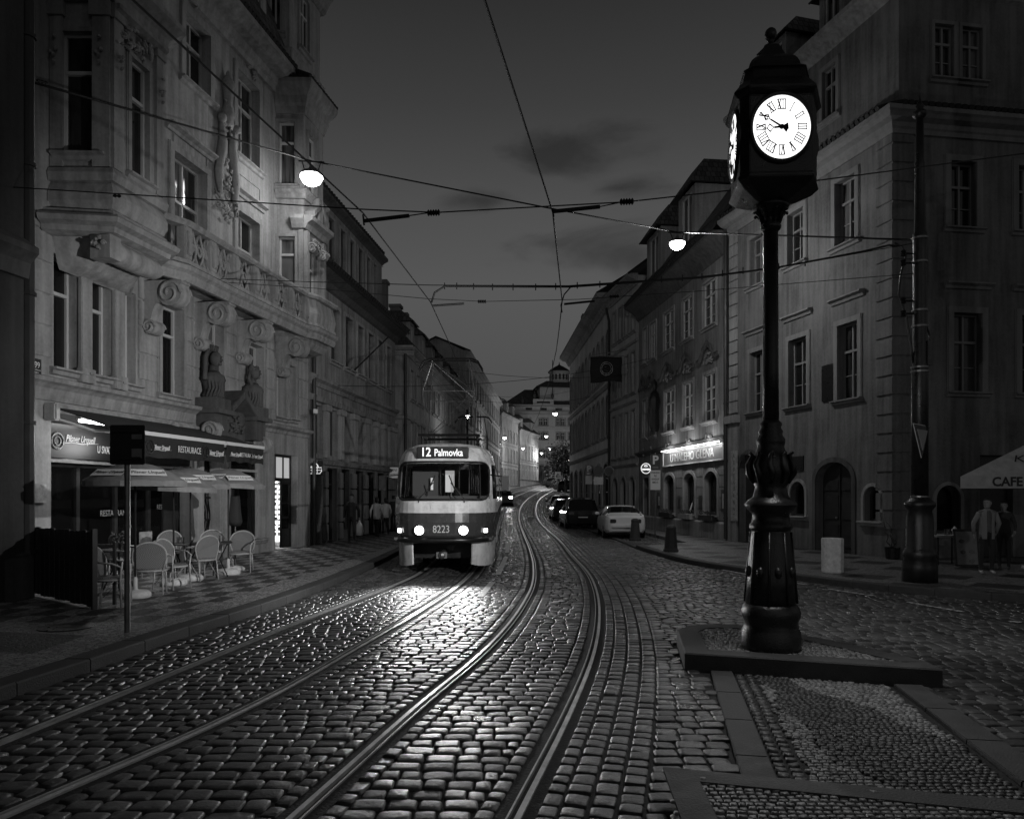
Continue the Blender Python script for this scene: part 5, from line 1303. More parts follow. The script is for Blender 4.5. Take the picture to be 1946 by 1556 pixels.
dormer(R2, F_P, F_P.u(1309,-.1), 2.1, 12.7, 2.7, .0, 3.5, M_wallC, roofh=1.2, out=.35); dormer(R2, F_P, F_P.u(1246,-.1), 2.3, 12.7, 2.5, .0, 3.5, M_wallC, roofh=1.2, out=.35)
# figure in a niche-less corner of the first floor
mb = MB(); q = F_P.P(F_P.u(1255), .3, F_P.z(1255,820)); mb.lathe([(.18,0),(.25,.3),(.22,1),(.3,1.5),(.2,1.9),(.1,2.0),(.16,2.2),(.12,2.45),(.02,2.6)], 8, q); mb.build('wall_figure', M_black, R2, smooth=True)
# plinth
mould('plinth', R2, F_P, [(0,0),(F_P.L,0)], [(0,.1),(.1,.1),(.1,.75),(.04,.82),(0,.82)], M_trim)
mb = MB()
for r in ga:
    for z in (1.3,1.85,2.4): pass
uu = sorted([0]+[x for r in ga for x in (r[0]-.16, r[1]+.16)]+[F_P.u(1238)])
for i in range(0, len(uu)-1, 2):
    a, b = uu[i], uu[i+1]
    if b-a > .25:
        for z in np.arange(.85, 3.1, .45): mb.box(a+.02,b-.02,0,.03,z+.015,z+.435, fn=P)
mb.build('rustication', M_wallC, R2, bevel=.01)
for i, (r, hasf) in enumerate(zip(ga, (1,1,1))):
    mb = MB(); mb.box(r[0]-.08,r[1]+.08,.02,.28,r[2]-.22,r[2]-.0, fn=P); bx_ = mb.build('window_box', M_trim if i == 1 else M_wood, R2)
    mb = MB(); r_ = random.Random(i)
    for k in range(60): 
        c = P(r_.uniform(r[0]-.06,r[1]+.06), r_.uniform(.03,.28), r[2]+r_.uniform(0,.16)); a = r_.uniform(0,6.28); s = .05
        mb.add([(c[0]-s*cos(a),c[1]-s*sin(a),c[2]-.02),(c[0]+s*cos(a),c[1]+s*sin(a),c[2]),(c[0],c[1],c[2]+s)], [(0,1,2)])
    mb.build('flowers', mat('leaf', .06, .6), bx_)

# ---- narrow house beyond the pub
F_3 = Fac(6.88,41.05,6.08,46.4,1)
R3 = thing('town_house', 'narrow pale house with many thin windows between the pub and the arcaded building', 'building', (*F_3.o,0)); hs = []
for z0, z1 in ((4.1,6.6),(7.6,9.8),(11,12.9)):
    for k in range(4): u_ = .75+k*(F_3.L-.4)/4; hs.append((u_-.32,u_+.32,z0,z1))
hs += [(.5,1.5,.12,2.9,.5),(2.2,3.2,.12,2.9,.5),(3.8,4.8,.5,2.9,.5)]
wall('wall', stucco('pale narrow house plaster', .48, .4), R3, F_3, 0, F_3.L, 0, 13.9, hs, d=.2); body(R3, F_3, 0, F_3.L, 0, 13.9, 9, M_wallC)
for h in hs[:12]: win(R3, F_3, h, d=.16, fm=M_framew, surround=.1, trans=(.66,), lod=1)
for h in hs[12:]: win(R3, F_3, h[:4], arch=.5, fm=M_framed, surround=.12, mull=1, trans=(.6,), sill=False, lod=1, name='shop_window', pm=M_shop)
for z in (3.5,7.0,10.3): mould('string_course', R3, F_3, [(0,0),(F_3.L,0)], [(0,z),(.08,z),(.15,z+.12),(0,z+.18)])
P = F_3.P; mould('cornice', R3, F_3, [(0,0),(F_3.L,0)], prof_cornice(13.4,.6,.6))
roofq('roof', R3, [(P(-.1,.6,14),P(F_3.L+.1,.6,14),P(F_3.L+.1,-4,17.5),P(-.1,-4,17.5))])
# ---- arcaded long building
F_4 = Fac(6.08,46.45,5.2,67.8,1)
R4 = thing('arcaded_building', 'long pale building with rows of tall round headed windows on the right of the street', 'building', (*F_4.o,0)); hs = []
nn = 11
for z0, z1, wd in ((5.6,8.2,1.0),(9.3,12.2,1.0)):
    for k in range(nn): u_ = (k+.5)*F_4.L/nn; hs.append((u_-wd/2,u_+wd/2,z0,z1,True))
for k in range(7): u_ = (k+.5)*F_4.L/7; hs.append((u_-.9,u_+.9,1.2,3.9,.5))
wall('wall', stucco('pale arcade plaster', .55, .4), R4, F_4, 0, F_4.L, 0, 14.2, hs, d=.25); body(R4, F_4, 0, F_4.L, 0, 14.2, 9, M_wallC)
for h in hs: win(R4, F_4, h[:4], d=.2, arch=h[4], fm=M_frame if h[2] > 5 else M_framed, surround=.14, mull=1 if h[2] > 5 else 3, trans=(.6,) if h[2] > 5 else (.33,.66), lod=1)
for z in (4.6,8.6): mould('string_course', R4, F_4, [(0,0),(F_4.L,0)], [(0,z),(.12,z),(.25,z+.18),(0,z+.26)])
P = F_4.P; mould('cornice', R4, F_4, [(-.1,0),(F_4.L+.2,0)], prof_cornice(13.5,.9,.9))
roofq('roof', R4, [(P(-.1,.9,14.4),P(F_4.L+.2,.9,14.4),P(F_4.L+.2,-5,18),P(-.1,-5,18))])
mb = MB(); mb.box(F_4.L-4,F_4.L-3,-1.5,-.6,14.5,17.3, fn=P); mb.build('chimney', M_wallD, R4)
pipe(R3, [F_3.P(F_3.L-.05,.3,13.4),F_3.P(F_3.L-.05,.12,12.6),F_3.P(F_3.L-.05,.12,.2)], .08)
F_5 = Fac(5.3,68,8.5,95,1)
R5 = simple('town_house', 'far house front on the right, mostly hidden behind the arcaded building', F_5, 0, 15, [(3,5.5,1),(7,9,.9),(10.5,12.5,.9)], 8, M_frame, None, rh=3)
# ================================================================ TRAM
M_tcr = mat('cream tram paint', .72, .28, var=.28, vs=4); M_tred = mat('dark red tram paint', .055, .25, var=.15, vs=3)
M_rub = mat('black rubber', .01, .5); M_glt = glassm('tram glass', .01, .12, .03); M_chr = mat('chrome', .6, .15, metal=1)
M_head = emat('headlight lens', 12); M_letter = mat('lit sign letters', .8, .5, emit=.75); M_tint = mat('tram interior', .10, .7)
TL = 14.0
def tram(name, label, loc, rz, lights=True):
    """cab end faces -y of its own frame, origin on the rails under the front"""
    t = thing(name, label, 'tram', (0,0,0))
    # stations down the profile: z, half width, set-back of the nose, nose depth
    lev = [(.78,1.17,.16,1.7),(.95,1.22,.03,1.8),(1.25,1.25,.0,1.8),(1.46,1.25,.02,1.8),(1.70,1.245,.07,1.8),(1.78,1.24,.10,1.8),(2.2,1.22,.22,1.75),(2.60,1.19,.33,1.7),(2.68,1.18,.36,1.7),(2.85,1.13,.44,1.7),(2.98,1.04,.56,1.7),(3.07,.86,.78,1.6),(3.12,.55,1.15,1.4),(3.14,.2,1.5,1.1)]
    ts = [0,.12,.25,.38,.5,.62,.72,.80,.87,.93,.97,1.0]    # across the nose, as share of half width
    sy = [2.3,2.45,3.9,4.05,5.5,5.65,7.1,7.25,8.7,8.85,10.3,10.45,11.8,TL-.5,TL]   # stations along the side
    def ring(l):
        z, w, f, d = l; pts = []
        half = [(w*.86*q if False else w*q, f+d*(1-(1-q**3.4)**(1/2.2)) if q < 1 else f+d) for q in ts]
        for x, y in half: pts.append((x, y, z))
        for y in sy[1:]:
            ww = w*(1-(.12 if y > TL-.4 else 0)); pts.append((ww, max(y, f+d+.02), z))
        return pts
    rr = [ring(l) for l in lev]; nt_ = len(ts); n = len(rr[0])
    parts = {k: MB() for k in ('cream','red','wind','side','roof')}
    for i in range(len(lev)-1):
        z0, z1 = lev[i][0], lev[i+1][0]
        for j in range(n-1):
            for s in (1,-1):
                q = [rr[i][j], rr[i][j+1], rr[i+1][j+1], rr[i+1][j]]; q = [(s*x,y,z) for x,y,z in q]
                if s < 0: q = q[::-1]
                glass_row = z0 >= 1.77 and z1 <= 2.61
                if glass_row and j < 8: k = 'wind'
                elif glass_row and j >= nt_-1 and (j-nt_) % 2 == 0: k = 'side'
                elif glass_row and 9 <= j < 11: k = 'side'
                elif z1 <= 1.47: k = 'red'
                elif z0 >= 2.84: k = 'roof'
                else: k = 'cream'
                parts[k].add(q, [(0,1,2,3)])
    # back and underside closures
    bk = [rr[i][-1] for i in range(len(lev))]
    parts['cream'].add([(x,y,z) for x,y,z in bk]+[(-x,y,z) for x,y,z in bk[::-1]], [tuple(range(2*len(bk)))])
    parts['roof'].add([(0,lev[-1][2],3.14),(0,TL,3.14),(.2,TL,3.14),(.2,lev[-1][2]+1.1,3.14)], [(0,1,2,3)])
    bd = parts['red'].build('lower_body', M_tred, t, smooth='all'); parts['cream'].build('upper_body', M_tcr, t, smooth='all')
    parts['roof'].build('roof', M_tcr, t, smooth='all'); parts['wind'].build('windscreen', M_glt, t, smooth='all', recalc=False); parts['side'].build('side_windows', M_glt, t, recalc=False)
    for s in (1,-1):
        mb = MB()   # rubber line along belt, window posts
        for z_ in (1.77, 2.62):
            w_ = 1.24 if z_ < 2 else 1.19; mb.box(s*w_-.012, s*w_+.012, 2.2, TL-.4, z_-.02, z_+.02)
        mb.build('window_trim', M_rub, t)
    # windscreen rubber: rounded frame following the nose
    def nose(x, z):
        import bisect
        for i in range(len(lev)-1):
            if lev[i][0] <= z <= lev[i+1][0]:
                k = (z-lev[i][0])/(lev[i+1][0]-lev[i][0]); w = lev[i][1]*(1-k)+lev[i+1][1]*k; f = lev[i][2]*(1-k)+lev[i+1][2]*k; d = lev[i][3]*(1-k)+lev[i+1][3]*k
                q = min(.9999, abs(x)/w); return f+d*(1-(1-q**3.4)**(1/2.2))
    def onnose(pts, off=.0): return [(x, nose(x, z)-off, z) for x, z in pts]
    a, b0_, b1_, r = 1.06, 1.76, 2.63, .17; loop = []
    for cx, cz, a0 in ((a-r,b0_+r,-90),(a-r,b1_-r,0),(-a+r,b1_-r,90),(-a+r,b0_+r,180)):
        for k in range(6): an = radians(a0+18*k); loop.append((cx+r*cos(an), cz+r*sin(an)))
    dense = []
    for i in range(len(loop)):
        p, q = loop[i], loop[(i+1)%len(loop)]; k = max(1, int(hypot(q[0]-p[0], q[1]-p[1])/.12))
        dense += [(p[0]+(q[0]-p[0])*j/k, p[1]+(q[1]-p[1])*j/k) for j in range(k)]
    mb = MB(); mb.tube(onnose(dense+dense[:1], .01), .028, 6); mb.build('windscreen_seal', M_rub, t, smooth='all')
    # dark corner infills outside the rounded seal
    mb = MB()
    for sx_ in (-1,1):
        for zc, zs in ((b0_,1),(b1_,-1)):
            P_ = [(sx_*a,zc),(sx_*a,zc+zs*r),(sx_*(a-r+r*cos(.4)),zc+zs*(r-r*sin(.4))),(sx_*(a-r+r*cos(.8)),zc+zs*(r-r*sin(.8))),(sx_*(a-r+r*cos(1.2)),zc+zs*(r-r*sin(1.2))),(sx_*(a-r),zc)]
            mb.add(onnose(P_, .012), [tuple(range(6))])
    mb.build('upper_body', M_tcr, t)
    for s in (-1,1):     # bright posts inside the corners of the screen
        mb = MB(); mb.tube(onnose([(s*.86,1.8),(s*.86,2.2),(s*.84,2.58)], -.03), .02, 6); mb.build('window_post', M_chr, t)
        mb = MB(); mb.tube(onnose([(s*.42,1.72),(s*.62,1.9),(s*.34 if s > 0 else -.2,2.2)][:2]+[(s*.15,2.12)] if False else [(s*.52,1.70),(s*.50,1.80),(s*.2,2.15)], .03), .012, 5); mb.tube(onnose([(s*.36,1.84),(s*.16,2.32)], .035), .014, 5); mb.build('wiper', M_rub, t)
    # destination sign: flat box let into the brow
    ysg = nose(.3,2.72)-.03; mb = MB(); mb.box(-.60,.60,ysg,ysg+.5,2.71,2.985); sg = mb.build('destination_sign', M_black, t, bevel=.02)
    if lights:
        text('12', .29, frame_mtx((-.385, ysg-.006, 2.85), (1,0,0), (0,-1,0)), M_letter, 'route_number', sg, .003, bold=.004, sx=.85)
        text('Palmovka', .235, frame_mtx((.14, ysg-.006, 2.84), (1,0,0), (0,-1,0)), M_letter, 'destination', sg, .003, bold=.003, sx=.74)
        text('8223', .24, frame_mtx((.0, nose(.0,1.07)-.012, 1.09), (1,0,0), (0,-1,0)), mat('glowing number paint', .6, .5, emit=.01), 'fleet_number', t, .002, sx=.82)  # painted number given a faint glow of its own
    # headlights
    for s in (-1,1):
        y = nose(.52,1.07); hl = MB(); hl.tube([(s*.5,y+.12,1.07),(s*.5,y-.03,1.07)], .135, 18); h = hl.build('headlight', M_chr, t, smooth=True)
        l_ = MB(); l_.tube([(s*.5,y-.028,1.07),(s*.5,y-.045,1.07)], .105, 18, rs=[.105,.085]); l_.build('lens', M_head if lights else M_tint, h)
        y = nose(.98,1.05); q = MB(); q.cbox((s*.98,y,1.05), (.16,.10,.16), s*.5); w_ = q.build('indicator', M_chr, t, bevel=.02)
        q = MB(); q.cbox((s*.985,y-.035,1.05), (.09,.06,.09), s*.5); q.build('lens', emat('sidelight lens', 8) if lights else M_tint, w_)
        # white side skirts under the nose
        q = MB(); pts = []
        for x in (.70,.85,.98,1.08,1.14,1.17): pts.append((s*x, nose(x,.80)+.02))
        pts += [(s*1.2, 2.6), (s*1.2, 3.6)]
        vs = []
        for (x,y_), zb in zip(pts, (.27,.23,.21,.20,.20,.20,.38,.5)): vs += [(x,y_,.79),(x*.985,y_+.03,zb)]
        vs2 = [(x-s*.03,y_+.03,z) for x,y_,z in vs]; k = len(pts)
        q.add(vs+vs2, [(2*i,2*i+1,2*i+3,2*i+2) for i in range(k-1)]+[(2*k+2*i,2*k+2*i+2,2*k+2*i+3,2*k+2*i+1) for i in range(k-1)]+[(2*i+1,2*k+2*i+1,2*k+2*i+3,2*i+3) for i in range(k-1)]+[(0,2*k,2*k+1,1)])
        q.build('skirt', M_tcr, t, smooth=True)
        q = MB(); q.box(s*1.19-.02,s*1.19+.02,6.0,8.2,.42,.8); q.box(s*1.19-.02,s*1.19+.02,10.9,TL-.3,.42,.8); q.build('skirt', M_tcr, t)
        for yy in (3.5,5.4,9.2,11.0):
            q = MB(); q.tube([(s*.62,yy,.35),(s*.76,yy,.35)], .34, 20); q.tube([(s*.59,yy,.35),(s*.62,yy,.35)], .38, 20); q.build('wheel', M_metal if False else M_black, t, smooth=True)
        mb = MB(); mb.tube([(s*1.1,.95,2.35),(s*1.42,.75,2.3)], .015, 5); mb.cbox((s*1.45,.75,2.15), (.16,.06,.34)); mb.build('mirror', M_black, t)
    # bumper bar across the front
    mb = MB(); pts = [(x, nose(x,.86)-.03, .84) for x in np.linspace(-1.12,1.12,19)]; mb.tube(pts, .07, 8); mb.build('bumper', M_black, t, smooth='all')
    mb = MB(); mb.box(-1.05,1.05,1.2,TL-.6,.35,.78); mb.build('underframe', M_black, t)
    mb = MB(); mb.bar((0,.95,.55),(0,.12,.5),.05); mb.ball((0,.12,.5),.09,6); mb.cbox((0,.16,.5),(.24,.1,.14)); mb.build('coupler', M_metal, t)
    mb = MB(); mb.cbox((0,nose(0,1.56)-.005,1.6), (.5,.02,.09)); mb.build('front_grille', M_tcr, t, bevel=.008)
    # inside: floor, dash, driver's partition, seats, rails
    mb = MB(); mb.box(-1.15,1.15,.6,TL-.2,.82,.88); mb.box(-1.0,1.0,.55,1.25,.9,1.85); mb.box(-.9,-.25,2.1,2.14,.9,2.6); mb.box(.3,1.1,2.1,2.14,.9,1.9); mb.box(-1.1,1.1,TL-.9,TL-.85,.88,2.9); mb.build('interior', M_tint, t)
    mb = MB()
    for x in (-.22,.28): mb.bar((x,2.2,.9),(x,2.2,2.8),.018)
    for yy in np.arange(3,13,1.5): mb.bar((-.5,yy,.9),(-.5,yy,2.8),.018); mb.bar((.5,yy,.9),(.5,yy,2.8),.018)
    mb.bar((-.6,2.3,2.55),(-.6,12,2.55),.015); mb.bar((.6,2.3,2.55),(.6,12,2.55),.015); mb.build('grab_rail', M_chr, t)
    for yy in np.arange(3.2,12.5,.9):
        for x in (-.85,.85):
            mb = MB(); mb.box(x-.2,x+.2,yy,yy+.4,1.25,1.31); mb.box(x-.2,x+.2,yy+.38,yy+.43,1.3,1.85); mb.box(x-.03,x+.03,yy+.15,yy+.2,.88,1.25); mb.build('seat', M_tred, t)
    if lights:
        mb = MB(); mb.box(-.14,.10,3.0,3.03,1.95,2.52); mb.box(-.42,-.36,1.9,1.93,2.0,2.3); mb.build('interior_lamp', emat('tram inner light', .35), t)
        # driver
        mb = MB(); mb.lathe([(.2,0),(.24,.2),(.22,.42),(.12,.52),(.06,.56),(.06,.6)], 10, (.25,1.75,1.2), sy=.7); mb.ball((.25,1.73,1.93), .11, 8, sc=(.85,.95,1.15)); mb.build('driver', M_dark, t, smooth='all')
    # roof gear and pantograph
    mb = MB(); mb.box(-.4,.4,6,9,3.14,3.34); mb.build('roof_box', M_tcr, t, bevel=.03)
    pg = MB(); yb = 3.2; z0 = 3.42; zt = 5.5
    for x in (-.72,.72): pg.bar((x,yb-.75,z0),(x,yb+.75,z0),.03); pg.bar((x,yb-.6,3.12),(x,yb-.6,z0),.03); pg.bar((x,yb+.6,3.12),(x,yb+.6,z0),.03)
    for y_ in (yb-.75,yb+.75): pg.bar((-.8,y_,z0),(.8,y_,z0),.035)
    pb = pg.build('pantograph', M_black, t)
    ar = MB()
    for sy_ in (-1,1):
        for x in (-.62,.62):
            ar.bar((x,yb+sy_*.1,z0),(x*1.05,yb+sy_*1.05,z0+1.1),.022); ar.bar((x*1.05,yb+sy_*1.05,z0+1.1),(x*.8,yb+sy_*.08,zt-.05),.018)
        ar.bar((-.65,yb+sy_*1.05,z0+1.1),(.65,yb+sy_*1.05,z0+1.1),.02); ar.bar((-.62,yb+sy_*.1,z0),(.65,yb+sy_*1.05,z0+1.1),.01); ar.bar((.65,yb+sy_*1.05,z0+1.1),(-.5,yb+sy_*.08,zt-.05),.01)
    ar.build('arm', M_metal, pb)
    bw_ = MB()
    for y_ in (-.16,.16): bw_.tube([(-.85,yb+y_,zt-.28),(-.72,yb+y_,zt-.06),(-.55,yb+y_,zt),(.55,yb+y_,zt),(.72,yb+y_,zt-.06),(.85,yb+y_,zt-.28)], .022, 6)
    bw_.bar((-.5,yb-.16,zt),(-.5,yb+.16,zt),.02); bw_.bar((.5,yb-.16,zt),(.5,yb+.16,zt),.02); bw_.build('contact_bow', M_black, pb)
    # everything is built at the origin, then set down
    t.location = loc; t.rotation_euler.z = rz
    return t
TX, TY = -1.60, 17.0
T1 = tram('tram', 'cream and dark red tram car with lit headlights, route sign and number on its nose', (TX,TY,0), radians(.6))
T2 = tram('tram', 'second tram car coupled behind the lit front car, only its side and roof gear showing', (TX-.16,TY+TL+.6,0), radians(.4), lights=False)
for s in (-1,1):
    ld = bpy.data.lights.new('headlight_beam','SPOT'); ld.energy = 300; ld.spot_size = radians(75); ld.spot_blend = .8; ld.shadow_soft_size = .09
    o = bpy.data.objects.new('headlight_beam', ld); COL.objects.link(o); o.parent = T1; o.location = (s*.5, -.12, 1.07); o.rotation_euler = (radians(84), 0, 0); o.rotation_euler = Vector((0,-1,-.04)).to_track_quat('-Z','Y').to_euler()
# ================================================================ STREET CLOCK
M_dial = emat('lit clock glass', 1.7); M_num = mat('clock black', .004, .5, spec=.1)
ck = Vector((2.85,8.29,.16))
CK = thing('street_clock', 'tall black cast iron street clock with lit white dials standing on the traffic island', 'clock', tuple(ck))
def cl(name, prof, n=8, ph=pi/8, smooth=False, flute=0, m=M_iron, z=0):
    mb = MB(); mb.lathe([(r, zz-.16) for r, zz in prof], n, tuple(ck), ph=ph, flute=flute); return mb.build(name, m, CK, smooth=smooth)
kz = 1430/8.29
def zy(py): return H+(HY-py)/kz
cl('base', [(.31,.16),(.32,zy(1222)),(.315,zy(1200)),(.29,zy(1190)),(.285,zy(1180)),(.31,zy(1170)),(.315,zy(1160)),(.29,zy(1150)),(.27,zy(1146))], 16, 0, 'all')
cl('pedestal', [(.27,zy(1146)),(.25,zy(1100)),(.235,zy(1060)),(.215,zy(1025)),(.205,zy(1010)),(.20,zy(1004))], 24, 0, 'all')
pd = cl('pedestal_moulding', [(.205,zy(1008)),(.225,zy(1004)),(.225,zy(996)),(.20,zy(992)),(.195,zy(976)),(.22,zy(972)),(.275,zy(962)),(.28,zy(958)),(.24,zy(950)),(.19,zy(944)),(.17,zy(930)),(.165,zy(925)),(.20,zy(912)),(.225,zy(895)),(.215,zy(878)),(.17,zy(862)),(.14,zy(850)),(.15,zy(842)),(.155,zy(836)),(.12,zy(826)),(.13,zy(820)),(.105,zy(812)),(.12,zy(806)),(.085,zy(798))], 20, 0, 'all')
mb = MB()   # cast leaves round the bulb and ribs on the pedestal
for k in range(10):
    a = 2*pi*k/10
    mb.tube([(ck.x+r*cos(a+d_), ck.y+r*sin(a+d_), z) for r, d_, z in ((.19,0,zy(918)),(.245,.08,zy(900)),(.245,-.05,zy(884)),(.20,0,zy(866)),(.235,.1,zy(860)))], .03, 6, rs=[.02,.035,.035,.025,.015])
mb.build('cast_leaves', M_iron, CK, smooth='all')
mb = MB()
for k in range(8):
    a = 2*pi*k/8+pi/8; mb.tube([(ck.x+.275*cos(a), ck.y+.275*sin(a), zy(1144)),(ck.x+.21*cos(a), ck.y+.21*sin(a), zy(1010))], .014, 6)
    a += pi/8; mb.ball((ck.x+.24*cos(a), ck.y+.24*sin(a), zy(1085)), .04, 6, sc=(1,1,1.6))
mb.build('cast_ribs', M_iron, CK, smooth='all')
cl('column', [(.088,zy(800)),(.082,zy(700)),(.078,zy(432))], 16, 0, 'all')
cl('capital', [(.08,zy(440)),(.105,zy(436)),(.11,zy(430)),(.085,zy(424)),(.09,zy(416)),(.13,zy(405)),(.18,zy(399)),(.195,zy(396)),(.19,zy(391)),(.14,zy(388))], 20, 0, 'all')
mb = MB()
for k in range(8):
    a = 2*pi*k/8; mb.tube([(ck.x+r*cos(a), ck.y+r*sin(a), z) for r, z in ((.095,zy(424)),(.12,zy(412)),(.16,zy(404)),(.19,zy(406)))], .018, 6)
mb.build('cast_leaves', M_iron, CK, smooth='all')
# head: triangle with cut corners, dials on the broad faces
PHI = [radians(-3), radians(-98), radians(128)]    # direction of each broad face's width
RI = .38; HWd = .325; EX = .89                               # inner distance of a broad face, its half width
def headpoly(sc=1, grow=0):
    pts = []
    for ph in PHI:
        t_ = Vector((cos(ph), sin(ph))); n_ = Vector((t_.y, -t_.x))
        for s in (-1,1): pts.append(tuple(Vector((ck.x,ck.y))+(n_*(RI+grow)+t_*s*(HWd+grow*.3))*sc))
    c = Vector((ck.x,ck.y)); pts.sort(key=lambda p: atan2(p[1]-c.y, p[0]-c.x)); return pts
def headstack(name, levels, m=M_iron):
    mb = MB(); n = 6; vs = []
    for sc, gr, z in levels: vs += [(x,y,z) for x,y in headpoly(sc, gr)]
    fs = [(i*n+j, i*n+(j+1)%n, (i+1)*n+(j+1)%n, (i+1)*n+j) for i in range(len(levels)-1) for j in range(n)]
    fs += [tuple(range(n))[::-1], tuple((len(levels)-1)*n+j for j in range(n))]
    mb.add(vs, fs); return mb.build(name, m, CK, bevel=.006)
def zh(py): return H+(HY-py)/1430*7.93
def zr(py): return H+(HY-py)/1430*8.08
hd = headstack('head', [(.34,0,5.03),(.60,0,5.08),(.88,0,5.14),(.97,.0,5.18),(1,.02,5.21),(1,.02,5.24),(1,0,5.26),(1,0,zh(182)),(1,.03,zh(178)),(1,.06,zh(172))])
headstack('head_roof', [(1,.06,zh(172)),(1,.06,zh(168)),(.84,.02,zr(158)),(.82,.0,zr(140)),(.84,.02,zr(137)),(.72,0,zr(128)),(.68,0,zr(118)),(.61,0,zr(109)),(.50,0,zr(101)),(.36,0,zr(95)),(.2,0,zy(91))])
cl('finial', [(.08,zy(92)),(.05,zy(86)),(.03,zy(82)),(.03,zy(78)),(.045,zy(76)),(.062,zy(70)),(.065,zy(65)),(.055,zy(59)),(.03,zy(55)),(.005,zy(54))], 14, 0, 'all')
ROM = ['XII','I','II','III','IIII','V','VI','VII','VIII','IX','X','XI']
zc = H+(HY-243)/1430*7.91; RD = .335
for fi, ph in enumerate(PHI):
    t_ = Vector((cos(ph), sin(ph), 0)); n_ = Vector((t_.y, -t_.x, 0)); c = Vector((ck.x, ck.y, zc))+n_*RI
    def D(a, r, o): return c+t_*(r*sin(a)*EX)+Vector((0,0,r*cos(a)))+n_*o
    def XY(x, y, o): return c+t_*x*EX+Vector((0,0,y))+n_*o
    mb = MB(); k = 48
    vs = [D(2*pi*i/k, r, o) for r, o in ((RD+.045,-.03),(RD+.045,.02),(RD+.03,.034),(RD,.026),(RD,.004)) for i in range(k)]
    mb.add(vs, [(j*k+i, j*k+(i+1)%k, (j+1)*k+(i+1)%k, (j+1)*k+i) for j in range(4) for i in range(k)])
    dl = MB(); dl.add([D(2*pi*i/k, RD+.004, .016) for i in range(k)], [tuple(range(k))]); d_ = dl.build('dial', M_dial, CK)
    mb.build('bezel', M_iron, d_, smooth=True)
    nm = MB()
    for h_ in range(12):
        a = 2*pi*h_/12; s = ROM[h_]; w = {'I':.016,'V':.045,'X':.045}; tot = sum(w[q] for q in s)+.012*(len(s)-1); x = -tot/2; r0, r1 = .19, .29
        er = Vector((sin(a), cos(a))); et = Vector((cos(a), -sin(a)))
        def seg(x0, q0, x1, q1, th):
            A = er*q0+et*x0; B = er*q1+et*x1; d = (B-A).normalized(); m_ = Vector((-d.y,d.x))*th/2
            pp = [A-m_, B-m_, B+m_, A+m_]; nm.add([XY(p.x,p.y,.018) for p in pp]+[XY(p.x,p.y,.022) for p in pp], [(0,1,2,3),(4,5,6,7),(0,1,5,4),(1,2,6,5),(2,3,7,6),(3,0,4,7)])
        for q in s:
            if q == 'I': seg(x+.008,r0,x+.008,r1,.009)
            elif q == 'V': seg(x+.004,r1,x+.022,r0,.014); seg(x+.041,r1,x+.023,r0,.009)
            else: seg(x+.004,r1,x+.041,r0,.014); seg(x+.041,r1,x+.004,r0,.009)
            x += w[q]+.012
        seg(-tot/2,r0,tot/2,r0,.009); seg(-tot/2,r1,tot/2,r1,.009)
    nm.build('numerals', M_num, d_)
    def hand(name, ang, ln, w, dia):
        er = Vector((sin(ang), cos(ang))); et = Vector((cos(ang), -sin(ang))); hb = MB()
        def quad(pts):
            pp = [er*r_+et*x_ for r_, x_ in pts]; k = len(pp)
            hb.add([XY(p.x,p.y,.026) for p in pp]+[XY(p.x,p.y,.032) for p in pp], [tuple(range(k)), tuple(range(k,2*k))]+[(i,(i+1)%k,k+(i+1)%k,k+i) for i in range(k)])
        quad([(-.075,-w*2.2),(-.02,-w*.8),(ln*dia,-w*.6),(ln*dia,w*.6),(-.02,w*.8),(-.075,w*2.2)])
        r0 = ln*dia; r1 = r0+.05; r2 = r0+.09
        for s in (-1,1):
            quad([(r0,0),(r1,s*w*3.0),(r1,s*w*2.0),(r0+.01,0)]); quad([(r1,s*w*3.0),(r2,0),(r2-.012,0),(r1,s*w*2.0)])
        quad([(r2,-w*.3),(ln,-w*.2),(ln,w*.2),(r2,w*.3)]); hb.build(name, M_num, d_)
    hand('minute_hand', radians(-60), .30, .013, .52); hand('hour_hand', radians(-95), .225, .016, .40)
    hb = MB(); hb.tube([XY(0,0,.012), XY(0,0,.036)], .024, 14); hb.build('hub', M_num, d_)
# ================================================================ TRAM WIRE MAST
mx, my = (1748-973)/1430*15.2, 15.2
MS = thing('wire_mast', 'tall dark cast iron tram wire mast with ringed base on the right pavement', 'pole', (mx,my,.12))
def zm(py): return H+(HY-py)/1430*15.2
def mc(name, prof, n=16, parent=MS, m=M_iron): mb = MB(); mb.lathe([(r, z-.12) for r, z in prof], n, (mx,my,.12)); return mb.build(name, m, parent, smooth='all')
mc('base', [(.33,.12),(.33,zm(1075)),(.30,zm(1060)),(.33,zm(1055)),(.30,zm(1046)),(.26,zm(1040)),(.25,zm(985)),(.22,zm(970)),(.29,zm(962)),(.29,zm(955)),(.2,zm(948)),(.15,zm(944))])
mc('pole', [(.16,zm(946)),(.155,zm(700)),(.135,zm(690)),(.13,zm(470)),(.135,zm(445)),(.105,zm(440)),(.095,zm(320)),(.10,zm(312)),(.08,zm(306)),(.07,zm(225))])
mc('finial', [(.07,zm(226)),(.13,zm(220)),(.13,zm(214)),(.06,zm(208)),(.09,zm(203)),(.05,zm(198)),(.02,zm(190)),(.01,zm(184))], 12)
for z in (455,500,592,622,700,708,945,958): mb = MB(); r = .15 if z < 640 else .17; mb.lathe([(r,0),(r,.035)], 16, (mx,my,zm(z))); mb.build('clamp', M_metal, MS)
mb = MB()   # feeder cable, insulators and cable box
def M_(px, py, d=0): q = at(px, py, 15.2+d); return q
mb.tube([M_(1700,462),M_(1715,470),M_(1722,485),M_(1712,520),M_(1708,560),M_(1722,600),M_(1732,660),M_(1735,690)], .02, 6)
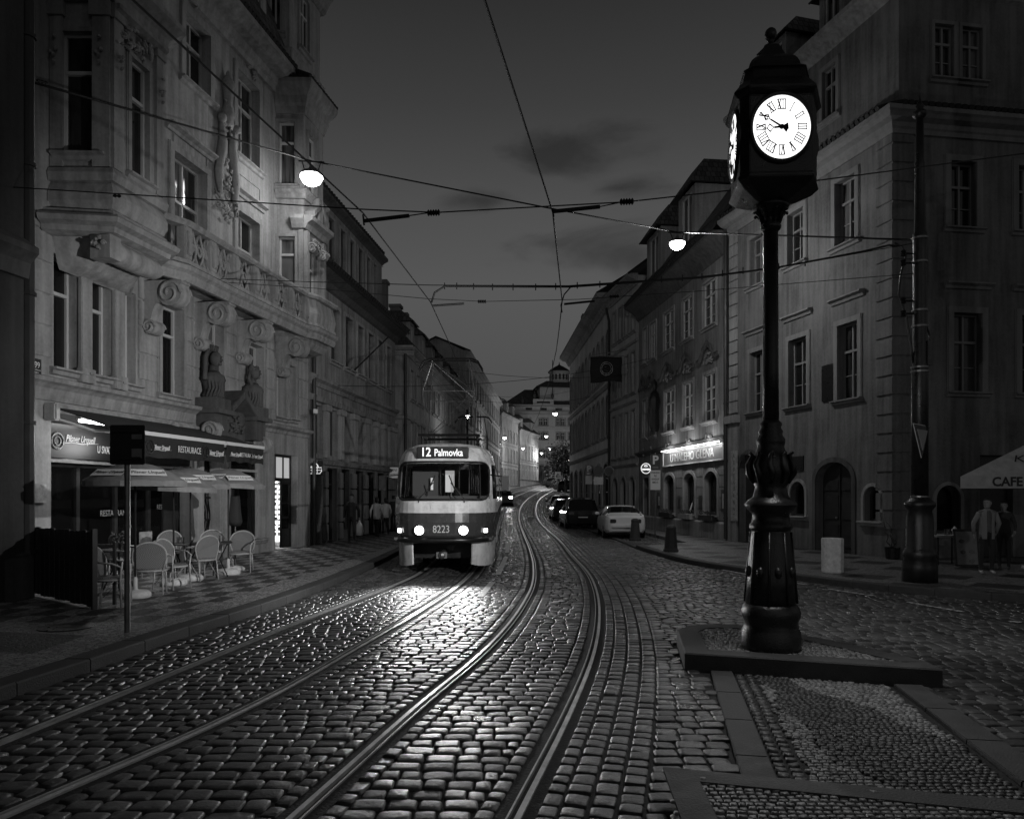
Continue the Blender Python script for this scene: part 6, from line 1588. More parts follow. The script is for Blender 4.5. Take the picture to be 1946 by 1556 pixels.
mb.tube([M_(1760,620),M_(1768,640),M_(1766,670),M_(1756,700)], .02, 6)
mb.build('feeder_cable', M_black, MS, smooth='all')
for py in (482,500,572,596): 
    mb = MB(); q = M_(1722,py); mb.bar((mx-.1,my,q[2]),(q[0]-.08,q[1],q[2]),.02); mb.lathe([(.03,-.06),(.06,-.04),(.03,-.02),(.06,0),(.03,.02),(.06,.04),(.03,.07)], 8, (q[0]-.06,q[1],q[2])); mb.build('insulator', M_black, MS)
mb = MB(); q = M_(1762,672); mb.cbox((q[0],q[1]-.05,q[2]), (.12,.14,.5)); mb.build('cable_box', M_black, MS, bevel=.01)
# ================================================================ CARS
M_carglass = mat('car glass', .008, .04, spec=.8); M_tyre = mat('tyre', .012, .7); M_rimm = mat('alloy rim', .5, .25, metal=1)
M_tail = mat('tail lamp', .05, .12); M_plate = mat('number plate', .6, .4)
def car(name, label, loc, rz, st, paint, front=None, group=None, wz=.33, wb=(.85,3.55), tail=(.0,.78), sc=1):
    """st: stations (y, half width, sill z, belt z, roof z, roof half width); tail end at y=0 faces the camera"""
    t = thing(name, label, 'car', (0,0,0), group=group)
    n = len(st); rows = []
    for y, w, zs, zb, zr, wr in st:
        zr = max(zr, zb+.02)
        rows.append([(0,zs),(w*.88,zs),(w*.98,zs+.12),(w,zs+(zb-zs)*.45),(w*.985,zs+(zb-zs)*.8),(w*.94,zb),(wr,zr-.05 if zr > zb+.1 else zb+.012),(wr*.82,zr),(0,zr+.015)])
    P = {k: MB() for k in 'pg'}
    def tall(i): return st[i][4] > st[i][3]+.1
    for i in range(n-1):
        for j in range(8):
            a, b, c, d = rows[i][j], rows[i][j+1], rows[i+1][j+1], rows[i+1][j]; ya, yb = st[i][0], st[i+1][0]
            g = False
            if j == 5 and (tall(i) and tall(i+1)) : g = True
            if j >= 6 and abs(st[i][4]-st[i+1][4]) > .15 and (tall(i) or tall(i+1)): g = True
            if j == 5 and tall(i) != tall(i+1): g = True
            for s in (1,-1):
                q = [(s*a[0],ya,a[1]),(s*b[0],ya,b[1]),(s*c[0],yb,c[1]),(s*d[0],yb,d[1])]
                if s < 0: q = q[::-1]
                P['g' if g else 'p'].add(q, [(0,1,2,3)])
    for i in (0, n-1):
        r = rows[i]; y = st[i][0]; P['p'].add([(x,y,z) for x,z in r]+[(-x,y,z) for x,z in r[::-1][1:-1]], [tuple(range(2*len(r)-2))])
    tl = [i for i in range(n) if tall(i)]
    for i in (tl[0]-1, tl[len(tl)//2], tl[-1]+1):
        k_ = min(max(i,tl[0]),tl[-1])
        for s in (1,-1): P['p'].tube([(s*rows[i][5][0]*.98,st[i][0],rows[i][5][1]-.02),(s*(rows[k_][6][0]+.005),st[k_][0],rows[k_][6][1]+.01)], .035, 6)
    P['p'].build('body', paint, t, smooth='all'); P['g'].build('windows', M_carglass, t)
    for yy in wb:
        for s in (-1,1):
            w = max(x[1] for x in st)-.02; mb = MB(); mb.tube([(s*(w-.2),yy,wz),(s*(w+.005),yy,wz)], wz, 20, rs=[wz,wz]); wl = mb.build('wheel', M_tyre, t, smooth=True)
            mb = MB(); mb.tube([(s*(w),yy,wz),(s*(w+.02),yy,wz)], wz*.68, 20); mb.build('rim', M_rimm, wl)
    w0 = st[0][1]
    zb0 = st[0][3]
    for s in (-1,1):
        mb = MB(); mb.cbox((s*(w0*.80),-.0,zb0-tail[0]-.12), (w0*.42,.06,.17 if tail[0] == 0 else .4), -s*.12); mb.build('tail_light' if not front else 'headlight', M_tail if not front else emat('car headlight', 40), t, bevel=.02)
    mb = MB(); mb.box(-.26,.26,-.03,.0,zb0-.42,zb0-.31); mb.build('number_plate', M_plate, t, bevel=.005)
    mb = MB(); mb.box(-w0*.93,w0*.93,-.08,.1,st[0][2]+.12,st[0][2]+.3); mb.build('bumper', paint, t, bevel=.04)
    for s in (-1,1):
        k = 3 if len(st) > 6 else 2; mb = MB(); y_ = [x for x in st if x[4] > x[3]+.1][-1][0]-.1 if False else max(x[0] for x in st if x[4] > x[3]+.2); mb.cbox((s*(st[3][1]+.08),y_+.25,st[3][3]+.05), (.2,.1,.13)); mb.build('mirror', paint, t, bevel=.03)
    t.location = loc; t.rotation_euler.z = rz; return t
coupe = [(0,.66,.34,.88,.89,.5),(.04,.77,.29,.94,.95,.6),(.16,.86,.25,.97,.99,.66),(.5,.905,.22,.99,1.04,.7),(.8,.92,.2,.99,1.11,.70),(1.55,.925,.18,.97,1.36,.62),(2.2,.925,.18,.96,1.41,.60),(2.8,.92,.18,.94,1.36,.60),(3.55,.92,.18,.93,.95,.74),(4.3,.90,.2,.84,.85,.7),(4.7,.84,.24,.72,.73,.6),(4.8,.72,.3,.64,.65,.5)]
mpv = [(0,.80,.34,1.0,1.02,.72),(.05,.86,.28,1.03,1.05,.72),(.38,.90,.22,1.03,1.62,.66),(1.2,.915,.2,1.02,1.72,.68),(2.2,.92,.2,1.0,1.72,.68),(3.0,.92,.2,.98,1.62,.66),(3.85,.91,.2,.96,.99,.76),(4.4,.88,.22,.86,.87,.7),(4.6,.78,.3,.72,.73,.6)]
est = [(0,.78,.34,.92,.95,.66),(.05,.84,.28,.95,1.0,.68),(.35,.87,.22,.95,1.40,.6),(1.2,.885,.2,.94,1.47,.62),(2.2,.89,.2,.93,1.46,.62),(2.9,.89,.2,.92,1.38,.6),(3.6,.88,.2,.9,.93,.74),(4.2,.86,.22,.8,.81,.7),(4.4,.76,.3,.68,.69,.6)]
M_silv = mat('silver car paint', .8, .25, metal=.1); M_blk = mat('black car paint', .015, .12); M_gry = mat('dark grey car paint', .04, .2)
def cl_(px, Y): return ((px-CX)/F*Y, Y, gz(Y))
CG = 'cars parked along the right kerb'
c1 = car('parked_car', 'silver coupe parked nearest, beside the stone bollard in front of the pub', cl_(1189,32.4), radians(-2), coupe, M_silv, group=CG)
mb = MB(); mb.tube([(0.055*cos(a), .015, .80+.055*sin(a)) for a in np.linspace(0,2*pi,13)], .008, 5); 
for k in (0,1): mb.bar((-.03,.01,.83),(.0,.01,.77),.006); mb.bar((.03,.01,.83),(0,.01,.77),.006)
bd_ = mb.build('badge', M_chr, c1); 
c2 = car('parked_car', 'tall black people carrier parked ahead of the silver coupe', cl_(1108,40.8), radians(2), mpv, M_blk, group=CG)
c3 = car('parked_car', 'dark estate car parked ahead of the black people carrier', cl_(1076,49.5), radians(1), est, M_gry, group=CG)
c4 = car('parked_car', 'farthest dark car of the parked row, mostly hidden by the estate car', cl_(1066,58), radians(0), est, M_blk, group=CG)
c5 = car('moving_car', 'car driving up behind the tram, its headlight blazing beside its rear end', cl_(957,68), 0, est[::1], M_gry, front=True)
ld = bpy.data.lights.new('headlight_beam','SPOT'); ld.energy = 260; ld.spot_size = radians(60); ld.spot_blend = .8; ld.shadow_soft_size = .1
o = bpy.data.objects.new('headlight_beam', ld); COL.objects.link(o); o.parent = c5; o.location = (.5,-.15,.7); o.rotation_euler = Vector((0,-1,-.09)).to_track_quat('-Z','Y').to_euler()
for px, Y, lb in ((1034,112,'left of the distant cars standing before the palace door'),(1049,104,'middle one of the distant cars under the dark tree'),(1056,98,'right and nearest of the distant cars by the warning sign')):
    car('distant_car', lb, cl_(px,Y), radians(-70), est, M_gry, group='cars at the far junction')
# ================================================================ CAFE TERRACE
M_canv = mat('striped canvas', .2, .85, var=.3, vs=6); M_canvd = mat('dark awning canvas', .02, .8); M_canl = mat('pale canvas', .42, .85, var=.25, vs=5)
M_cane = mat('pale cane', .34, .45, var=.25, vs=10); M_stone = mat('cast stone', .5, .8, var=.3, vs=8, bump=.3, bs=30); M_lett = mat('white lettering', .75, .6)
def weave_ex(m, n, l, b, tx):
    ck_ = n.new('ShaderNodeTexChecker'); ck_.inputs['Scale'].default_value = 70; ck_.inputs[1].default_value = (.22,)*3+(1,); ck_.inputs[2].default_value = (.05,)*3+(1,); l.new(tx.outputs['Object'], ck_.inputs[0]); l.new(ck_.outputs[0], b.inputs['Base Color'])
M_weave = mat('woven cane', .3, .7, extra=weave_ex)
def script(par, fac_m, size, name='brewery_script', m=None):
    """cursive brewery lettering with its flourish beneath"""
    text('Pilsner Urquell', size, fac_m, m or M_lett, name, par, .003, shear=.35, sx=.68, bold=size*.012)
    mb = MB(); pts = [(-2.6,-.52),(-1.2,-.40),(.2,-.45),(1.6,-.34),(2.6,-.30)]
    w = .06*size
    v = [fac_m@Vector((x*size,z*size-w*(1-abs(x)/3),0)) for x,z in pts]+[fac_m@Vector((x*size,z*size+w*(1-abs(x)/3),0)) for x,z in pts[::-1]]
    v2 = [p+(fac_m.to_3x3()@Vector((0,0,.004))) for p in v]; k = len(v)
    mb.add(v+v2, [tuple(range(k)), tuple(range(k,2*k))]+[(i,(i+1)%k,k+(i+1)%k,k+i) for i in range(k)]); mb.build(name, m or M_lett, par)
def round_mark(par, fm_, r, m):
    mb = MB(); mb.tube([fm_@Vector((r*cos(a),r*sin(a),.004)) for a in np.linspace(0,2*pi,17)], r*.12, 5); mb.tube([fm_@Vector((r*.55*cos(a),r*.55*sin(a),.004)) for a in np.linspace(0,2*pi,13)], r*.08, 5); mb.build('round_mark', m, par)
# fascia lettering on the house
fas = [o for o in bpy.data.objects if o.name.startswith('fascia')][0]
M_lit = mat('lit fascia letters', .6, .5, emit=.1)
ux = FL.u(152,-.06); script(fas, FL.mtx(ux, -.045, 3.02), .20, m=M_lit)
text('U SVATÉHO TOMÁŠE', .22, FL.mtx(FL.u(184,-.06), -.05, 2.84), M_lit, 'fascia_text', fas, .003, sx=.62, bold=.003, align='LEFT')
ux = FL.u(120,-.06); round_mark(fas, FL.mtx(FL.u(108,-.06), -.05, 2.95), .16, M_metal)
# awnings
def awning(label, fac, u0, u1, vout, zw, zo, drop, words):
    t = thing('awning', label, 'awning', fac.P(u0,0,zw)); P = fac.P
    mb = MB(); mb.hexa([P(u0,0.06,zw-.02),P(u1,.06,zw-.02),P(u1,vout,zo-.02),P(u0,vout,zo-.02),P(u0,.06,zw),P(u1,.06,zw),P(u1,vout,zo),P(u0,vout,zo)]); mb.build('canopy', M_canvd, t)
    mb = MB(); mb.box(u0-.02,u1+.02,vout-.02,vout+.05,zo-.06,zo+.02, fn=P); mb.build('front_bar', mat('white metal bar', .7, .4), t)
    n = 28; mb = MB(); vs = []
    for i in range(n+1):
        u_ = u0+(u1-u0)*i/n; sc_ = .035*abs(sin(pi*i/n*3)); vs += [P(u_,vout+.03+.012*sin(i*1.3),zo-.06),P(u_,vout+.035+.02*sin(i*1.3),zo-drop+sc_)]
    vs2 = [(x+fac.n[0]*.006,y+fac.n[1]*.006,z) for x,y,z in vs]; k = len(vs)
    mb.add(vs+vs2, [(2*i,2*i+1,2*i+3,2*i+2) for i in range(n)]+[(k+2*i,k+2*i+2,k+2*i+3,k+2*i+1) for i in range(n)]+[(2*i+1,k+2*i+1,k+2*i+3,2*i+3) for i in range(n)]); va = mb.build('valance', M_canvd, t)
    for kind, fr_, sz in words:
        uu = fac.u(fr_, vout); m_ = fac.mtx(uu, vout+.062, zo-.06-drop*.44)
        if kind == 'S': script(va, m_, sz*.78)
        elif kind == 'O': round_mark(va, m_, sz*.7, M_gry)
        else: text(kind, sz, m_, M_lett, 'valance_text', va, .002, sx=.72)
    for u_ in (u0+.15, (u0+u1)/2, u1-.15): mb = MB(); mb.tube([P(u_,.1,zw-.25),P(u_+.1,vout*.55,(zw+zo)/2-.25),P(u_,vout,zo-.05)], .025, 6); mb.build('folding_arm', M_lett, t)
    mb = MB(); mb.box(u0-.15,u0-.0,.0,.28,zw-.3,zw+.05, fn=P); mb.box(u0,u1,.0,.14,zw-.12,zw+.06, fn=P); mb.build('cassette', M_trim, t, bevel=.03)
    return t
VO = 1.5
ua0 = FL.u(222,VO); ua1 = FL.u(424,VO)
awning('long dark awning over the cafe front with brewery and restaurant lettering on its valance', FL, ua0, ua1, VO, 3.62, 3.15, .52, [('S',302,.17),('RESTAURACE',356,.20),('S',406,.2),('O',386,.2),('O',279,.2)])
ub0_, ub1_ = FL.u(428,VO), FL.u(499,VO)
awning('shorter dark awning beyond the long one, over the narrow shop window', FL, ub0_, ub1_, VO, 3.6, 3.15, .48, [('S',444,.15),('RESTAURACE',465,.15),('S',486,.15),('O',476,.14)])
# fluorescent tubes under the awning
for k, px in enumerate((172, 202)):
    q = FL.P(FL.u(px,.45), .45, 3.36); t = thing('tube_lamp', ('left' if k == 0 else 'right')+' lit fluorescent tube under the long awning, above the fascia lettering', 'tube lamp', q, 'tube lamps under the awning')
    mb = MB(); mb.box(FL.u(px,.45)-.32,FL.u(px,.45)+.32,.40,.50,3.38,3.44, fn=FL.P); mb.build('housing', M_lett, t)
    mb = MB(); mb.tube([FL.P(FL.u(px,.45)-.30,.45,3.35),FL.P(FL.u(px,.45)+.30,.45,3.35)], .03, 8); mb.build('tube', emat('fluorescent tube', 12), t)
CAFE_LIGHT = []
for px in (230, 330): CAFE_LIGHT.append(FL.P(FL.u(px,1.2),1.2,3.0))
# shop front inside the big opening
def part_box(par, name, fac, b, m, **k):
    mb = MB(); mb.box(*b, fn=fac.P); return mb.build(name, m, par, **k)
a, b = uS0, uS1
mb = MB()
for uu in np.linspace(a, b, 5): mb.box(uu-.05,uu+.05,-.5,-.38,.14,2.55, fn=FL.P)
mb.box(a,b,-.5,-.38,.14,.6, fn=FL.P); mb.box(a,b,-.5,-.38,2.45,2.56, fn=FL.P); mb.build('shop_frame', M_wood, L1)
part_box(L1, 'shop_window', FL, (a,b,-.46,-.44,.6,2.45), M_shop)
# poster boards, menus and glowing glints behind the glass
def board(fac, px, py0, py1, w, v, m, par=L1, name='poster', ref=None, words=None, wm=None, wsz=.1):
    u_ = fac.u(px, v); z1_, z0_ = fac.z(px, py0, v), fac.z(px, py1, v)
    o = part_box(par, name, fac, (u_-w/2,u_+w/2,v,v+.025,z0_,z1_), m)
    if words:
        for i, wd in enumerate(words): text(wd, wsz, fac.mtx(u_, v+.028, z1_-wsz*(.9+1.25*i)), wm or M_lett, 'lettering', o, .001, sx=.75)
    return o
M_post = mat('faded poster', .4, .6, var=.5, vs=9); M_pdark = mat('dark board', .03, .5, var=.4)
board(FL, 73, 920, 955, .34, .03, M_post, name='menu_board'); board(FL, 220, 922, 962, .5, -.6, M_pdark); board(FL, 215, 890, 1045, .75, -.8, M_post); board(FL, 320, 925, 1010, .55, -.43, M_pdark, words=['']*0)
text('RESTAURANT', .19, FL.mtx(FL.u(218,-.42), -.42, FL.z(218,975,-.42)), M_lett, 'window_lettering', L1, .001, sx=.8)
text('RESTAURANT', .17, FL.mtx(FL.u(318,-.42), -.42, FL.z(318,963,-.42)), M_lett, 'window_lettering', L1, .001, sx=.8)
board(FL, 118, 930, 965, .3, -.9, M_lett); board(FL, 276, 1010, 1040, .45, -.4, M_post)
r_ = random.Random(5); mb = MB()
for k in range(90):
    u_ = FL.u(r_.uniform(100,165),-1.2); q = FL.P(u_, -1.2-r_.random()*.6, r_.uniform(1.2,2.5)); mb.ball(q, r_.uniform(.008,.016), 4)
mb.build('bar_glints', emat('glowing bar glints', 3), L1)  # small glowing balls put in as glints
# shops in the smaller openings
for (ua, ub, z0, z1), nm in zip(shop[1:], ('door','shop_window','door')):
    bk = MB(); bk.box(ub+.05,ub+.1,-1.3,-.36,z0,z1, fn=FL.P); bk.box(ua-.1,ub+.1,-1.4,-1.3,z0,z1, fn=FL.P); bk.box(ua-.1,ub+.1,-1.3,-.36,z1,z1+.05, fn=FL.P); bk.build('shop_interior', mat('shop back wall', .2, .8, var=.5, vs=3) if ub < FL.u(510) else mat('bright shop wall', .6, .7), L1)
win(L1, FL, shop[2], fm=M_frame, surround=.1, mull=0, trans=(.82,), sill=True, pm=M_shop, name='shop_window')
# scroll grille door
mb = MB(); ua, ub = shop[1][0], shop[1][1]; n_ = 7
for i in range(n_): 
    u_ = ua+(ub-ua)*(i+.5)/n_; mb.tube([FL.P(u_+.05*sin(z*6),-.3,z) for z in np.linspace(.2,2.9,19)], .015, 5)
for z in (.2,1.2,1.8,2.85): mb.box(ua,ub,-.33,-.28,z-.02,z+.02, fn=FL.P)
mb.build('door_grille', M_black, L1)
# lit double door with open leaf
d0, d1 = shop[3][0], shop[3][1]
mb = MB(); mb.box(d0,d0+.07,-.34,-.24,.14,3.2, fn=FL.P); mb.box(d1-.07,d1,-.34,-.24,.14,3.2, fn=FL.P); mb.box(d0,d1,-.34,-.24,2.32,2.44, fn=FL.P); mb.box(d0,d1,-.34,-.24,3.12,3.2, fn=FL.P)
for k in (1,2): mb.box(d0+(d1-d0)*k/3-.03,d0+(d1-d0)*k/3+.03,-.33,-.25,2.44,3.12, fn=FL.P)
fr_ = mb.build('door_frame', M_black, L1)
mb = MB(); mb.box(d0+.07,d1-.07,-.30,-.28,2.44,3.12, fn=FL.P); mb.build('fanlight', mat('milky lit glass', .6, .4, emit=.3), fr_)
um_ = (d0+d1)/2
for s, (x0, x1) in enumerate(((d0+.07, d0+.07+(um_-d0)*.55),(um_+.1, d1-.07))):
    mb = MB(); mb.box(x0,x0+.06,-.3,-.25,.14,2.32, fn=FL.P); mb.box(x1-.06,x1,-.3,-.25,.14,2.32, fn=FL.P); mb.box(x0,x1,-.3,-.25,.14,.75, fn=FL.P); mb.box(x0,x1,-.3,-.25,2.24,2.32, fn=FL.P); mb.box(x0,x1,-.3,-.26,1.6,1.64, fn=FL.P); mb.box(x0,x1,-.3,-.25,1.1 if s else .75,1.16 if s else .8, fn=FL.P)
    lf = mb.build('door', M_black, L1); mb = MB(); mb.box(x0+.05,x1-.05,-.285,-.275,.75,2.24, fn=FL.P); mb.build('pane', glassm('clear door glass', .01, .05, .03), lf)
mb = MB(); mb.box(d0+.1,d1-.1,-1.28,-1.26,.3,2.9, fn=FL.P); mb.box(d1+.02,d1+.04,-1.26,-.36,.3,2.9, fn=FL.P); mb.build('glowing_shop_wall', mat('glowing shelf wall', .6, .6, emit=3), L1)  # wall glows by itself, the shop's light put into its material
mb = MB(); r_ = random.Random(9)
for z in np.arange(.5,2.3,.17):
    for k in range(9):
        u_ = d0+.15+(d1-d0-.3)*k/9; mb.box(u_,u_+.07*r_.uniform(.5,1.6),-1.2,-1.1,z,z+r_.uniform(.05,.13), fn=FL.P)
for z in np.arange(.5,2.7,.17):
    for k in range(8): v_ = -1.2+.1*k; mb.box(d1-.06,d1+.01,v_,v_+.08*r_.uniform(.4,.9),z,z+r_.uniform(.05,.13), fn=FL.P)
mb.build('shelf_goods', M_gry, L1)
SHOP_LIGHT = FL.P(um_, -.6, 2.9)
# ---- furniture
def chair_mesh(label):
    t = thing('wicker_chair', label, 'chair', (0,0,0), group='wicker chairs on the cafe terrace')
    def B(): return MB()
    for s in (-1,1):
        mb = B(); mb.tube([(s*.24,-.22,0),(s*.23,-.2,.42),(s*.25,-.22,.62),(s*.28,-.1,.68),(s*.27,.15,.70)], .016, 6); mb.build('front_leg', M_cane, t, smooth='all')
        mb = B(); mb.tube([(s*.22,.24,0),(s*.21,.19,.42)], .016, 6); mb.tube([(s*.22,-.1,.40),(s*.22,.2,.1)], .010, 5); mb.build('rear_leg', M_cane, t, smooth='all')
    mb = B(); mb.lathe([(.25,.40),(.265,.42),(.265,.45),(.24,.465)], 16); mb.build('seat', M_weave, t, smooth=True)
    mb = B(); mb.tube([(.265*cos(a),.265*sin(a),.42) for a in np.linspace(0,2*pi,17)], .018, 6); mb.build('seat_frame', M_cane, t, smooth='all')
    arch = [(x, y, z) for x, y, z in [(.27*cos(a)*(1.0), .17+.07*sin(a), .70+.22*sin(a)) for a in np.linspace(0,pi,13)]]
    mb = B(); mb.tube([(.21,.17,.42),(.265,.17,.6)]+arch+[(-.265,.17,.6),(-.21,.17,.42)], .018, 6); mb.build('back_frame', M_cane, t, smooth='all')
    mb = B(); pts = [(.2,.175,.46),(.25,.18,.6)]+[(x*.97,y,z-.01) for x,y,z in arch]+[(-.25,.18,.6),(-.2,.175,.46)]; k = len(pts)
    mb.add(pts+[(x,y+.012,z) for x,y,z in pts], [tuple(range(k)), tuple(range(k,2*k))]); mb.build('backrest', M_weave, t)
    return t
CH = chair_mesh('nearest wicker chair, side on, beside the black sign post')
def gl(px, py, z=.12): q = ground(px, py, z); return (q[0], q[1], z)
CH.location = gl(212,1150); CH.rotation_euler.z = radians(100)
for px, py, rz, lb in ((286,1128,200,'wicker chair right of the black sign post, its rounded back to the camera'),(238,1098,150,'wicker chair behind the sign post, its back rising over the first table'),(327,1118,75,'wicker chair between the two near umbrella bases, turned sideways'),
    (383,1102,240,'wicker chair left of the farther umbrella base, half turned away'),(403,1082,20,'wicker chair behind the table with glasses, against the door grille'),(458,1086,10,'wicker chair facing the camera at the far end of the terrace'),(318,1085,10,'wicker chair with a bright curved rail behind the middle table')):
    dup(CH, gl(px,py), radians(rz), lb)
def table(label, loc, first=None):
    t = thing('cafe_table', label, 'table', loc, 'round tables on the cafe terrace'); x, y, z = loc
    mb = MB(); mb.lathe([(.34,.71),(.36,.72),(.36,.74),(.34,.75)], 20, loc); mb.build('tabletop', M_wood, t, smooth=True)
    for k in range(4):
        a = k*pi/2+.5; mb = MB(); mb.tube([(x+.26*cos(a),y+.26*sin(a),z),(x+.1*cos(a),y+.1*sin(a),z+.38),(x+.26*cos(a),y+.26*sin(a),z+.71)], .014, 5); mb.build('leg', M_black, t)
    return t
M_clear = glassm('drinking glass', .3, .25, .02)
def glass(label, p, h=.13):
    mb = MB(); mb.lathe([(.025,0),(.03,.005),(.035,h),(.032,h),(.026,.012)], 10, p); o = mb.build('drinking_glass', M_clear, None, smooth=True, loc=p); tag(o, label, 'glass', 'glasses on the terrace tables')
for px, py, lb in ((226,1120,'near terrace table beside the sign post, a plant on it'),(352,1100,'middle terrace table with empty glasses'),(408,1096,'far terrace table between the two rear chairs')):
    p = gl(px,py); table(lb, p)
    if px > 300:
        for k in range(3): glass(('left','centre','right')[k]+' empty glass on the '+('middle' if px < 380 else 'far')+' terrace table', (p[0]-.15+.14*k, p[1]-.1*(k%2), p[2]+.75))
    else:
        pt = thing('table_plant', 'small bushy potted plant on the near terrace table', 'plant', (p[0]+.05,p[1],p[2]+.75)); mb = MB(); mb.lathe([(.05,0),(.07,.1)], 10, (p[0]+.05,p[1],p[2]+.75)); mb.build('pot', M_black, pt)
        mb = MB(); r_ = random.Random(3)
        for k in range(160):
            a = r_.uniform(0,6.28); rr = r_.uniform(0,.16); q = Vector((p[0]+.05+rr*cos(a), p[1]+rr*sin(a), p[2]+.86+r_.uniform(0,.2))); s = .03; d1_ = Vector((r_.uniform(-1,1),r_.uniform(-1,1),r_.uniform(-1,1))).normalized()*s; d2_ = Vector((r_.uniform(-1,1),r_.uniform(-1,1),1)).normalized()*s
            mb.add([q-d1_,q+d1_,q+d2_*1.6], [(0,1,2)])
        mb.build('leaves', mat('leaf', .06, .6), pt)
def parasol(label, base, r, z1, tilt=0, words=True, seg=8, m=None, ph=0):
    t = thing('parasol', label, 'parasol', base, 'open parasols on the cafe terrace'); x, y, z = base
    mb = MB(); mb.bar((x,y,z+.1),(x,y,z1+.03),.018,8); mb.build('pole', M_black, t)
    mb = MB(); mb.lathe([(.22,0),(.25,.02),(.25,.08),(.20,.13),(.06,.14),(.035,.16),(.035,.34),(.02,.36)], 20, base); mb.build('base', M_stone, t, smooth='all')
    mb = MB(); vs = [(0,0,0)]; n = seg*4
    for i in range(1,4):
        for k in range(n):
            a = 2*pi*k/n+ph; f = i/3; sag = 1-.05*f*(1-cos(a*seg-ph*seg))/2 if False else 1-.045*f*abs(sin((a-ph)*seg/2)); rr = r*f*sag; vs.append((rr*cos(a), rr*sin(a), -.42*r*(f**1.6)*1.0+.02*abs(sin((a-ph)*seg/2))*f))
    for k in range(n): a = 2*pi*k/n+ph; sag = 1-.045*abs(sin((a-ph)*seg/2)); vs.append((r*sag*1.0*cos(a), r*sag*sin(a), -.42*r-.08))
    R_ = Matrix.Rotation(tilt, 3, 'Y'); V = [tuple(R_@Vector(v)+Vector((x,y,z1))) for v in vs]
    fs = [(0,1+k,1+(k+1)%n) for k in range(n)]+[(1+i*n+k,1+i*n+(k+1)%n,1+(i+1)*n+(k+1)%n,1+(i+1)*n+k) for i in range(3) for k in range(n)]
    mb.add(V, fs); cn = mb.build('canopy', m or M_canv, t, recalc=False)
    sl = cn.modifiers.new('t', 'SOLIDIFY'); sl.thickness = .006
    mb = MB()
    for k in range(seg): a = 2*pi*k/seg+ph; e_ = R_@Vector((r*.97*cos(a), r*.97*sin(a), -.43*r)); mb.bar((x,y,z1-.02), tuple(e_+Vector((x,y,z1))), .008, 4)
    mb.build('ribs', M_black, t)
    if words:
        for a in (-pi/2-.15, -pi/2+.75):
            d_ = Vector((cos(a), sin(a), 0)); nrm = (d_*.58+Vector((0,0,1))).normalized(); c = Vector((x,y,z1))+R_@(d_*r*.78+Vector((0,0,-.42*r*.78**1.6+.02)))
            xd = Vector((-sin(a), cos(a), 0)); m_ = frame_mtx(tuple(c+nrm*.02), tuple(xd), tuple(nrm))
            pb_ = MB(); w_, h_ = .34*r, .13*r
            pb_.add([m_@Vector(q) for q in ((-w_,-h_,-.004),(w_,-h_,-.004),(w_,h_,-.004),(-w_,h_,-.004))], [(0,1,2,3)]); pl = pb_.build('logo_patch', M_lett, cn)
            text('Pilsner Urquell', .15*r, m_, M_black, 'logo_lettering', pl, .001, shear=.3, sx=.7)
    return t
parasol('nearest open parasol, its canopy behind the black sign plate', gl(257,1136), .82, 2.43, 0, ph=.2)
parasol('second open parasol over the middle of the terrace', gl(330,1112), .80, 2.36, .05, ph=.5)
parasol('third open parasol, drooping over the table with glasses', gl(362,1103), .78, 2.42, .04, ph=.9)
parasol('farthest open parasol at the end of the cafe terrace', gl(434,1092), .80, 2.45, .06, ph=.3)
# folded parasol
p = gl(447,1084); t = thing('folded_parasol', 'folded dark parasol with brewery mark standing at the far end of the terrace', 'parasol', p); mb = MB(); mb.bar((p[0],p[1],p[2]),(p[0],p[1],2.35),.02); mb.build('pole', M_black, t)
mb = MB(); mb.lathe([(.02,2.3),(.06,2.2),(.11,1.8),(.14,1.45),(.17,1.25),(.12,1.15),(.05,1.2)], 12, (p[0],p[1],0), flute=.18); mb.build('canopy', M_canvd, t, smooth='all')
mb = MB(); mb.lathe([(.2,0),(.22,.05),(.16,.1),(.03,.12)], 16, p); mb.build('base', M_stone, t, smooth='all')
# wooden fence panel with posts at the near end
t = thing('wooden_fence', 'dark plank fence screening the near end of the cafe terrace', 'fence', gl(120,1155))
A = Vector(gl(52,1128)); B_ = Vector(gl(176,1157)); n_ = 13; d_ = (B_-A)
for i in range(n_):
    c = A+d_*((i+.5)/n_); mb = MB(); mb.cbox((c.x,c.y,.12+.60+.01*(i%3)), (d_.length/n_*.86,.025,1.15), atan2(d_.y,d_.x)); mb.build('plank', M_wood, t, bevel=.004)
for f in (0,1.02):
    c = A+d_*f; mb = MB(); mb.cbox((c.x,c.y,.72), (.07,.07,1.25), atan2(d_.y,d_.x)); mb.build('post', M_wood, t)
for z in (.45,1.05): mb = MB(); c = A+d_*.5; mb.cbox((c.x,c.y+.03,z), (d_.length,.03,.08), atan2(d_.y,d_.x)); mb.build('rail', M_wood, t)
t = thing('wooden_rack', 'narrow open wooden frame standing beside the plank fence', 'rack', gl(170,1152)); c = Vector(gl(168,1150))
for dx in (-.02,.36): mb = MB(); mb.cbox((c.x+dx,c.y+.1,.62),(.04,.05,1.0)); mb.build('post', M_wood, t)
for z in (.5,1.05): mb = MB(); mb.cbox((c.x+.17,c.y+.1,z),(.34,.04,.05)); mb.build('rail', M_wood, t)
# manhole cover
p = gl(127,1192); mb = MB(); mb.lathe([(.34,0),(.34,.012),(.32,.014)], 28, p); mh = mb.build('manhole_cover', M_iron, None, loc=p); tag(mh, 'round iron manhole cover set in the left pavement', 'manhole cover')
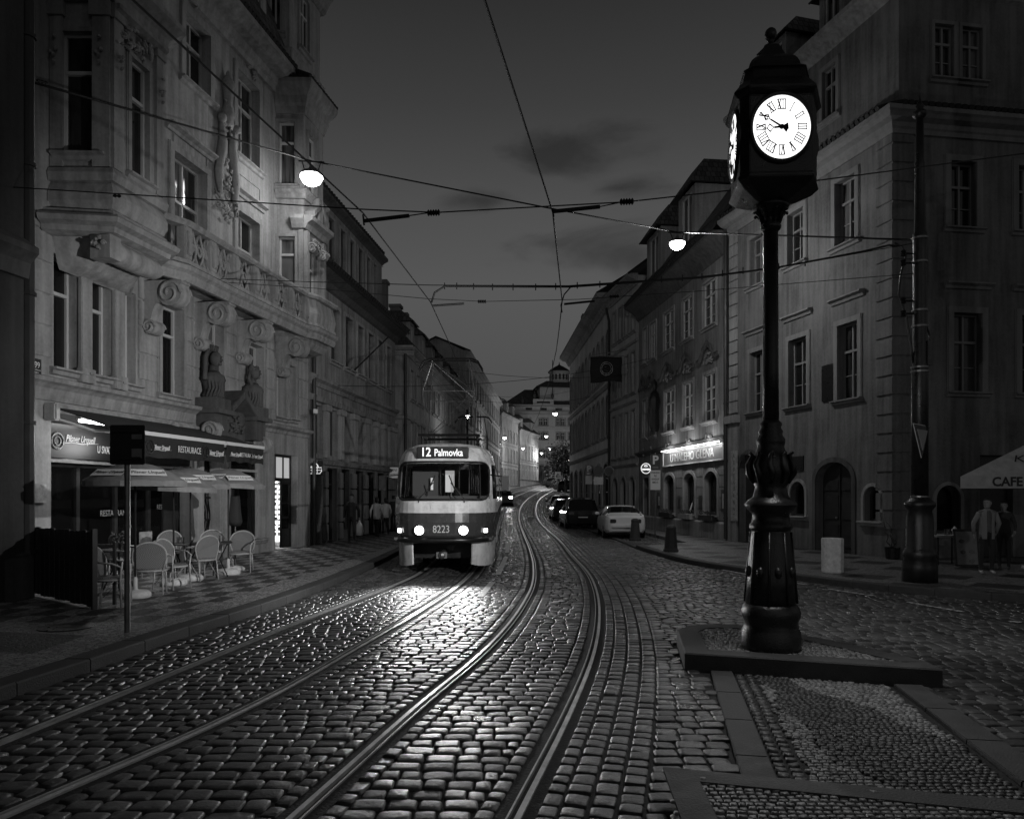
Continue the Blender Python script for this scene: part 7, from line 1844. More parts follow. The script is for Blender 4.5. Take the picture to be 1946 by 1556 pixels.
# stop sign seen from behind
p = gl(242,1201); t = thing('sign_post', 'square street sign seen from its dark back on a round post, left pavement', 'sign', p)
mb = MB(); mb.bar(p,(p[0],p[1],2.75),.035,12); mb.build('post', M_metal, t, smooth=True)
q0, q1 = at(213,808,9.55), at(279,883,9.55); mb = MB(); mb.box(q0[0],q1[0],9.49,9.515,q1[2],q0[2]); mb.build('sign_plate', mat('sign back', .02, .5, metal=.3), t, bevel=.01)
mb = MB()
for z in (q0[2]-.08, q1[2]+.08): mb.box(q0[0]+.05,q1[0]-.05,9.46,9.49,z-.015,z+.015)
mb.build('bracket', M_black, t); mb = MB(); mb.lathe([(.045,0),(.045,.03)], 12, (p[0],p[1],1.45)); mb.build('clamp', M_metal, t)
mb = MB(); mb.box(q1[0]-.16,q1[0]-.03,9.484,9.488,q0[2]-.18,q0[2]-.12); mb.box(q1[0]-.16,q1[0]-.03,9.484,9.488,q0[2]-.42,q0[2]-.30); mb.build('sticker', M_metal, t)
# house number plate
def plate(par, fac, px0, px1, py0, py1, v, lines, m=M_black, ref=None, name='number_plate'):
    r = fac.rect(px0,px1,py0,py1,v); o = part_box(par, name, fac, (r[0],r[1],v,v+.03,r[2],r[3]), m); um = (r[0]+r[1])/2; z = r[3]
    for s, sz in lines: z -= sz*.75; text(s, sz, fac.mtx(um, v+.033, z), M_lett, 'plate_text', o, .001, sx=.8); z -= sz*.35
    return o
plate(L1, FL, 54, 76, 681, 711, .04, [('299', .17),('MALÁ STRANA', .045),('PRAHA 1', .045)])
# second house: camera, signs
q = F2.P(F2.u(598,.3),.3,4.75); mb = MB(); mb.bar(F2.P(F2.u(598),0,4.7), q, .03); mb.cbox((q[0]+.05,q[1]-.1,q[2]-.02), (.14,.38,.14), .3); mb.build('security_camera', M_lett, L2)
q = at(598,890,26.6); t = thing('basket_sign', 'projecting sign shaped like a shopping basket, white outline, beside the lit doorway', 'sign', q)
mb = MB(); w, h = .24, .15
loop = [(-w,.03),(-w,-.1),(-w+.06,-h-.03),(w-.06,-h-.03),(w,-.1),(w,.03),(-w,.03)]
mb.tube([(q[0]+x,q[1],q[2]+z) for x,z in loop], .018, 6); mb.tube([(q[0]+.13*cos(a),q[1],q[2]+.03+.15*sin(a)) for a in np.linspace(0,pi,10)], .018, 6)
for x in (-.09,.09): mb.bar((q[0]+x,q[1],q[2]+.14),(q[0]+x,q[1],q[2]-h),.012)
mb.bar((q[0]-w,q[1],q[2]-.06),(q[0]+w,q[1],q[2]-.06),.012); mb.build('outline', mat('glowing outline', .8, .5, emit=.5), t)
mb = MB(); mb.box(q[0]-w-.04,q[0]+w+.04,q[1]+.02,q[1]+.05,q[2]-.24,q[2]+.28); mb.build('back_plate', M_black, t); mb = MB(); mb.bar((q[0]-w-.6,q[1]+.04,q[2]+.33),(q[0]+w,q[1]+.04,q[2]+.33),.015); mb.build('bracket', M_black, t)
q = at(748,898,36.5); t = thing('shop_sign', 'small bright projecting MINI MARKET sign left of the tram', 'sign', q); mb = MB(); mb.box(q[0]-.22,q[0]+.22,q[1],q[1]+.1,q[2]-.26,q[2]+.26); mb.build('panel', mat('lit sign panel', .6, .5, emit=.10), t)
text('MINI', .2, frame_mtx((q[0],q[1]-.005,q[2]+.12),(1,0,0),(0,-1,0)), M_black, 'lettering', t, .002, sx=.8); text('MARKET', .16, frame_mtx((q[0],q[1]-.005,q[2]-.09),(1,0,0),(0,-1,0)), M_black, 'lettering', t, .002, sx=.7); mb = MB(); mb.bar((q[0]-.8,q[1]+.05,q[2]+.3),(q[0]+.2,q[1]+.05,q[2]+.3),.015); mb.build('bracket', M_black, t)
# ================================================================ RIGHT PAVEMENT AND PUB FRONT
def gr(px, py, z=.12): q = ground(px, py, z); return (q[0], q[1], z)
for px, py, h, lb in ((1207,1027,.85,'stone bollard behind the silver coupe at the end of the parking row'),(1275,1048,.82,'dark tapering stone bollard alone on the corner of the pavement')):
    p = gr(px,py); mb = MB(); mb.lathe([(.24,0),(.24,.06),(.21,.1),(.155,h-.12),(.17,h-.1),(.16,h-.05),(.10,h),(.02,h+.01)], 8, p, ph=pi/8); tag(mb.build('stone_bollard', mat('dark bollard stone', .06, .7, var=.4, vs=8, bump=.4), None, loc=p, bevel=.012), lb, 'bollard', 'bollards on the right pavement')
p = gr(1582,1088); t = thing('concrete_planter', 'pale eight-sided concrete bin standing on the right pavement', 'bin', p); mb = MB(); mb.lathe([(.215,0),(.235,.03),(.24,.76),(.235,.78),(.19,.78),(.18,.6)], 8, p, ph=pi/8); mb.build('body', mat('pale concrete', .85, .85, var=.25, vs=12, bump=.5, bs=40), t, bevel=.008)
mb = MB(); mb.lathe([(.17,.6),(.15,.61)], 12, p); mb.build('liner', M_black, t)
# potted shrub with bare curling stems
p = gr(1696,1062); t = thing('potted_plant', 'potted plant with bare curling stems by the corner house', 'plant', p); mb = MB(); mb.lathe([(.15,0),(.17,.02),(.2,.3),(.22,.32),(.2,.32),(.18,.28)], 14, p); mb.build('pot', M_black, t)
mb = MB(); r_ = random.Random(4)
for k in range(5):
    x, y, z = p[0]+r_.uniform(-.05,.05), p[1], p[2]+.3; pts = [(x,y,z)]
    for i in range(9): x += r_.uniform(-.05,.06)+(-.02 if k < 2 else .01); z += r_.uniform(.05,.14)*(.7 if k > 1 else 1); pts.append((x,y+r_.uniform(-.04,.04),z))
    mb.tube(pts, .012, 5, rs=[.014*(1-i/11) for i in range(10)])
mb.build('stems', M_wood, t)
# yield sign on the mast, turned away
c = at(1750,833,14.9); t = thing('yield_sign', 'triangular yield sign clamped to the wire mast, turned side on', 'sign', c); ang = radians(44); xd = Vector((cos(ang), sin(ang), 0)); m_ = frame_mtx(c, tuple(xd), (sin(ang),-cos(ang),0))
def tri(s, z, mm, nm):
    mb = MB(); v = [(-.5*s,.33*s),(.5*s,.33*s),(0,-.47*s)]; vs = [m_@Vector((x*.94,y*.82,z)) for x,y in v]+[m_@Vector((x*.94,y*.82,z+.012)) for x,y in v]; mb.add(vs, [(0,1,2),(3,4,5),(0,1,4,3),(1,2,5,4),(2,0,3,5)]); mb.build(nm, mm, t)
tri(1.0, 0, M_lett, 'plate'); tri(.94, .013, M_tred, 'border'); tri(.62, .026, mat('sign field', .35, .5), 'field')
# cafe umbrella at the right edge
YU = 16.9; x0, z0 = (1826-973)/1430*YU, H+(HY-905)/1430*YU
t = thing('cafe_canopy', 'large square cafe parasol with CAFE RESTAURANT on its valance, right edge', 'parasol', (x0+2.45,YU+.75,.12))
cx, cy = x0+2.45, YU+.75; zc = z0+1.0; q = [(x0,YU),(x0+3.7,YU-.6),(x0+4.95,YU+1.5),(x0+1.25,YU+2.1)]
mb = MB(); vs = [(x,y,z0) for x,y in q]+[(cx,cy,zc)]; mb.add(vs, [(i,(i+1)%4,4) for i in range(4)]); cn = mb.build('canopy', M_canl, t, recalc=False); md = cn.modifiers.new('t','SOLIDIFY'); md.thickness = .01
mb = MB()
for i in range(4):
    a, b = q[i], q[(i+1)%4]; mb.add([(a[0],a[1],z0),(b[0],b[1],z0),(b[0],b[1],z0-.27),(a[0],a[1],z0-.27)], [(0,1,2,3)])
va = mb.build('valance', M_canl, t, recalc=False); md = va.modifiers.new('t','SOLIDIFY'); md.thickness = .008
text('CAFE  RESTAURANT', .28, frame_mtx((x0+1.82,YU-.315,z0-.13),(3.7,-.6,0),(-.6,-3.7,0)), M_black, 'valance_text', va, .002, sx=.95, bold=.008)
m2 = frame_mtx((x0+1.72,YU+.10,z0+.40),(3.7,-.6,0),(-.16*1.0,-1.0,1.15)); text('Kaffee', .34, m2, M_gry, 'canopy_script', cn, .002, shear=.4, sx=1.1)
mb = MB(); mb.bar((cx,cy,.12),(cx,cy,zc),.03,10); mb.build('pole', M_wood, t); mb = MB(); mb.box(cx-.35,cx+.35,cy-.35,cy+.35,.12,.2); mb.build('base', M_stone, t, bevel=.01)
# terrace table set with glasses, and board
p = gr(1796,1072); t = thing('terrace_table', 'small table laid with glasses and napkins beside the mast', 'table', p, ); mb = MB(); mb.box(p[0]-.38,p[0]+.38,p[1]-.3,p[1]+.3,p[2]+.70,p[2]+.74); mb.build('tabletop', M_canl, t, bevel=.006)
for sx_ in (-.32,.32):
    for sy in (-.25,.25): mb = MB(); mb.bar((p[0]+sx_,p[1]+sy,p[2]),(p[0]+sx_,p[1]+sy,p[2]+.7),.018); mb.build('leg', M_black, t)
for k, (dx, dy) in enumerate(((-.25,0),(-.05,-.1),(.12,.05),(.28,-.05))):
    glass(('far left','left','right','far right')[k]+' wine glass on the laid table beside the mast', (p[0]+dx,p[1]+dy,p[2]+.74), .16)
mb = MB(); q_ = (p[0]+.3,p[1]+.1,p[2]+.74); mb.lathe([(.06,0),(.05,.05),(.09,.12),(.03,.2),(.01,.22)], 6, q_); tag(mb.build('napkin', M_lett, None, loc=q_), 'folded white napkin standing on the laid table', 'napkin')
p = gr(1840,1077); t = thing('menu_board', 'framed menu board with pictures of dishes standing beside the woman', 'board', p); mb = MB(); a_ = .15
def bq(u, v, z): return (p[0]+u, p[1]+v+(z)*.12, p[2]+z)
mb.box(-.26,.26,0,.03,.05,.86, fn=bq); bo_ = mb.build('panel', mat('menu paper', .25, .6, var=.3, vs=10), t); mb = MB()
for q_ in ((-.29,-.26,.02,.9),(.26,.29,.02,.9),(-.29,.29,.86,.92),(-.29,.29,.02,.06)): mb.box(q_[0],q_[1],-.015,.04,q_[2],q_[3], fn=bq)
mb.build('frame', M_wood, t); mb = MB()
for x, z in ((-.12,.62),(-.1,.36),(.12,.36),(.1,.14)): mb.extr([(x+.07*cos(a), z+.05*sin(a)) for a in np.linspace(0,2*pi,11)[:-1]], lambda u,zz: bq(u,-.006,zz), lambda u,zz: bq(u,-.001,zz))
mb.build('dish_picture', M_gry, bo_)
# pub: signboard with tube lights
r = F_P.rect(1266,1380,866,890); r = (r[0]+.0, r[1], 3.30, 3.88)
t = thing('pub_signboard', 'long pub signboard reading U MALEHO GLENA, lit by tubes above', 'sign', F_P.P((r[0]+r[1])/2,0,r[2]))
part_box(t, 'board', F_P, (r[0],r[1],.02,.12,r[2],r[3]), mat('sign board field', .16, .5, var=.4, vs=5))
fr2 = MB()
for b_ in ((r[0]-.05,r[0],r[2],r[3]),(r[1],r[1]+.05,r[2],r[3]),(r[0]-.05,r[1]+.05,r[3],r[3]+.05),(r[0]-.05,r[1]+.05,r[2]-.05,r[2])): fr2.box(b_[0],b_[1],.02,.16,b_[2],b_[3], fn=F_P.P)
fr2.build('frame', M_lett, t)
text('U MALEHO GLENA', .52, F_P.mtx((r[0]+r[1])/2, .125, (r[2]+r[3])/2), M_lett, 'lettering', t, .004, sx=.78*(r[1]-r[0])/4.6, spacing=1.0)
n4 = 4
for k in range(n4):
    a = r[0]+(r[1]-r[0])*k/n4+.06; b = r[0]+(r[1]-r[0])*(k+1)/n4-.06; mb = MB(); mb.tube([F_P.P(a,.26,r[3]+.10),F_P.P(b,.26,r[3]+.10)], .025, 6); mb.build('tube_light', emat('sign tube', 5), t)
SIGN_LIGHT = [F_P.P(r[0]+(r[1]-r[0])*k/3, .55, r[3]+.12) for k in (.5,1.5,2.5)]
q = at(1227,890,37.5); q = (q[0]-.0,q[1],q[2]); t = thing('round_pub_sign', 'round lit GUINNESS sign projecting from the far end of the pub', 'sign', q)
mb = MB(); mb.tube([(q[0],q[1]+.06,q[2]),(q[0],q[1]-.06,q[2])], .25, 24); dsk = mb.build('disc', M_black, t)
mb = MB(); mb.tube([(q[0]+.235*cos(a),q[1]-.07,q[2]+.25*sin(a)) for a in np.linspace(0,2*pi,25)], .02, 6); mb.build('rim', mat('lit rim', .8, .5, emit=.8), t)
text('GUINNESS', .10, frame_mtx((q[0],q[1]-.066,q[2]-.05),(1,0,0),(0,-1,0)), mat('lit letters', .8, .5, emit=1.2), 'lettering', t, .003, sx=.8, bold=.006)
mb = MB(); mb.tube([(q[0]+.08*cos(a),q[1]-.07,q[2]+.10+.06*sin(a)) for a in np.linspace(0,pi,8)], .012, 5)
for k in range(4): mb.bar((q[0]-.08+.04*k,q[1]-.07,q[2]+.15),(q[0]-.04+.03*k,q[1]-.07,q[2]+.07),.006)
mb.build('harp_emblem', mat('lit letters', .8, .5, emit=1.2), t); mb = MB(); mb.bar((q[0],q[1],q[2]+.38),(q[0]+.8,q[1],q[2]+.38),.02); mb.build('bracket', M_black, t)
M_blue = mat('blue sign', .06, .35)
def psign(label, px, py, Yd, extra_lines, szs=.5, rz=0, small=False):
    p = ((px-CX)/F*Yd, Yd, gz(Yd)+.12); zt = H+(HY-py)/F*Yd; t = thing('parking_sign', label, 'sign', p, 'parking signs on the right pavement')
    mb = MB(); mb.bar((p[0],p[1],p[2]),(p[0],p[1],zt+.05),.03,8); mb.build('post', M_metal, t); w = szs/2
    mb = MB(); mb.box(p[0]-w*.8,p[0]+w*.8,p[1]-.06,p[1]-.04,zt-szs*1.3,zt); pl = mb.build('plate', M_blue, t); text('P', szs*1.0, frame_mtx((p[0],p[1]-.062,zt-szs*.52),(1,0,0),(0,-1,0)), M_lett, 'lettering', pl, .002, bold=.015)
    mb = MB(); mb.box(p[0]-w*.5,p[0]+w*.5,p[1]-.066,p[1]-.061,zt-szs*1.2,zt-szs*1.02); mb.build('small_text_bar', M_metal, pl)
    if extra_lines:
        zb = zt-szs*1.36; hh = .13*len(extra_lines)+.14; mb = MB(); mb.box(p[0]-w*.84,p[0]+w*.84,p[1]-.06,p[1]-.04,zb-hh,zb); p2 = mb.build('text_plate', M_lett, t)
        for i, s in enumerate(extra_lines): text(s, .105, frame_mtx((p[0],p[1]-.062,zb-.1-.13*i),(1,0,0),(0,-1,0)), M_black, 'lettering', p2, .001, sx=.55, bold=.002)
    return t
psign('nearest parking sign, a white P plate over a white plate of text, by the pub', 1245, 863, 30.5, ['VYHRAZENO','PRO','KONZULÁT','MIMO ST.',''], .48)
psign('distant parking sign in front of the arcaded building, right of the road', 1119, 883, 47, ['','',''], .5)
def discsign(label, px, py, Yd, r, plate_=True):
    p = ((px-CX)/F*Yd, Yd, gz(Yd)+.12); zt = H+(HY-py)/F*Yd; t = thing('round_sign', label, 'sign', p); mb = MB(); mb.bar(p,(p[0],p[1],zt+r),.03,8); mb.build('post', M_metal, t)
    mb = MB(); mb.tube([(p[0],p[1]-.06,zt),(p[0],p[1]-.04,zt)], r, 24); mb.build('disc', M_pdark, t)
    mb = MB(); mb.tube([(p[0]+r*.9*cos(a),p[1]-.065,zt+r*.9*sin(a)) for a in np.linspace(0,2*pi,21)], r*.07, 5); mb.build('rim', M_tred, t)
    if plate_: mb = MB(); mb.box(p[0]-r*.9,p[0]+r*.9,p[1]-.06,p[1]-.04,zt-r*2.6,zt-r*1.15); mb.build('text_plate', M_metal, t)
discsign('dark round sign over a small plate, before the arcaded building', 1137, 895, 41.5, .29); discsign('dark round shop sign left of the narrow house doorway', 1157, 895, 44, .3, False)
p = ((1060-CX)/F*78, 78, gz(78)); t = thing('warning_sign', 'small pale warning sign with a triangle at the road bend', 'sign', p); zt = H+(HY-903)/F*78; mb = MB(); mb.bar(p,(p[0],p[1],zt),.04); mb.build('post', M_metal, t); mb = MB(); mb.box(p[0]-.3,p[0]+.3,p[1]-.06,p[1]-.03,zt-.36,zt+.36); pl = mb.build('plate', M_lett, t)
mb = MB(); mb.tube([(p[0]-.2,p[1]-.08,zt-.15),(p[0]+.2,p[1]-.08,zt-.15),(p[0],p[1]-.08,zt+.2),(p[0]-.2,p[1]-.08,zt-.15)], .03, 4); mb.build('triangle', M_black, pl)
# wall boxes on the pub
for px, py0, py1, w, nm, m in ((1375,930,972,.45,'menu_case',M_wood),(1331,941,968,.3,'wall_plaque',M_pdark),(1291,942,966,.22,'wall_plaque',M_pdark),(1252,935,966,.35,'menu_case',M_wood)):
    bb = board(F_P, px, py0, py1, w, .04, m, par=R2, name=nm)
    if nm == 'menu_case': u_ = F_P.u(px,.07); part_box(bb, 'menu_sheet', F_P, (u_-w*.3,u_+w*.3,.066,.072,F_P.z(px,py1-6),F_P.z(px,py0+8)), M_post)
mb = MB(); q = F_P.P(F_P.u(1312,-.15), -.12, 1.12); mb.tube([(q[0],q[1],q[2]),(q[0]+.1,q[1],q[2]+.35),(q[0]+.2,q[1],q[2]+.62),(q[0]+.24,q[1],q[2]+.3),(q[0]+.3,q[1],q[2])], .035, 6); fg = mb.build('display_figure', M_lett, R2)
# vertical lettered board on the pilaster
u_ = FR.u(1396,.13); o = part_box(R1, 'vertical_board', FR, (u_-.22,u_+.22,.125,.16,.9,3.55), M_post)
for i, ch in enumerate('RESTAURANT'): text(ch, .2, FR.mtx(u_, .163, 3.35-.25*i), M_black, 'lettering', o, .001)
board(FR, 1413, 863, 875, .3, .02, M_black, par=R1, name='number_plate')
# flag
YF = 43; a = at(1182,672,YF); fl = thing('flag', 'dark square flag with a round emblem hung from a slanted pole over the street', 'flag', a)
wx = (1182-1122)/1430*YF; zt = H+(HY-678)/1430*YF; hh = 48/1430*YF; n = 10; vs = []
for i in range(n+1):
    for j in range(6): f, g_ = i/n, j/5; vs.append((a[0]-wx*f+.02*sin(9*g_), YF+.08*sin(f*7+g_*2), zt-hh*g_+.05*sin(f*5)*g_))
mb = MB(); mb.add(vs, [(i*6+j,i*6+j+1,(i+1)*6+j+1,(i+1)*6+j) for i in range(n) for j in range(5)]); cf = mb.build('cloth', mat('dark flag cloth', .022, .9), fl, smooth='all', recalc=False); md = cf.modifiers.new('t','SOLIDIFY'); md.thickness = .01
mb = MB(); c = (a[0]-wx*.5, YF-.09, zt-hh*.48)
for r in (.36,.27): mb.tube([(c[0]+r*cos(t_),c[1],c[2]+r*1.05*sin(t_)) for t_ in np.linspace(0,2*pi,21)], .016, 5)
mb.tube([(c[0]-.1,c[1],c[2]+.1),(c[0]+.12,c[1],c[2]+.02),(c[0]-.12,c[1],c[2]-.08),(c[0]+.1,c[1],c[2]-.14)], .02, 5); mb.build('emblem', M_metal, cf)
mb = MB(); mb.bar((a[0]+1.1,YF,zt+.55),(a[0]-wx,YF,zt+.06),.03); mb.bar((a[0]+.1,YF,zt+.05),(a[0]-wx,YF,zt+.05),.02); mb.build('pole', M_metal, fl)
# tree at the bend
def tree(label, x, y, h, r, seed):
    g = gz(y); t = thing('street_tree', label, 'tree', (x,y,g)); r_ = random.Random(seed); mb = MB(); mb.tube([(x,y,g),(x+.1,y,g+h*.3),(x,y,g+h*.5)], .2, 8, rs=[.22,.16,.1])
    cs = []
    for k in range(14):
        a = r_.uniform(0,6.28); q = Vector((x+r*.6*cos(a)*r_.random(), y+r*.6*sin(a)*r_.random(), g+h*r_.uniform(.4,.85))); cs.append(q); mb.tube([(x,y,g+h*.38),tuple(q)], .05, 5, rs=[.08,.02])
    mb.build('trunk', M_wood, t); mb = MB()
    for k in range(3200):
        c = r_.choice(cs); d_ = Vector((r_.gauss(0,1),r_.gauss(0,1),r_.gauss(0,.8)))*r*.28; q = c+d_; s = .16; u1 = Vector((r_.uniform(-1,1),r_.uniform(-1,1),r_.uniform(-1,1))).normalized()*s; u2 = Vector((r_.uniform(-1,1),r_.uniform(-1,1),r_.uniform(-1,1))).normalized()*s
        mb.add([q-u1,q+u2,q+u1,q-u2], [(0,1,2,3)])
    mb.build('crown', mat('leaf', .06, .6), t, recalc=False)
tree('dark leafy tree at the street bend, in front of the palace', 6.9, 97, 6.2, 2.3, 2)
# ================================================================ PEOPLE
M_skin = mat('skin', .26, .55); M_hair = mat('dark hair', .02, .6)
def person(label, loc, rz, pose, top=.1, legs=.03, shoes=.05, h=1.75, jacket=None, hair='short', skirt=None, head=(0,0), hold=None):
    """one skinned figure: joints as connected vertices with a radius each; faces -y"""
    t = thing('person', label, 'person', (0,0,0)); k = h/1.75
    J = dict(pel=(0,0,.95), sp=(0,0,1.15), ch=(0,-.005,1.35), nk=(0,0,1.50), hd=(0,-.01,1.56), lhp=(.09,0,.93), rhp=(-.09,0,.93), lsh=(.155,0,1.42), rsh=(-.155,0,1.42))
    J.update(dict(lk=(.10,-.02,.50), rk=(-.10,-.02,.50), la=(.10,.02,.09), ra=(-.10,.02,.09), lt=(.11,-.14,.04), rt=(-.11,-.14,.04), lh_=(.10,.05,.04), rh_=(-.10,.05,.04),
        le=(.24,.02,1.16), re=(-.24,.02,1.16), lw=(.25,-.06,.92), rw=(-.25,-.06,.92), lp=(.25,-.09,.85), rp=(-.25,-.09,.85)))
    J.update(pose)
    R_ = dict(pel=(.15,.11),sp=(.135,.10),ch=(.165,.115),nk=(.055,.055),hd=(.05,.05),lhp=(.095,.095),rhp=(.095,.095),lsh=(.065,.065),rsh=(.065,.065),lk=(.06,.06),rk=(.06,.06),la=(.04,.04),ra=(.04,.04),lt=(.035,.03),rt=(.035,.03),lh_=(.035,.03),rh_=(.035,.03),le=(.045,.045),re=(.045,.045),lw=(.028,.028),rw=(.028,.028),lp=(.035,.022),rp=(.035,.022))
    E_ = [('pel','sp'),('sp','ch'),('ch','nk'),('nk','hd'),('pel','lhp'),('pel','rhp'),('lhp','lk'),('lk','la'),('la','lt'),('la','lh_'),('rhp','rk'),('rk','ra'),('ra','rt'),('ra','rh_'),('ch','lsh'),('ch','rsh'),('lsh','le'),('le','lw'),('lw','lp'),('rsh','re'),('re','rw'),('rw','rp')]
    names = list(J); me = bpy.data.meshes.new('sk'); me.from_pydata([tuple(c*k for c in J[n]) for n in names], [(names.index(a), names.index(b)) for a, b in E_], [])
    o = bpy.data.objects.new('sk', me); COL.objects.link(o); md = o.modifiers.new('s','SKIN'); sv = me.skin_vertices[0].data
    for i, n in enumerate(names): sv[i].radius = tuple(r*k for r in R_[n]); sv[i].use_root = (n == 'pel')
    o.modifiers.new('u','SUBSURF').levels = 2
    dg = bpy.context.evaluated_depsgraph_get(); m2 = bpy.data.meshes.new_from_object(o.evaluated_get(dg)); bpy.data.objects.remove(o)
    m2.name = 'body'; m2.materials.clear()
    for mm in (M_skin, mat('cloth %.2f' % top, top, .85, var=.2, vs=14), mat('trousers %.2f' % legs, legs, .85, var=.2, vs=12), mat('shoe %.2f' % shoes, shoes, .5)): m2.materials.append(mm)
    wl, wr = Vector(J['lw'])*k, Vector(J['rw'])*k
    for p in m2.polygons:
        c = p.center; z = c.z/k; i = 1
        if z < .10: i = 3
        elif z < .96 and not ((c-wl).length < .16 or (c-wr).length < .16): i = 2
        if z > 1.475: i = 0
        for q in (Vector(J['lp'])*k, Vector(J['rp'])*k, wl*.5+Vector(J['lp'])*k*.5, wr*.5+Vector(J['rp'])*k*.5):
            if (c-q).length < .07: i = 0
        p.material_index = i; p.use_smooth = True
    b = bpy.data.objects.new('body', m2); COL.objects.link(b); b.parent = t
    # head and face join the neck; hands get fingers: merged into the same body mesh
    mb = MB(); hz, hx = 1.64*k, 0; ang = head[0]; Rz = Matrix.Rotation(ang, 3, 'Z')@Matrix.Rotation(head[1], 3, 'X'); base = Vector((0,-.015,hz))
    def hp(x, y, z): return tuple(base+Rz@Vector((x*k,y*k,z*k)))
    prof = [(.035,-.125,-.03),(.055,-.105,-.02),(.066,-.07,-.008),(.073,-.03,0),(.077,.01,.004),(.077,.05,.008),(.068,.085,.012),(.045,.11,.014),(.01,.122,.014)]
    vs = []; n = 14
    for r, z, yo in prof:
        for j in range(n): a = 2*pi*j/n; vs.append(hp(r*cos(a), yo+r*1.22*sin(a), z))
    mb.add(vs, [(i*n+j, i*n+(j+1)%n, (i+1)*n+(j+1)%n, (i+1)*n+j) for i in range(len(prof)-1) for j in range(n)]+[tuple(range(n))[::-1], tuple((len(prof)-1)*n+j for j in range(n))])
    mb.add([hp(-.012,-.09,-.02),hp(.012,-.09,-.02),hp(0,-.118,-.02),hp(0,-.092,.025)], [(0,1,2),(0,2,3),(1,3,2)])
    for s in (-1,1): mb.ball(hp(s*.08,.01,-.005), .018*k, 5, sc=(.5,1,1.5))
    for s, W_, P_ in ((1,'lw','lp'),(-1,'rw','rp')):
        w, p = Vector(J[W_])*k, Vector(J[P_])*k; d_ = (p-w).normalized(); side = d_.cross(Vector((1,0,0))); side = side.normalized() if side.length > .1 else Vector((0,1,0))
        for f in range(4):
            o_ = side*(.022*(f-1.5)/1.5); l_ = (.075,.085,.08,.06)[f]; cu = Vector((-s*.022,0,0)); mb.tube([tuple(p+o_), tuple(p+o_+d_*l_*.5+cu*.3), tuple(p+o_+d_*l_+cu)], .0085, 5, rs=[.0095,.0085,.0065])
        mb.tube([tuple(w+side*.02), tuple(w+side*.05+d_*.03), tuple(w+side*.055+d_*.065)], .009, 5)
    hd_ = mb.build('tmp', M_skin, None, smooth='all'); bm = bmesh.new(); bm.from_mesh(m2); bm.from_mesh(hd_.data); bm.to_mesh(m2); bm.free(); bpy.data.objects.remove(hd_)
    for p in m2.polygons: p.use_smooth = True
    OFF[b.name] = Vector((0,0,0))
    mb = MB()
    for s in (-1,1): mb.ball(hp(s*.028,-.083,.012), .009*k, 5)
    mb.build('eyes', M_black, t); mb = MB(); mb.tube([hp(-.022,-.098,-.062),hp(0,-.103,-.064),hp(.022,-.098,-.062)], .005, 5); mb.build('mouth', mat('lips', .15, .5), t)
    mb = MB(); vs = []; L_ = [(.079,.045),(.083,.07),(.07,.1),(.045,.125),(.01,.135)]
    for r, z in L_:
        for j in range(n): a = 2*pi*j/n; vs.append(hp(r*cos(a), .018+r*1.2*sin(a), z))
    mb.add(vs, [(i*n+j, i*n+(j+1)%n, (i+1)*n+(j+1)%n, (i+1)*n+j) for i in range(len(L_)-1) for j in range(n)]+[tuple((len(L_)-1)*n+j for j in range(n))])
    mb.ball(hp(0,.045,.03 if hair == 'short' else -.01), .078*k, 8, sc=(1,.9,1.0 if hair == 'short' else 1.6)); mb.build('hair', M_hair, t, smooth='all')
    if jacket:
        mb = MB(); n = 16; vs = []; lv = [(.15,.12,.82),(.155,.125,.95),(.145,.115,1.15),(.165,.125,1.33),(.155,.11,1.42),(.08,.08,1.49)]
        gap = 3
        for rx, ry, z in lv:
            for j in range(n+1): a = -pi/2+.30+(2*pi-.60)*j/n; vs.append((rx*1.05*cos(a)*k, ry*1.1*sin(a)*k, z*k))
        m_ = n+1; mb.add(vs, [(i*m_+j, i*m_+j+1, (i+1)*m_+j+1, (i+1)*m_+j) for i in range(len(lv)-1) for j in range(n)])
        for S_, E1, W_ in (('lsh','le','lw'),('rsh','re','rw')): mb.tube([tuple(Vector(J[q])*k) for q in (S_,E1,W_)], .06, 8, rs=[.066*k,.05*k,.036*k])
        jo = mb.build('jacket', jacket, t, smooth='all', recalc=False)
    t.location = loc; t.rotation_euler.z = rz; return t
walk = dict(lk=(.10,-.14,.52), la=(.10,-.20,.10), lt=(.11,-.36,.06), lh_=(.10,-.17,.05), rk=(-.09,.02,.50), ra=(-.09,.16,.13), rt=(-.10,.05,.04), rh_=(-.09,.20,.10), le=(.25,.09,1.17), lw=(.27,.05,.93), lp=(.27,.03,.86))
pm = (*ground(668,1033,.12)[:2],.12)
person('man in an open jacket and jeans walking towards the camera with a white carrier bag', pm, radians(8), walk, top=.09, legs=.045, h=1.78, jacket=mat('dark jacket', .03, .8), head=(-.5,0))
mb = MB(); c = (pm[0]+.30, pm[1]-.06, .98)
vs = []; n = 12
for rx, ry, z in ((.02,.01,.0),(.05,.03,-.08),(.12,.06,-.2),(.15,.07,-.38),(.14,.07,-.52),(.10,.05,-.56)):
    for j in range(n): a = 2*pi*j/n; vs.append((c[0]+rx*cos(a)*(1+.08*sin(3*a)), c[1]+ry*sin(a), c[2]+z))
mb.add(vs, [(i*n+j, i*n+(j+1)%n, (i+1)*n+(j+1)%n, (i+1)*n+j) for i in range(5) for j in range(n)]+[tuple(60+j for j in range(n))]); tag(mb.build('carrier_bag', mat('white plastic bag', .75, .4), None, smooth='all', loc=c), 'white plastic carrier bag in the hand of the man on the left pavement', 'bag')
GP = 'group of pedestrians left of the tram'
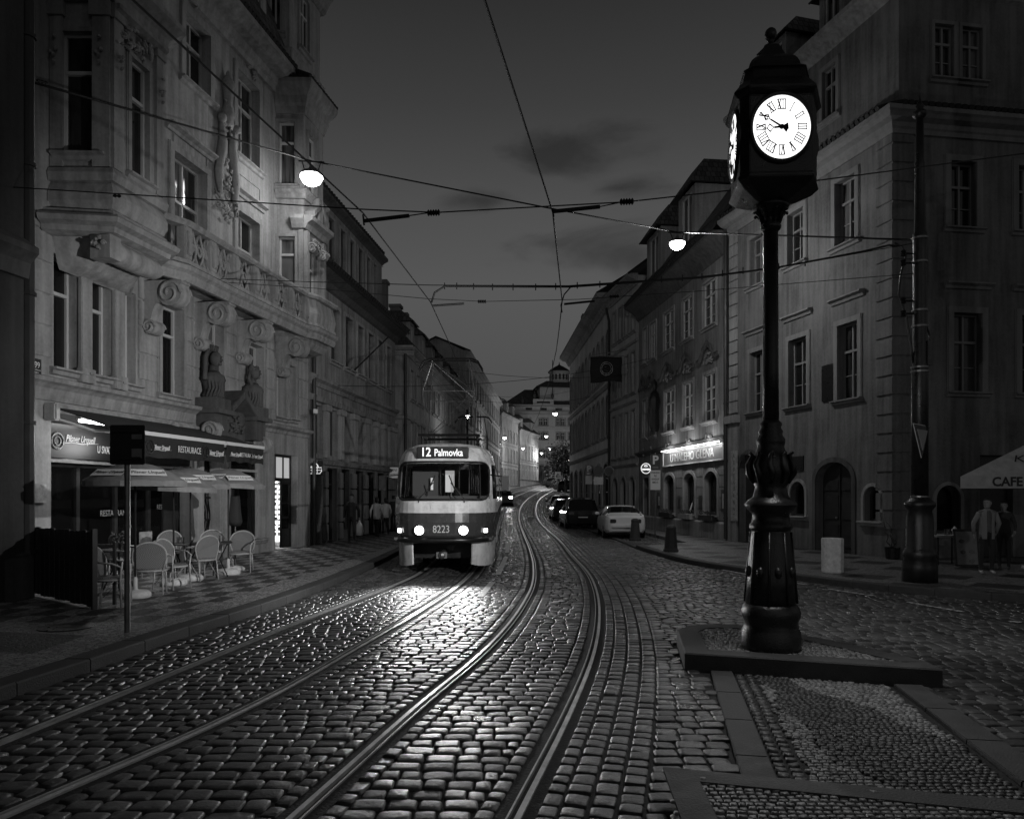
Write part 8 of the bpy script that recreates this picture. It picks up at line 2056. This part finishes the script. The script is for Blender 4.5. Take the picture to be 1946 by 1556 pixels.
for px, Yp, rz, top, hgt, lb, jk in ((716,31,170,.45,1.66,'pedestrian in a light top walking away, left of the group of three',.45),(733,33.5,200,.4,1.62,'pedestrian in a pale hooded top, middle of the group of three',.5),(748,35,185,.03,1.74,'pedestrian in dark clothes nearest the tram, right of the group of three',.03)):
    g = ((px-CX)/F*Yp, Yp, .12); pp = person(lb, g, radians(rz), walk, top=top, legs=.03, h=hgt, jacket=mat('pedestrian jacket %.2f' % jk, jk, .8), hair='long' if top > .1 else 'short'); pp['group'] = GP
pw = (*ground(1876,1091,.12)[:2],.12)
person('woman in a pale open cardigan and dark trousers standing under the canopy edge', pw, radians(-12), dict(le=(.27,.05,1.18), lw=(.22,.10,.95), lp=(.18,.12,.88), re=(-.27,.04,1.18), rw=(-.26,.06,.93), rp=(-.25,.06,.86), rk=(-.12,-.02,.50), ra=(-.13,.02,.09), rt=(-.15,-.13,.04), rh_=(-.13,.05,.04)), top=.14, legs=.03, shoes=.4, h=1.67, jacket=mat('pale cardigan', .24, .85), hair='short', head=(-.75,-.12))
p2 = (*ground(1908,1083,.12)[:2],.12)
person('dark haired person in dark clothes behind the woman, half hidden', p2, radians(-40), dict(lw=(.24,-.10,.95), lp=(.23,-.15,.92)), top=.04, legs=.02, h=1.6, hair='long')
for px, Yp, lb, rz in ((1197,44,'dark figure standing in the doorway behind the silver coupe',0),(1204,45.2,'second dark figure beside the doorway behind the silver coupe',160)):
    person(lb, ((px-CX)/F*Yp, Yp, gz(Yp)+.12), radians(rz), {}, top=.08, legs=.03, h=1.72, jacket=mat('grey coat', .1, .8))
for px, Yp, lb, rz in ((962,86,'left of two dark pedestrians far along the left pavement',150),(969,90,'right of two dark pedestrians far along the left pavement',170)):
    person(lb, (float(kL(Yp))-.8+(px-962)*.04, Yp, gz(Yp)+.12), radians(rz), walk, top=.05, legs=.03, h=1.74)
# ================================================================ LAMPS
def plight(name, loc, e, r=.15, par=None):
    ld = bpy.data.lights.new(name,'POINT'); ld.energy = e; ld.shadow_soft_size = r
    o = bpy.data.objects.new(name, ld); COL.objects.link(o)
    o.location = loc
    if par is not None: o.parent = par; o.location = Vector(loc)-OFF[par.name]
    return o
def spot(name, loc, tgt, e, ang, blend=.5, r=.08, par=None):
    ld = bpy.data.lights.new(name,'SPOT'); ld.energy = e; ld.spot_size = radians(ang); ld.spot_blend = blend; ld.shadow_soft_size = r
    o = bpy.data.objects.new(name, ld); COL.objects.link(o); d = Vector(tgt)-Vector(loc); o.rotation_euler = d.to_track_quat('-Z','Y').to_euler(); o.location = loc
    if par is not None: o.parent = par; o.location = Vector(loc)-OFF[par.name]
    return o
E_GLOW = emat('lamp glow', 14)
def hanging_lamp(px, py, Y, s, e, label, wire=True):
    x, y, z = at(px, py, Y); t = thing('street_lamp', label, 'street lamp', (x,y,z), 'lamps hung over the street')
    mb = MB(); mb.lathe([(.04*s,.5*s),(.10*s,.48*s),(.14*s,.34*s),(.42*s,.22*s),(.5*s,.12*s),(.5*s,.08*s)], 16, (x,y,z)); mb.build('lamp_shade', M_metal, t, smooth=True)
    mb = MB(); mb.lathe([(.46*s,.08*s),(.48*s,.0),(.36*s,-.22*s),(.18*s,-.32*s),(.02,-.34*s)], 16, (x,y,z)); mb.build('globe', E_GLOW, t, smooth='all')
    mb = MB()
    for q in (-.28*s,.28*s): mb.bar((x+q,y,z+.3*s),(x+q*1.5,y,z+.72*s), .015)
    mb.bar((x-.55*s,y,z+.72*s),(x+.55*s,y,z+.66*s), .02); mb.build('bracket', M_black, t)
    plight('lamp_light', (x,y,z-.55*s), e, .25*s, t)
    return t
LAMP1 = hanging_lamp(592, 338, 22.5, .7, 90, 'big glowing street lamp hung beside the bay window of the ornate left house')
LAMP2 = hanging_lamp(1287, 464, 24, .52, 430, 'glowing street lamp hung in front of the pub roof dormers on the right')
for px, py, Y, s, e, lb in ((889,791,48,.3,60,'small lit lamp above the tram pantograph, in front of the long left house'),
    (959,832,75,.38,120,'lit street lamp against the left fronts, lower of the pair over the tram rear'),
    (994,852,100,.4,160,'lit street lamp in front of the small corner house on the left'),
    (1055,786,92,.6,260,'highest lit lamp, hung in front of the palace tower'),
    (1038,829,110,.5,220,'lit street lamp before the middle windows of the palace'),
    (1029,861,122,.45,150,'lowest lit lamp close to the palace door'),
    (1045,852,120,.45,120,'lit lamp right of the palace door, upper left of the dark tree'),
    (1073,860,115,.4,120,'lit lamp above the dark tree beside the arcaded building'),
    (1060,877,105,.4,80,'left of two low lit lamps in front of the dark tree'),
    (1079,875,105,.4,80,'right of two low lit lamps in front of the dark tree')):
    hanging_lamp(px, py, Y, s, e*(2.6 if Y > 60 else 1), lb)

# spots added just outside the dials, standing in for their light
for ph, e, an, up in zip(PHI, (150, 3300, 230), (160, 74, 150), (-1.3, 0, -.3)):
    n_ = Vector((sin(ph), -cos(ph), 0)); c = Vector((ck.x, ck.y, zc))+n_*(RI+.2)
    tg = c+n_*2+Vector((0,0,up)) if an != 74 else Vector((-7.9,20.0,3.0))
    spot('dial_light', tuple(c), tuple(tg), e, an, 1.0 if an == 74 else .6, .05, CK)
# ================================================================ OVERHEAD WIRES
WG = 'overhead tram wires'
def wire(label, pts, r=.010, name='overhead_wire', sag=0, group=WG):
    P_ = []
    for a, b in zip(pts[:-1], pts[1:]):
        a, b = Vector(a), Vector(b); n = max(2, int((b-a).length/1.2))
        for i in range(n): f = i/n; q = a.lerp(b, f); q.z -= sag*4*f*(1-f); P_.append(q)
    P_.append(Vector(pts[-1])); t = thing(name, label, 'wire', tuple(P_[0]), group); mb = MB(); mb.tube(P_, r, 6); mb.build('cable', M_wire, t, smooth='all'); return t
def insul(t, a, b, r=.035, n=5, ribs=True):
    a, b = Vector(a), Vector(b); mb = MB(); k = n*2+1; pts = [a.lerp(b, i/(k-1)) for i in range(k)]; mb.tube(pts, r, 8, rs=[r*.5 if i % 2 == 0 else r for i in range(k)] if ribs else [r]*k); mb.build('insulator', M_wire, t)
M_wire = mat('wire', .008, .6)
# contact wires over both tracks
def mid(f, g, y): return (float(f(y))+float(g(y)))/2
ys = [3.5,5.84,8,10.3,12.5,15,17.5,20,25,30,36,44,52,60,70,82,95]
zoff = 5.72
def cwl(y):
    return mid(trA,trB,y)
lx = {5.84:-2.97,10.3:-2.04,15:-1.63}
def lxx(y):
    if y <= 15: return float(np.interp(y,[3.5,5.84,10.3,15],[-3.5,-2.97,-2.04,-1.63]))
    return float(np.interp(y,[15,20,25,200],[-1.63,-1.58,mid(trA,trB,25),mid(trA,trB,25)])) if y < 25 else mid(trA,trB,y)
def rxx(y): return float(np.interp(y,[3.5,5.84,10.2,15,18.9,22.7],[-.75,-.22,.55,1.0,1.15,1.25])) if y < 22.7 else mid(trC,trD,y)
wire('left contact wire, running over the lit tram and down to its pantograph', [(lxx(y),y,zoff+gz(y)) for y in ys], .011)
wire('right contact wire, rising from the far bend to the top centre of the view', [(rxx(y),y,zoff+gz(y)) for y in ys], .011)
# span wires
A1 = at(28,147,12.6); lp1 = LAMP1.location; lp2 = LAMP2.location
t = wire('twisted span wire carrying both big lamps, from the left corner to the mast', [A1,(lp1.x,lp1.y,lp1.z+.5),at(1050,397,21),(lp2.x,lp2.y,lp2.z+.38),(mx-.1,my,zm(456))], .022)
for f in (.3,.5): pass
q0, q1 = at(70,153,13.2), at(90,158,13.6); insul(t, q0, q1, .03, 3)
B1 = at(26,356,12.5)
t = wire('near span wire crossing both contact wires at the height of the insulators', [B1, at(690,398,10.6), at(830,404,10.4), at(1190,384,10.3), at(1540,345,10.3), at(2100,272,10.3)], .009)
insul(t, at(812,405,10.35), at(836,404,10.35), .05, 5); insul(t, at(1178,384,10.3), at(1204,383,10.3), .05, 5); insul(t, at(215,372,12), at(230,373,12), .03, 2)
insul(t, at(692,420,10.3), at(778,410,10.3), .028, 2, False); insul(t, at(1052,402,10.2), at(1140,393,10.2), .028, 2, False)
mb = MB(); mb.bar(at(778,410,10.3), at(812,405,10.35), .008); mb.bar(at(1140,393,10.2), at(1178,385,10.3), .008); mb.bar(at(690,408,10.3), at(692,428,10.3), .014); mb.bar(at(1050,396,10.2), at(1052,412,10.2), .014); mb.build('steady_arm', M_wire, t)
t = wire('upper of the two farther span wires, with a clipped feeder cable to the mast', [FL.P(FL.u(370),0,FL.z(370,528)), at(600,536,16.6), at(820,542,15), at(1080,543,15), at(1330,526,15), at(1500,505,15.1), (mx-.1,my,zm(462))], .009)
fd = [at(820,575,15), at(826,556,15), at(845,544,15), at(1000,545,15), at(1085,545,15), at(1330,528,15), at(1480,508,15.1), at(1640,478,15.2), at(1690,466,15.2), at(1705,468,15.2)]
mb = MB(); mb.tube(fd, .02, 6); mb.build('feeder_cable', M_wire, t, smooth='all')
for px, py in ((845,544),(868,544),(900,545),(936,546),(975,546),(1018,546),(1056,545),(1097,543),(1140,541),(1257,532),(1297,529),(1334,526),(1373,520),(1412,515),(1480,507),(1530,500)):
    q = at(px,py,15); mb = MB(); mb.bar((q[0],q[1],q[2]-.06),(q[0],q[1],q[2]+.07),.012); mb.build('clip', M_wire, t)
mb = MB(); mb.tube([at(1085,545,15),at(1072,560,15),at(1066,580,15),at(1068,594,15)], .014, 6); mb.build('jumper_cable', M_wire, t, smooth='all')
t = wire('lower of the two farther span wires, its steady arms holding the contact wires', [FL.P(FL.u(372),0,FL.z(372,533)), at(600,548,16.6), at(815,568,15), at(920,573,15), at(1100,569,15), at(1330,553,15), at(1550,535,15.1), (mx-.1,my,zm(520))], .007)
insul(t, at(822,581,15), at(882,577,15), .022, 2, False); insul(t, at(1072,578,15), at(1130,572,15), .022, 2, False); insul(t, at(908,573,15), at(924,573,15), .04, 4); insul(t, at(1158,564,15), at(1176,563,15), .04, 4)
for i, (a, b, lb) in enumerate(((F2.P(F2.u(628),0,F2.z(628,732)), F_P.P(F_P.u(1240),0,F_P.z(1240,680)), 'far span wire from the second left house to the pub front'),
    (F3.P(2,0,9.0), F_3.P(2,0,8.8), 'span wire above the tram roof gear, tied between two middle house fronts'),
    (F3.P(16,0,9.0), F_4.P(8,0,9), 'thin span wire tied to the arcaded building'),
    (F4.P(4,0,11), F_4.P(19,0,11), 'most distant span wire, before the palace'))):
    wire(lb, [a, b], .012, sag=.5)
mb = MB(); a = F2.P(F2.u(672),0,F2.z(672,705)); b = F2.P(F2.u(700),.9,8.8)
mb.bar(a, b, .03); mb.build('wire_bracket', M_black, L2)
# ---- light of the lit fittings, and inside the cafe and shops
for q in CAFE_LIGHT: plight('cafe_light', q, 38, .25)
plight('cafe_inner_light', FL.P((uS0+uS1)/2,-1.6,2.9), 26, .2); plight('cafe_inner_light', FL.P((shop[2][0]+shop[2][1])/2,-.9,2.7), 7, .2)  # added without fittings, to brighten what shows behind the cafe glass
plight('shop_light', SHOP_LIGHT, 160, .2)
for px, e in ((600,90),(650,40),(690,40),(715,60)): plight('shop_light', F2.P(F2.u(px),-.9,2.6), e, .2)
for q in SIGN_LIGHT: plight('sign_light', q, 30, .1)
# ---- keep every piece its own part, patterns inside their walls
for b_ in (L1, R2):
    join_into(b_, 'rustication', 'wall')
join_into(R1, 'quoins', 'wall')
for b_ in (L0,L1,L2,L3,L4,L5,L6,EB,R1,R2,R3,R4,R5): split_parts(b_, ('balcony_post','plaster_panel','bracket','gable','pilaster','stucco_ornament','chimney','attic_wall','portal'))
for o_ in [o for o in bpy.data.objects if o.parent is None and o.get('category') in ('wire','sign')]: split_parts(o_, ('sticker','steady_arm','bracket'))
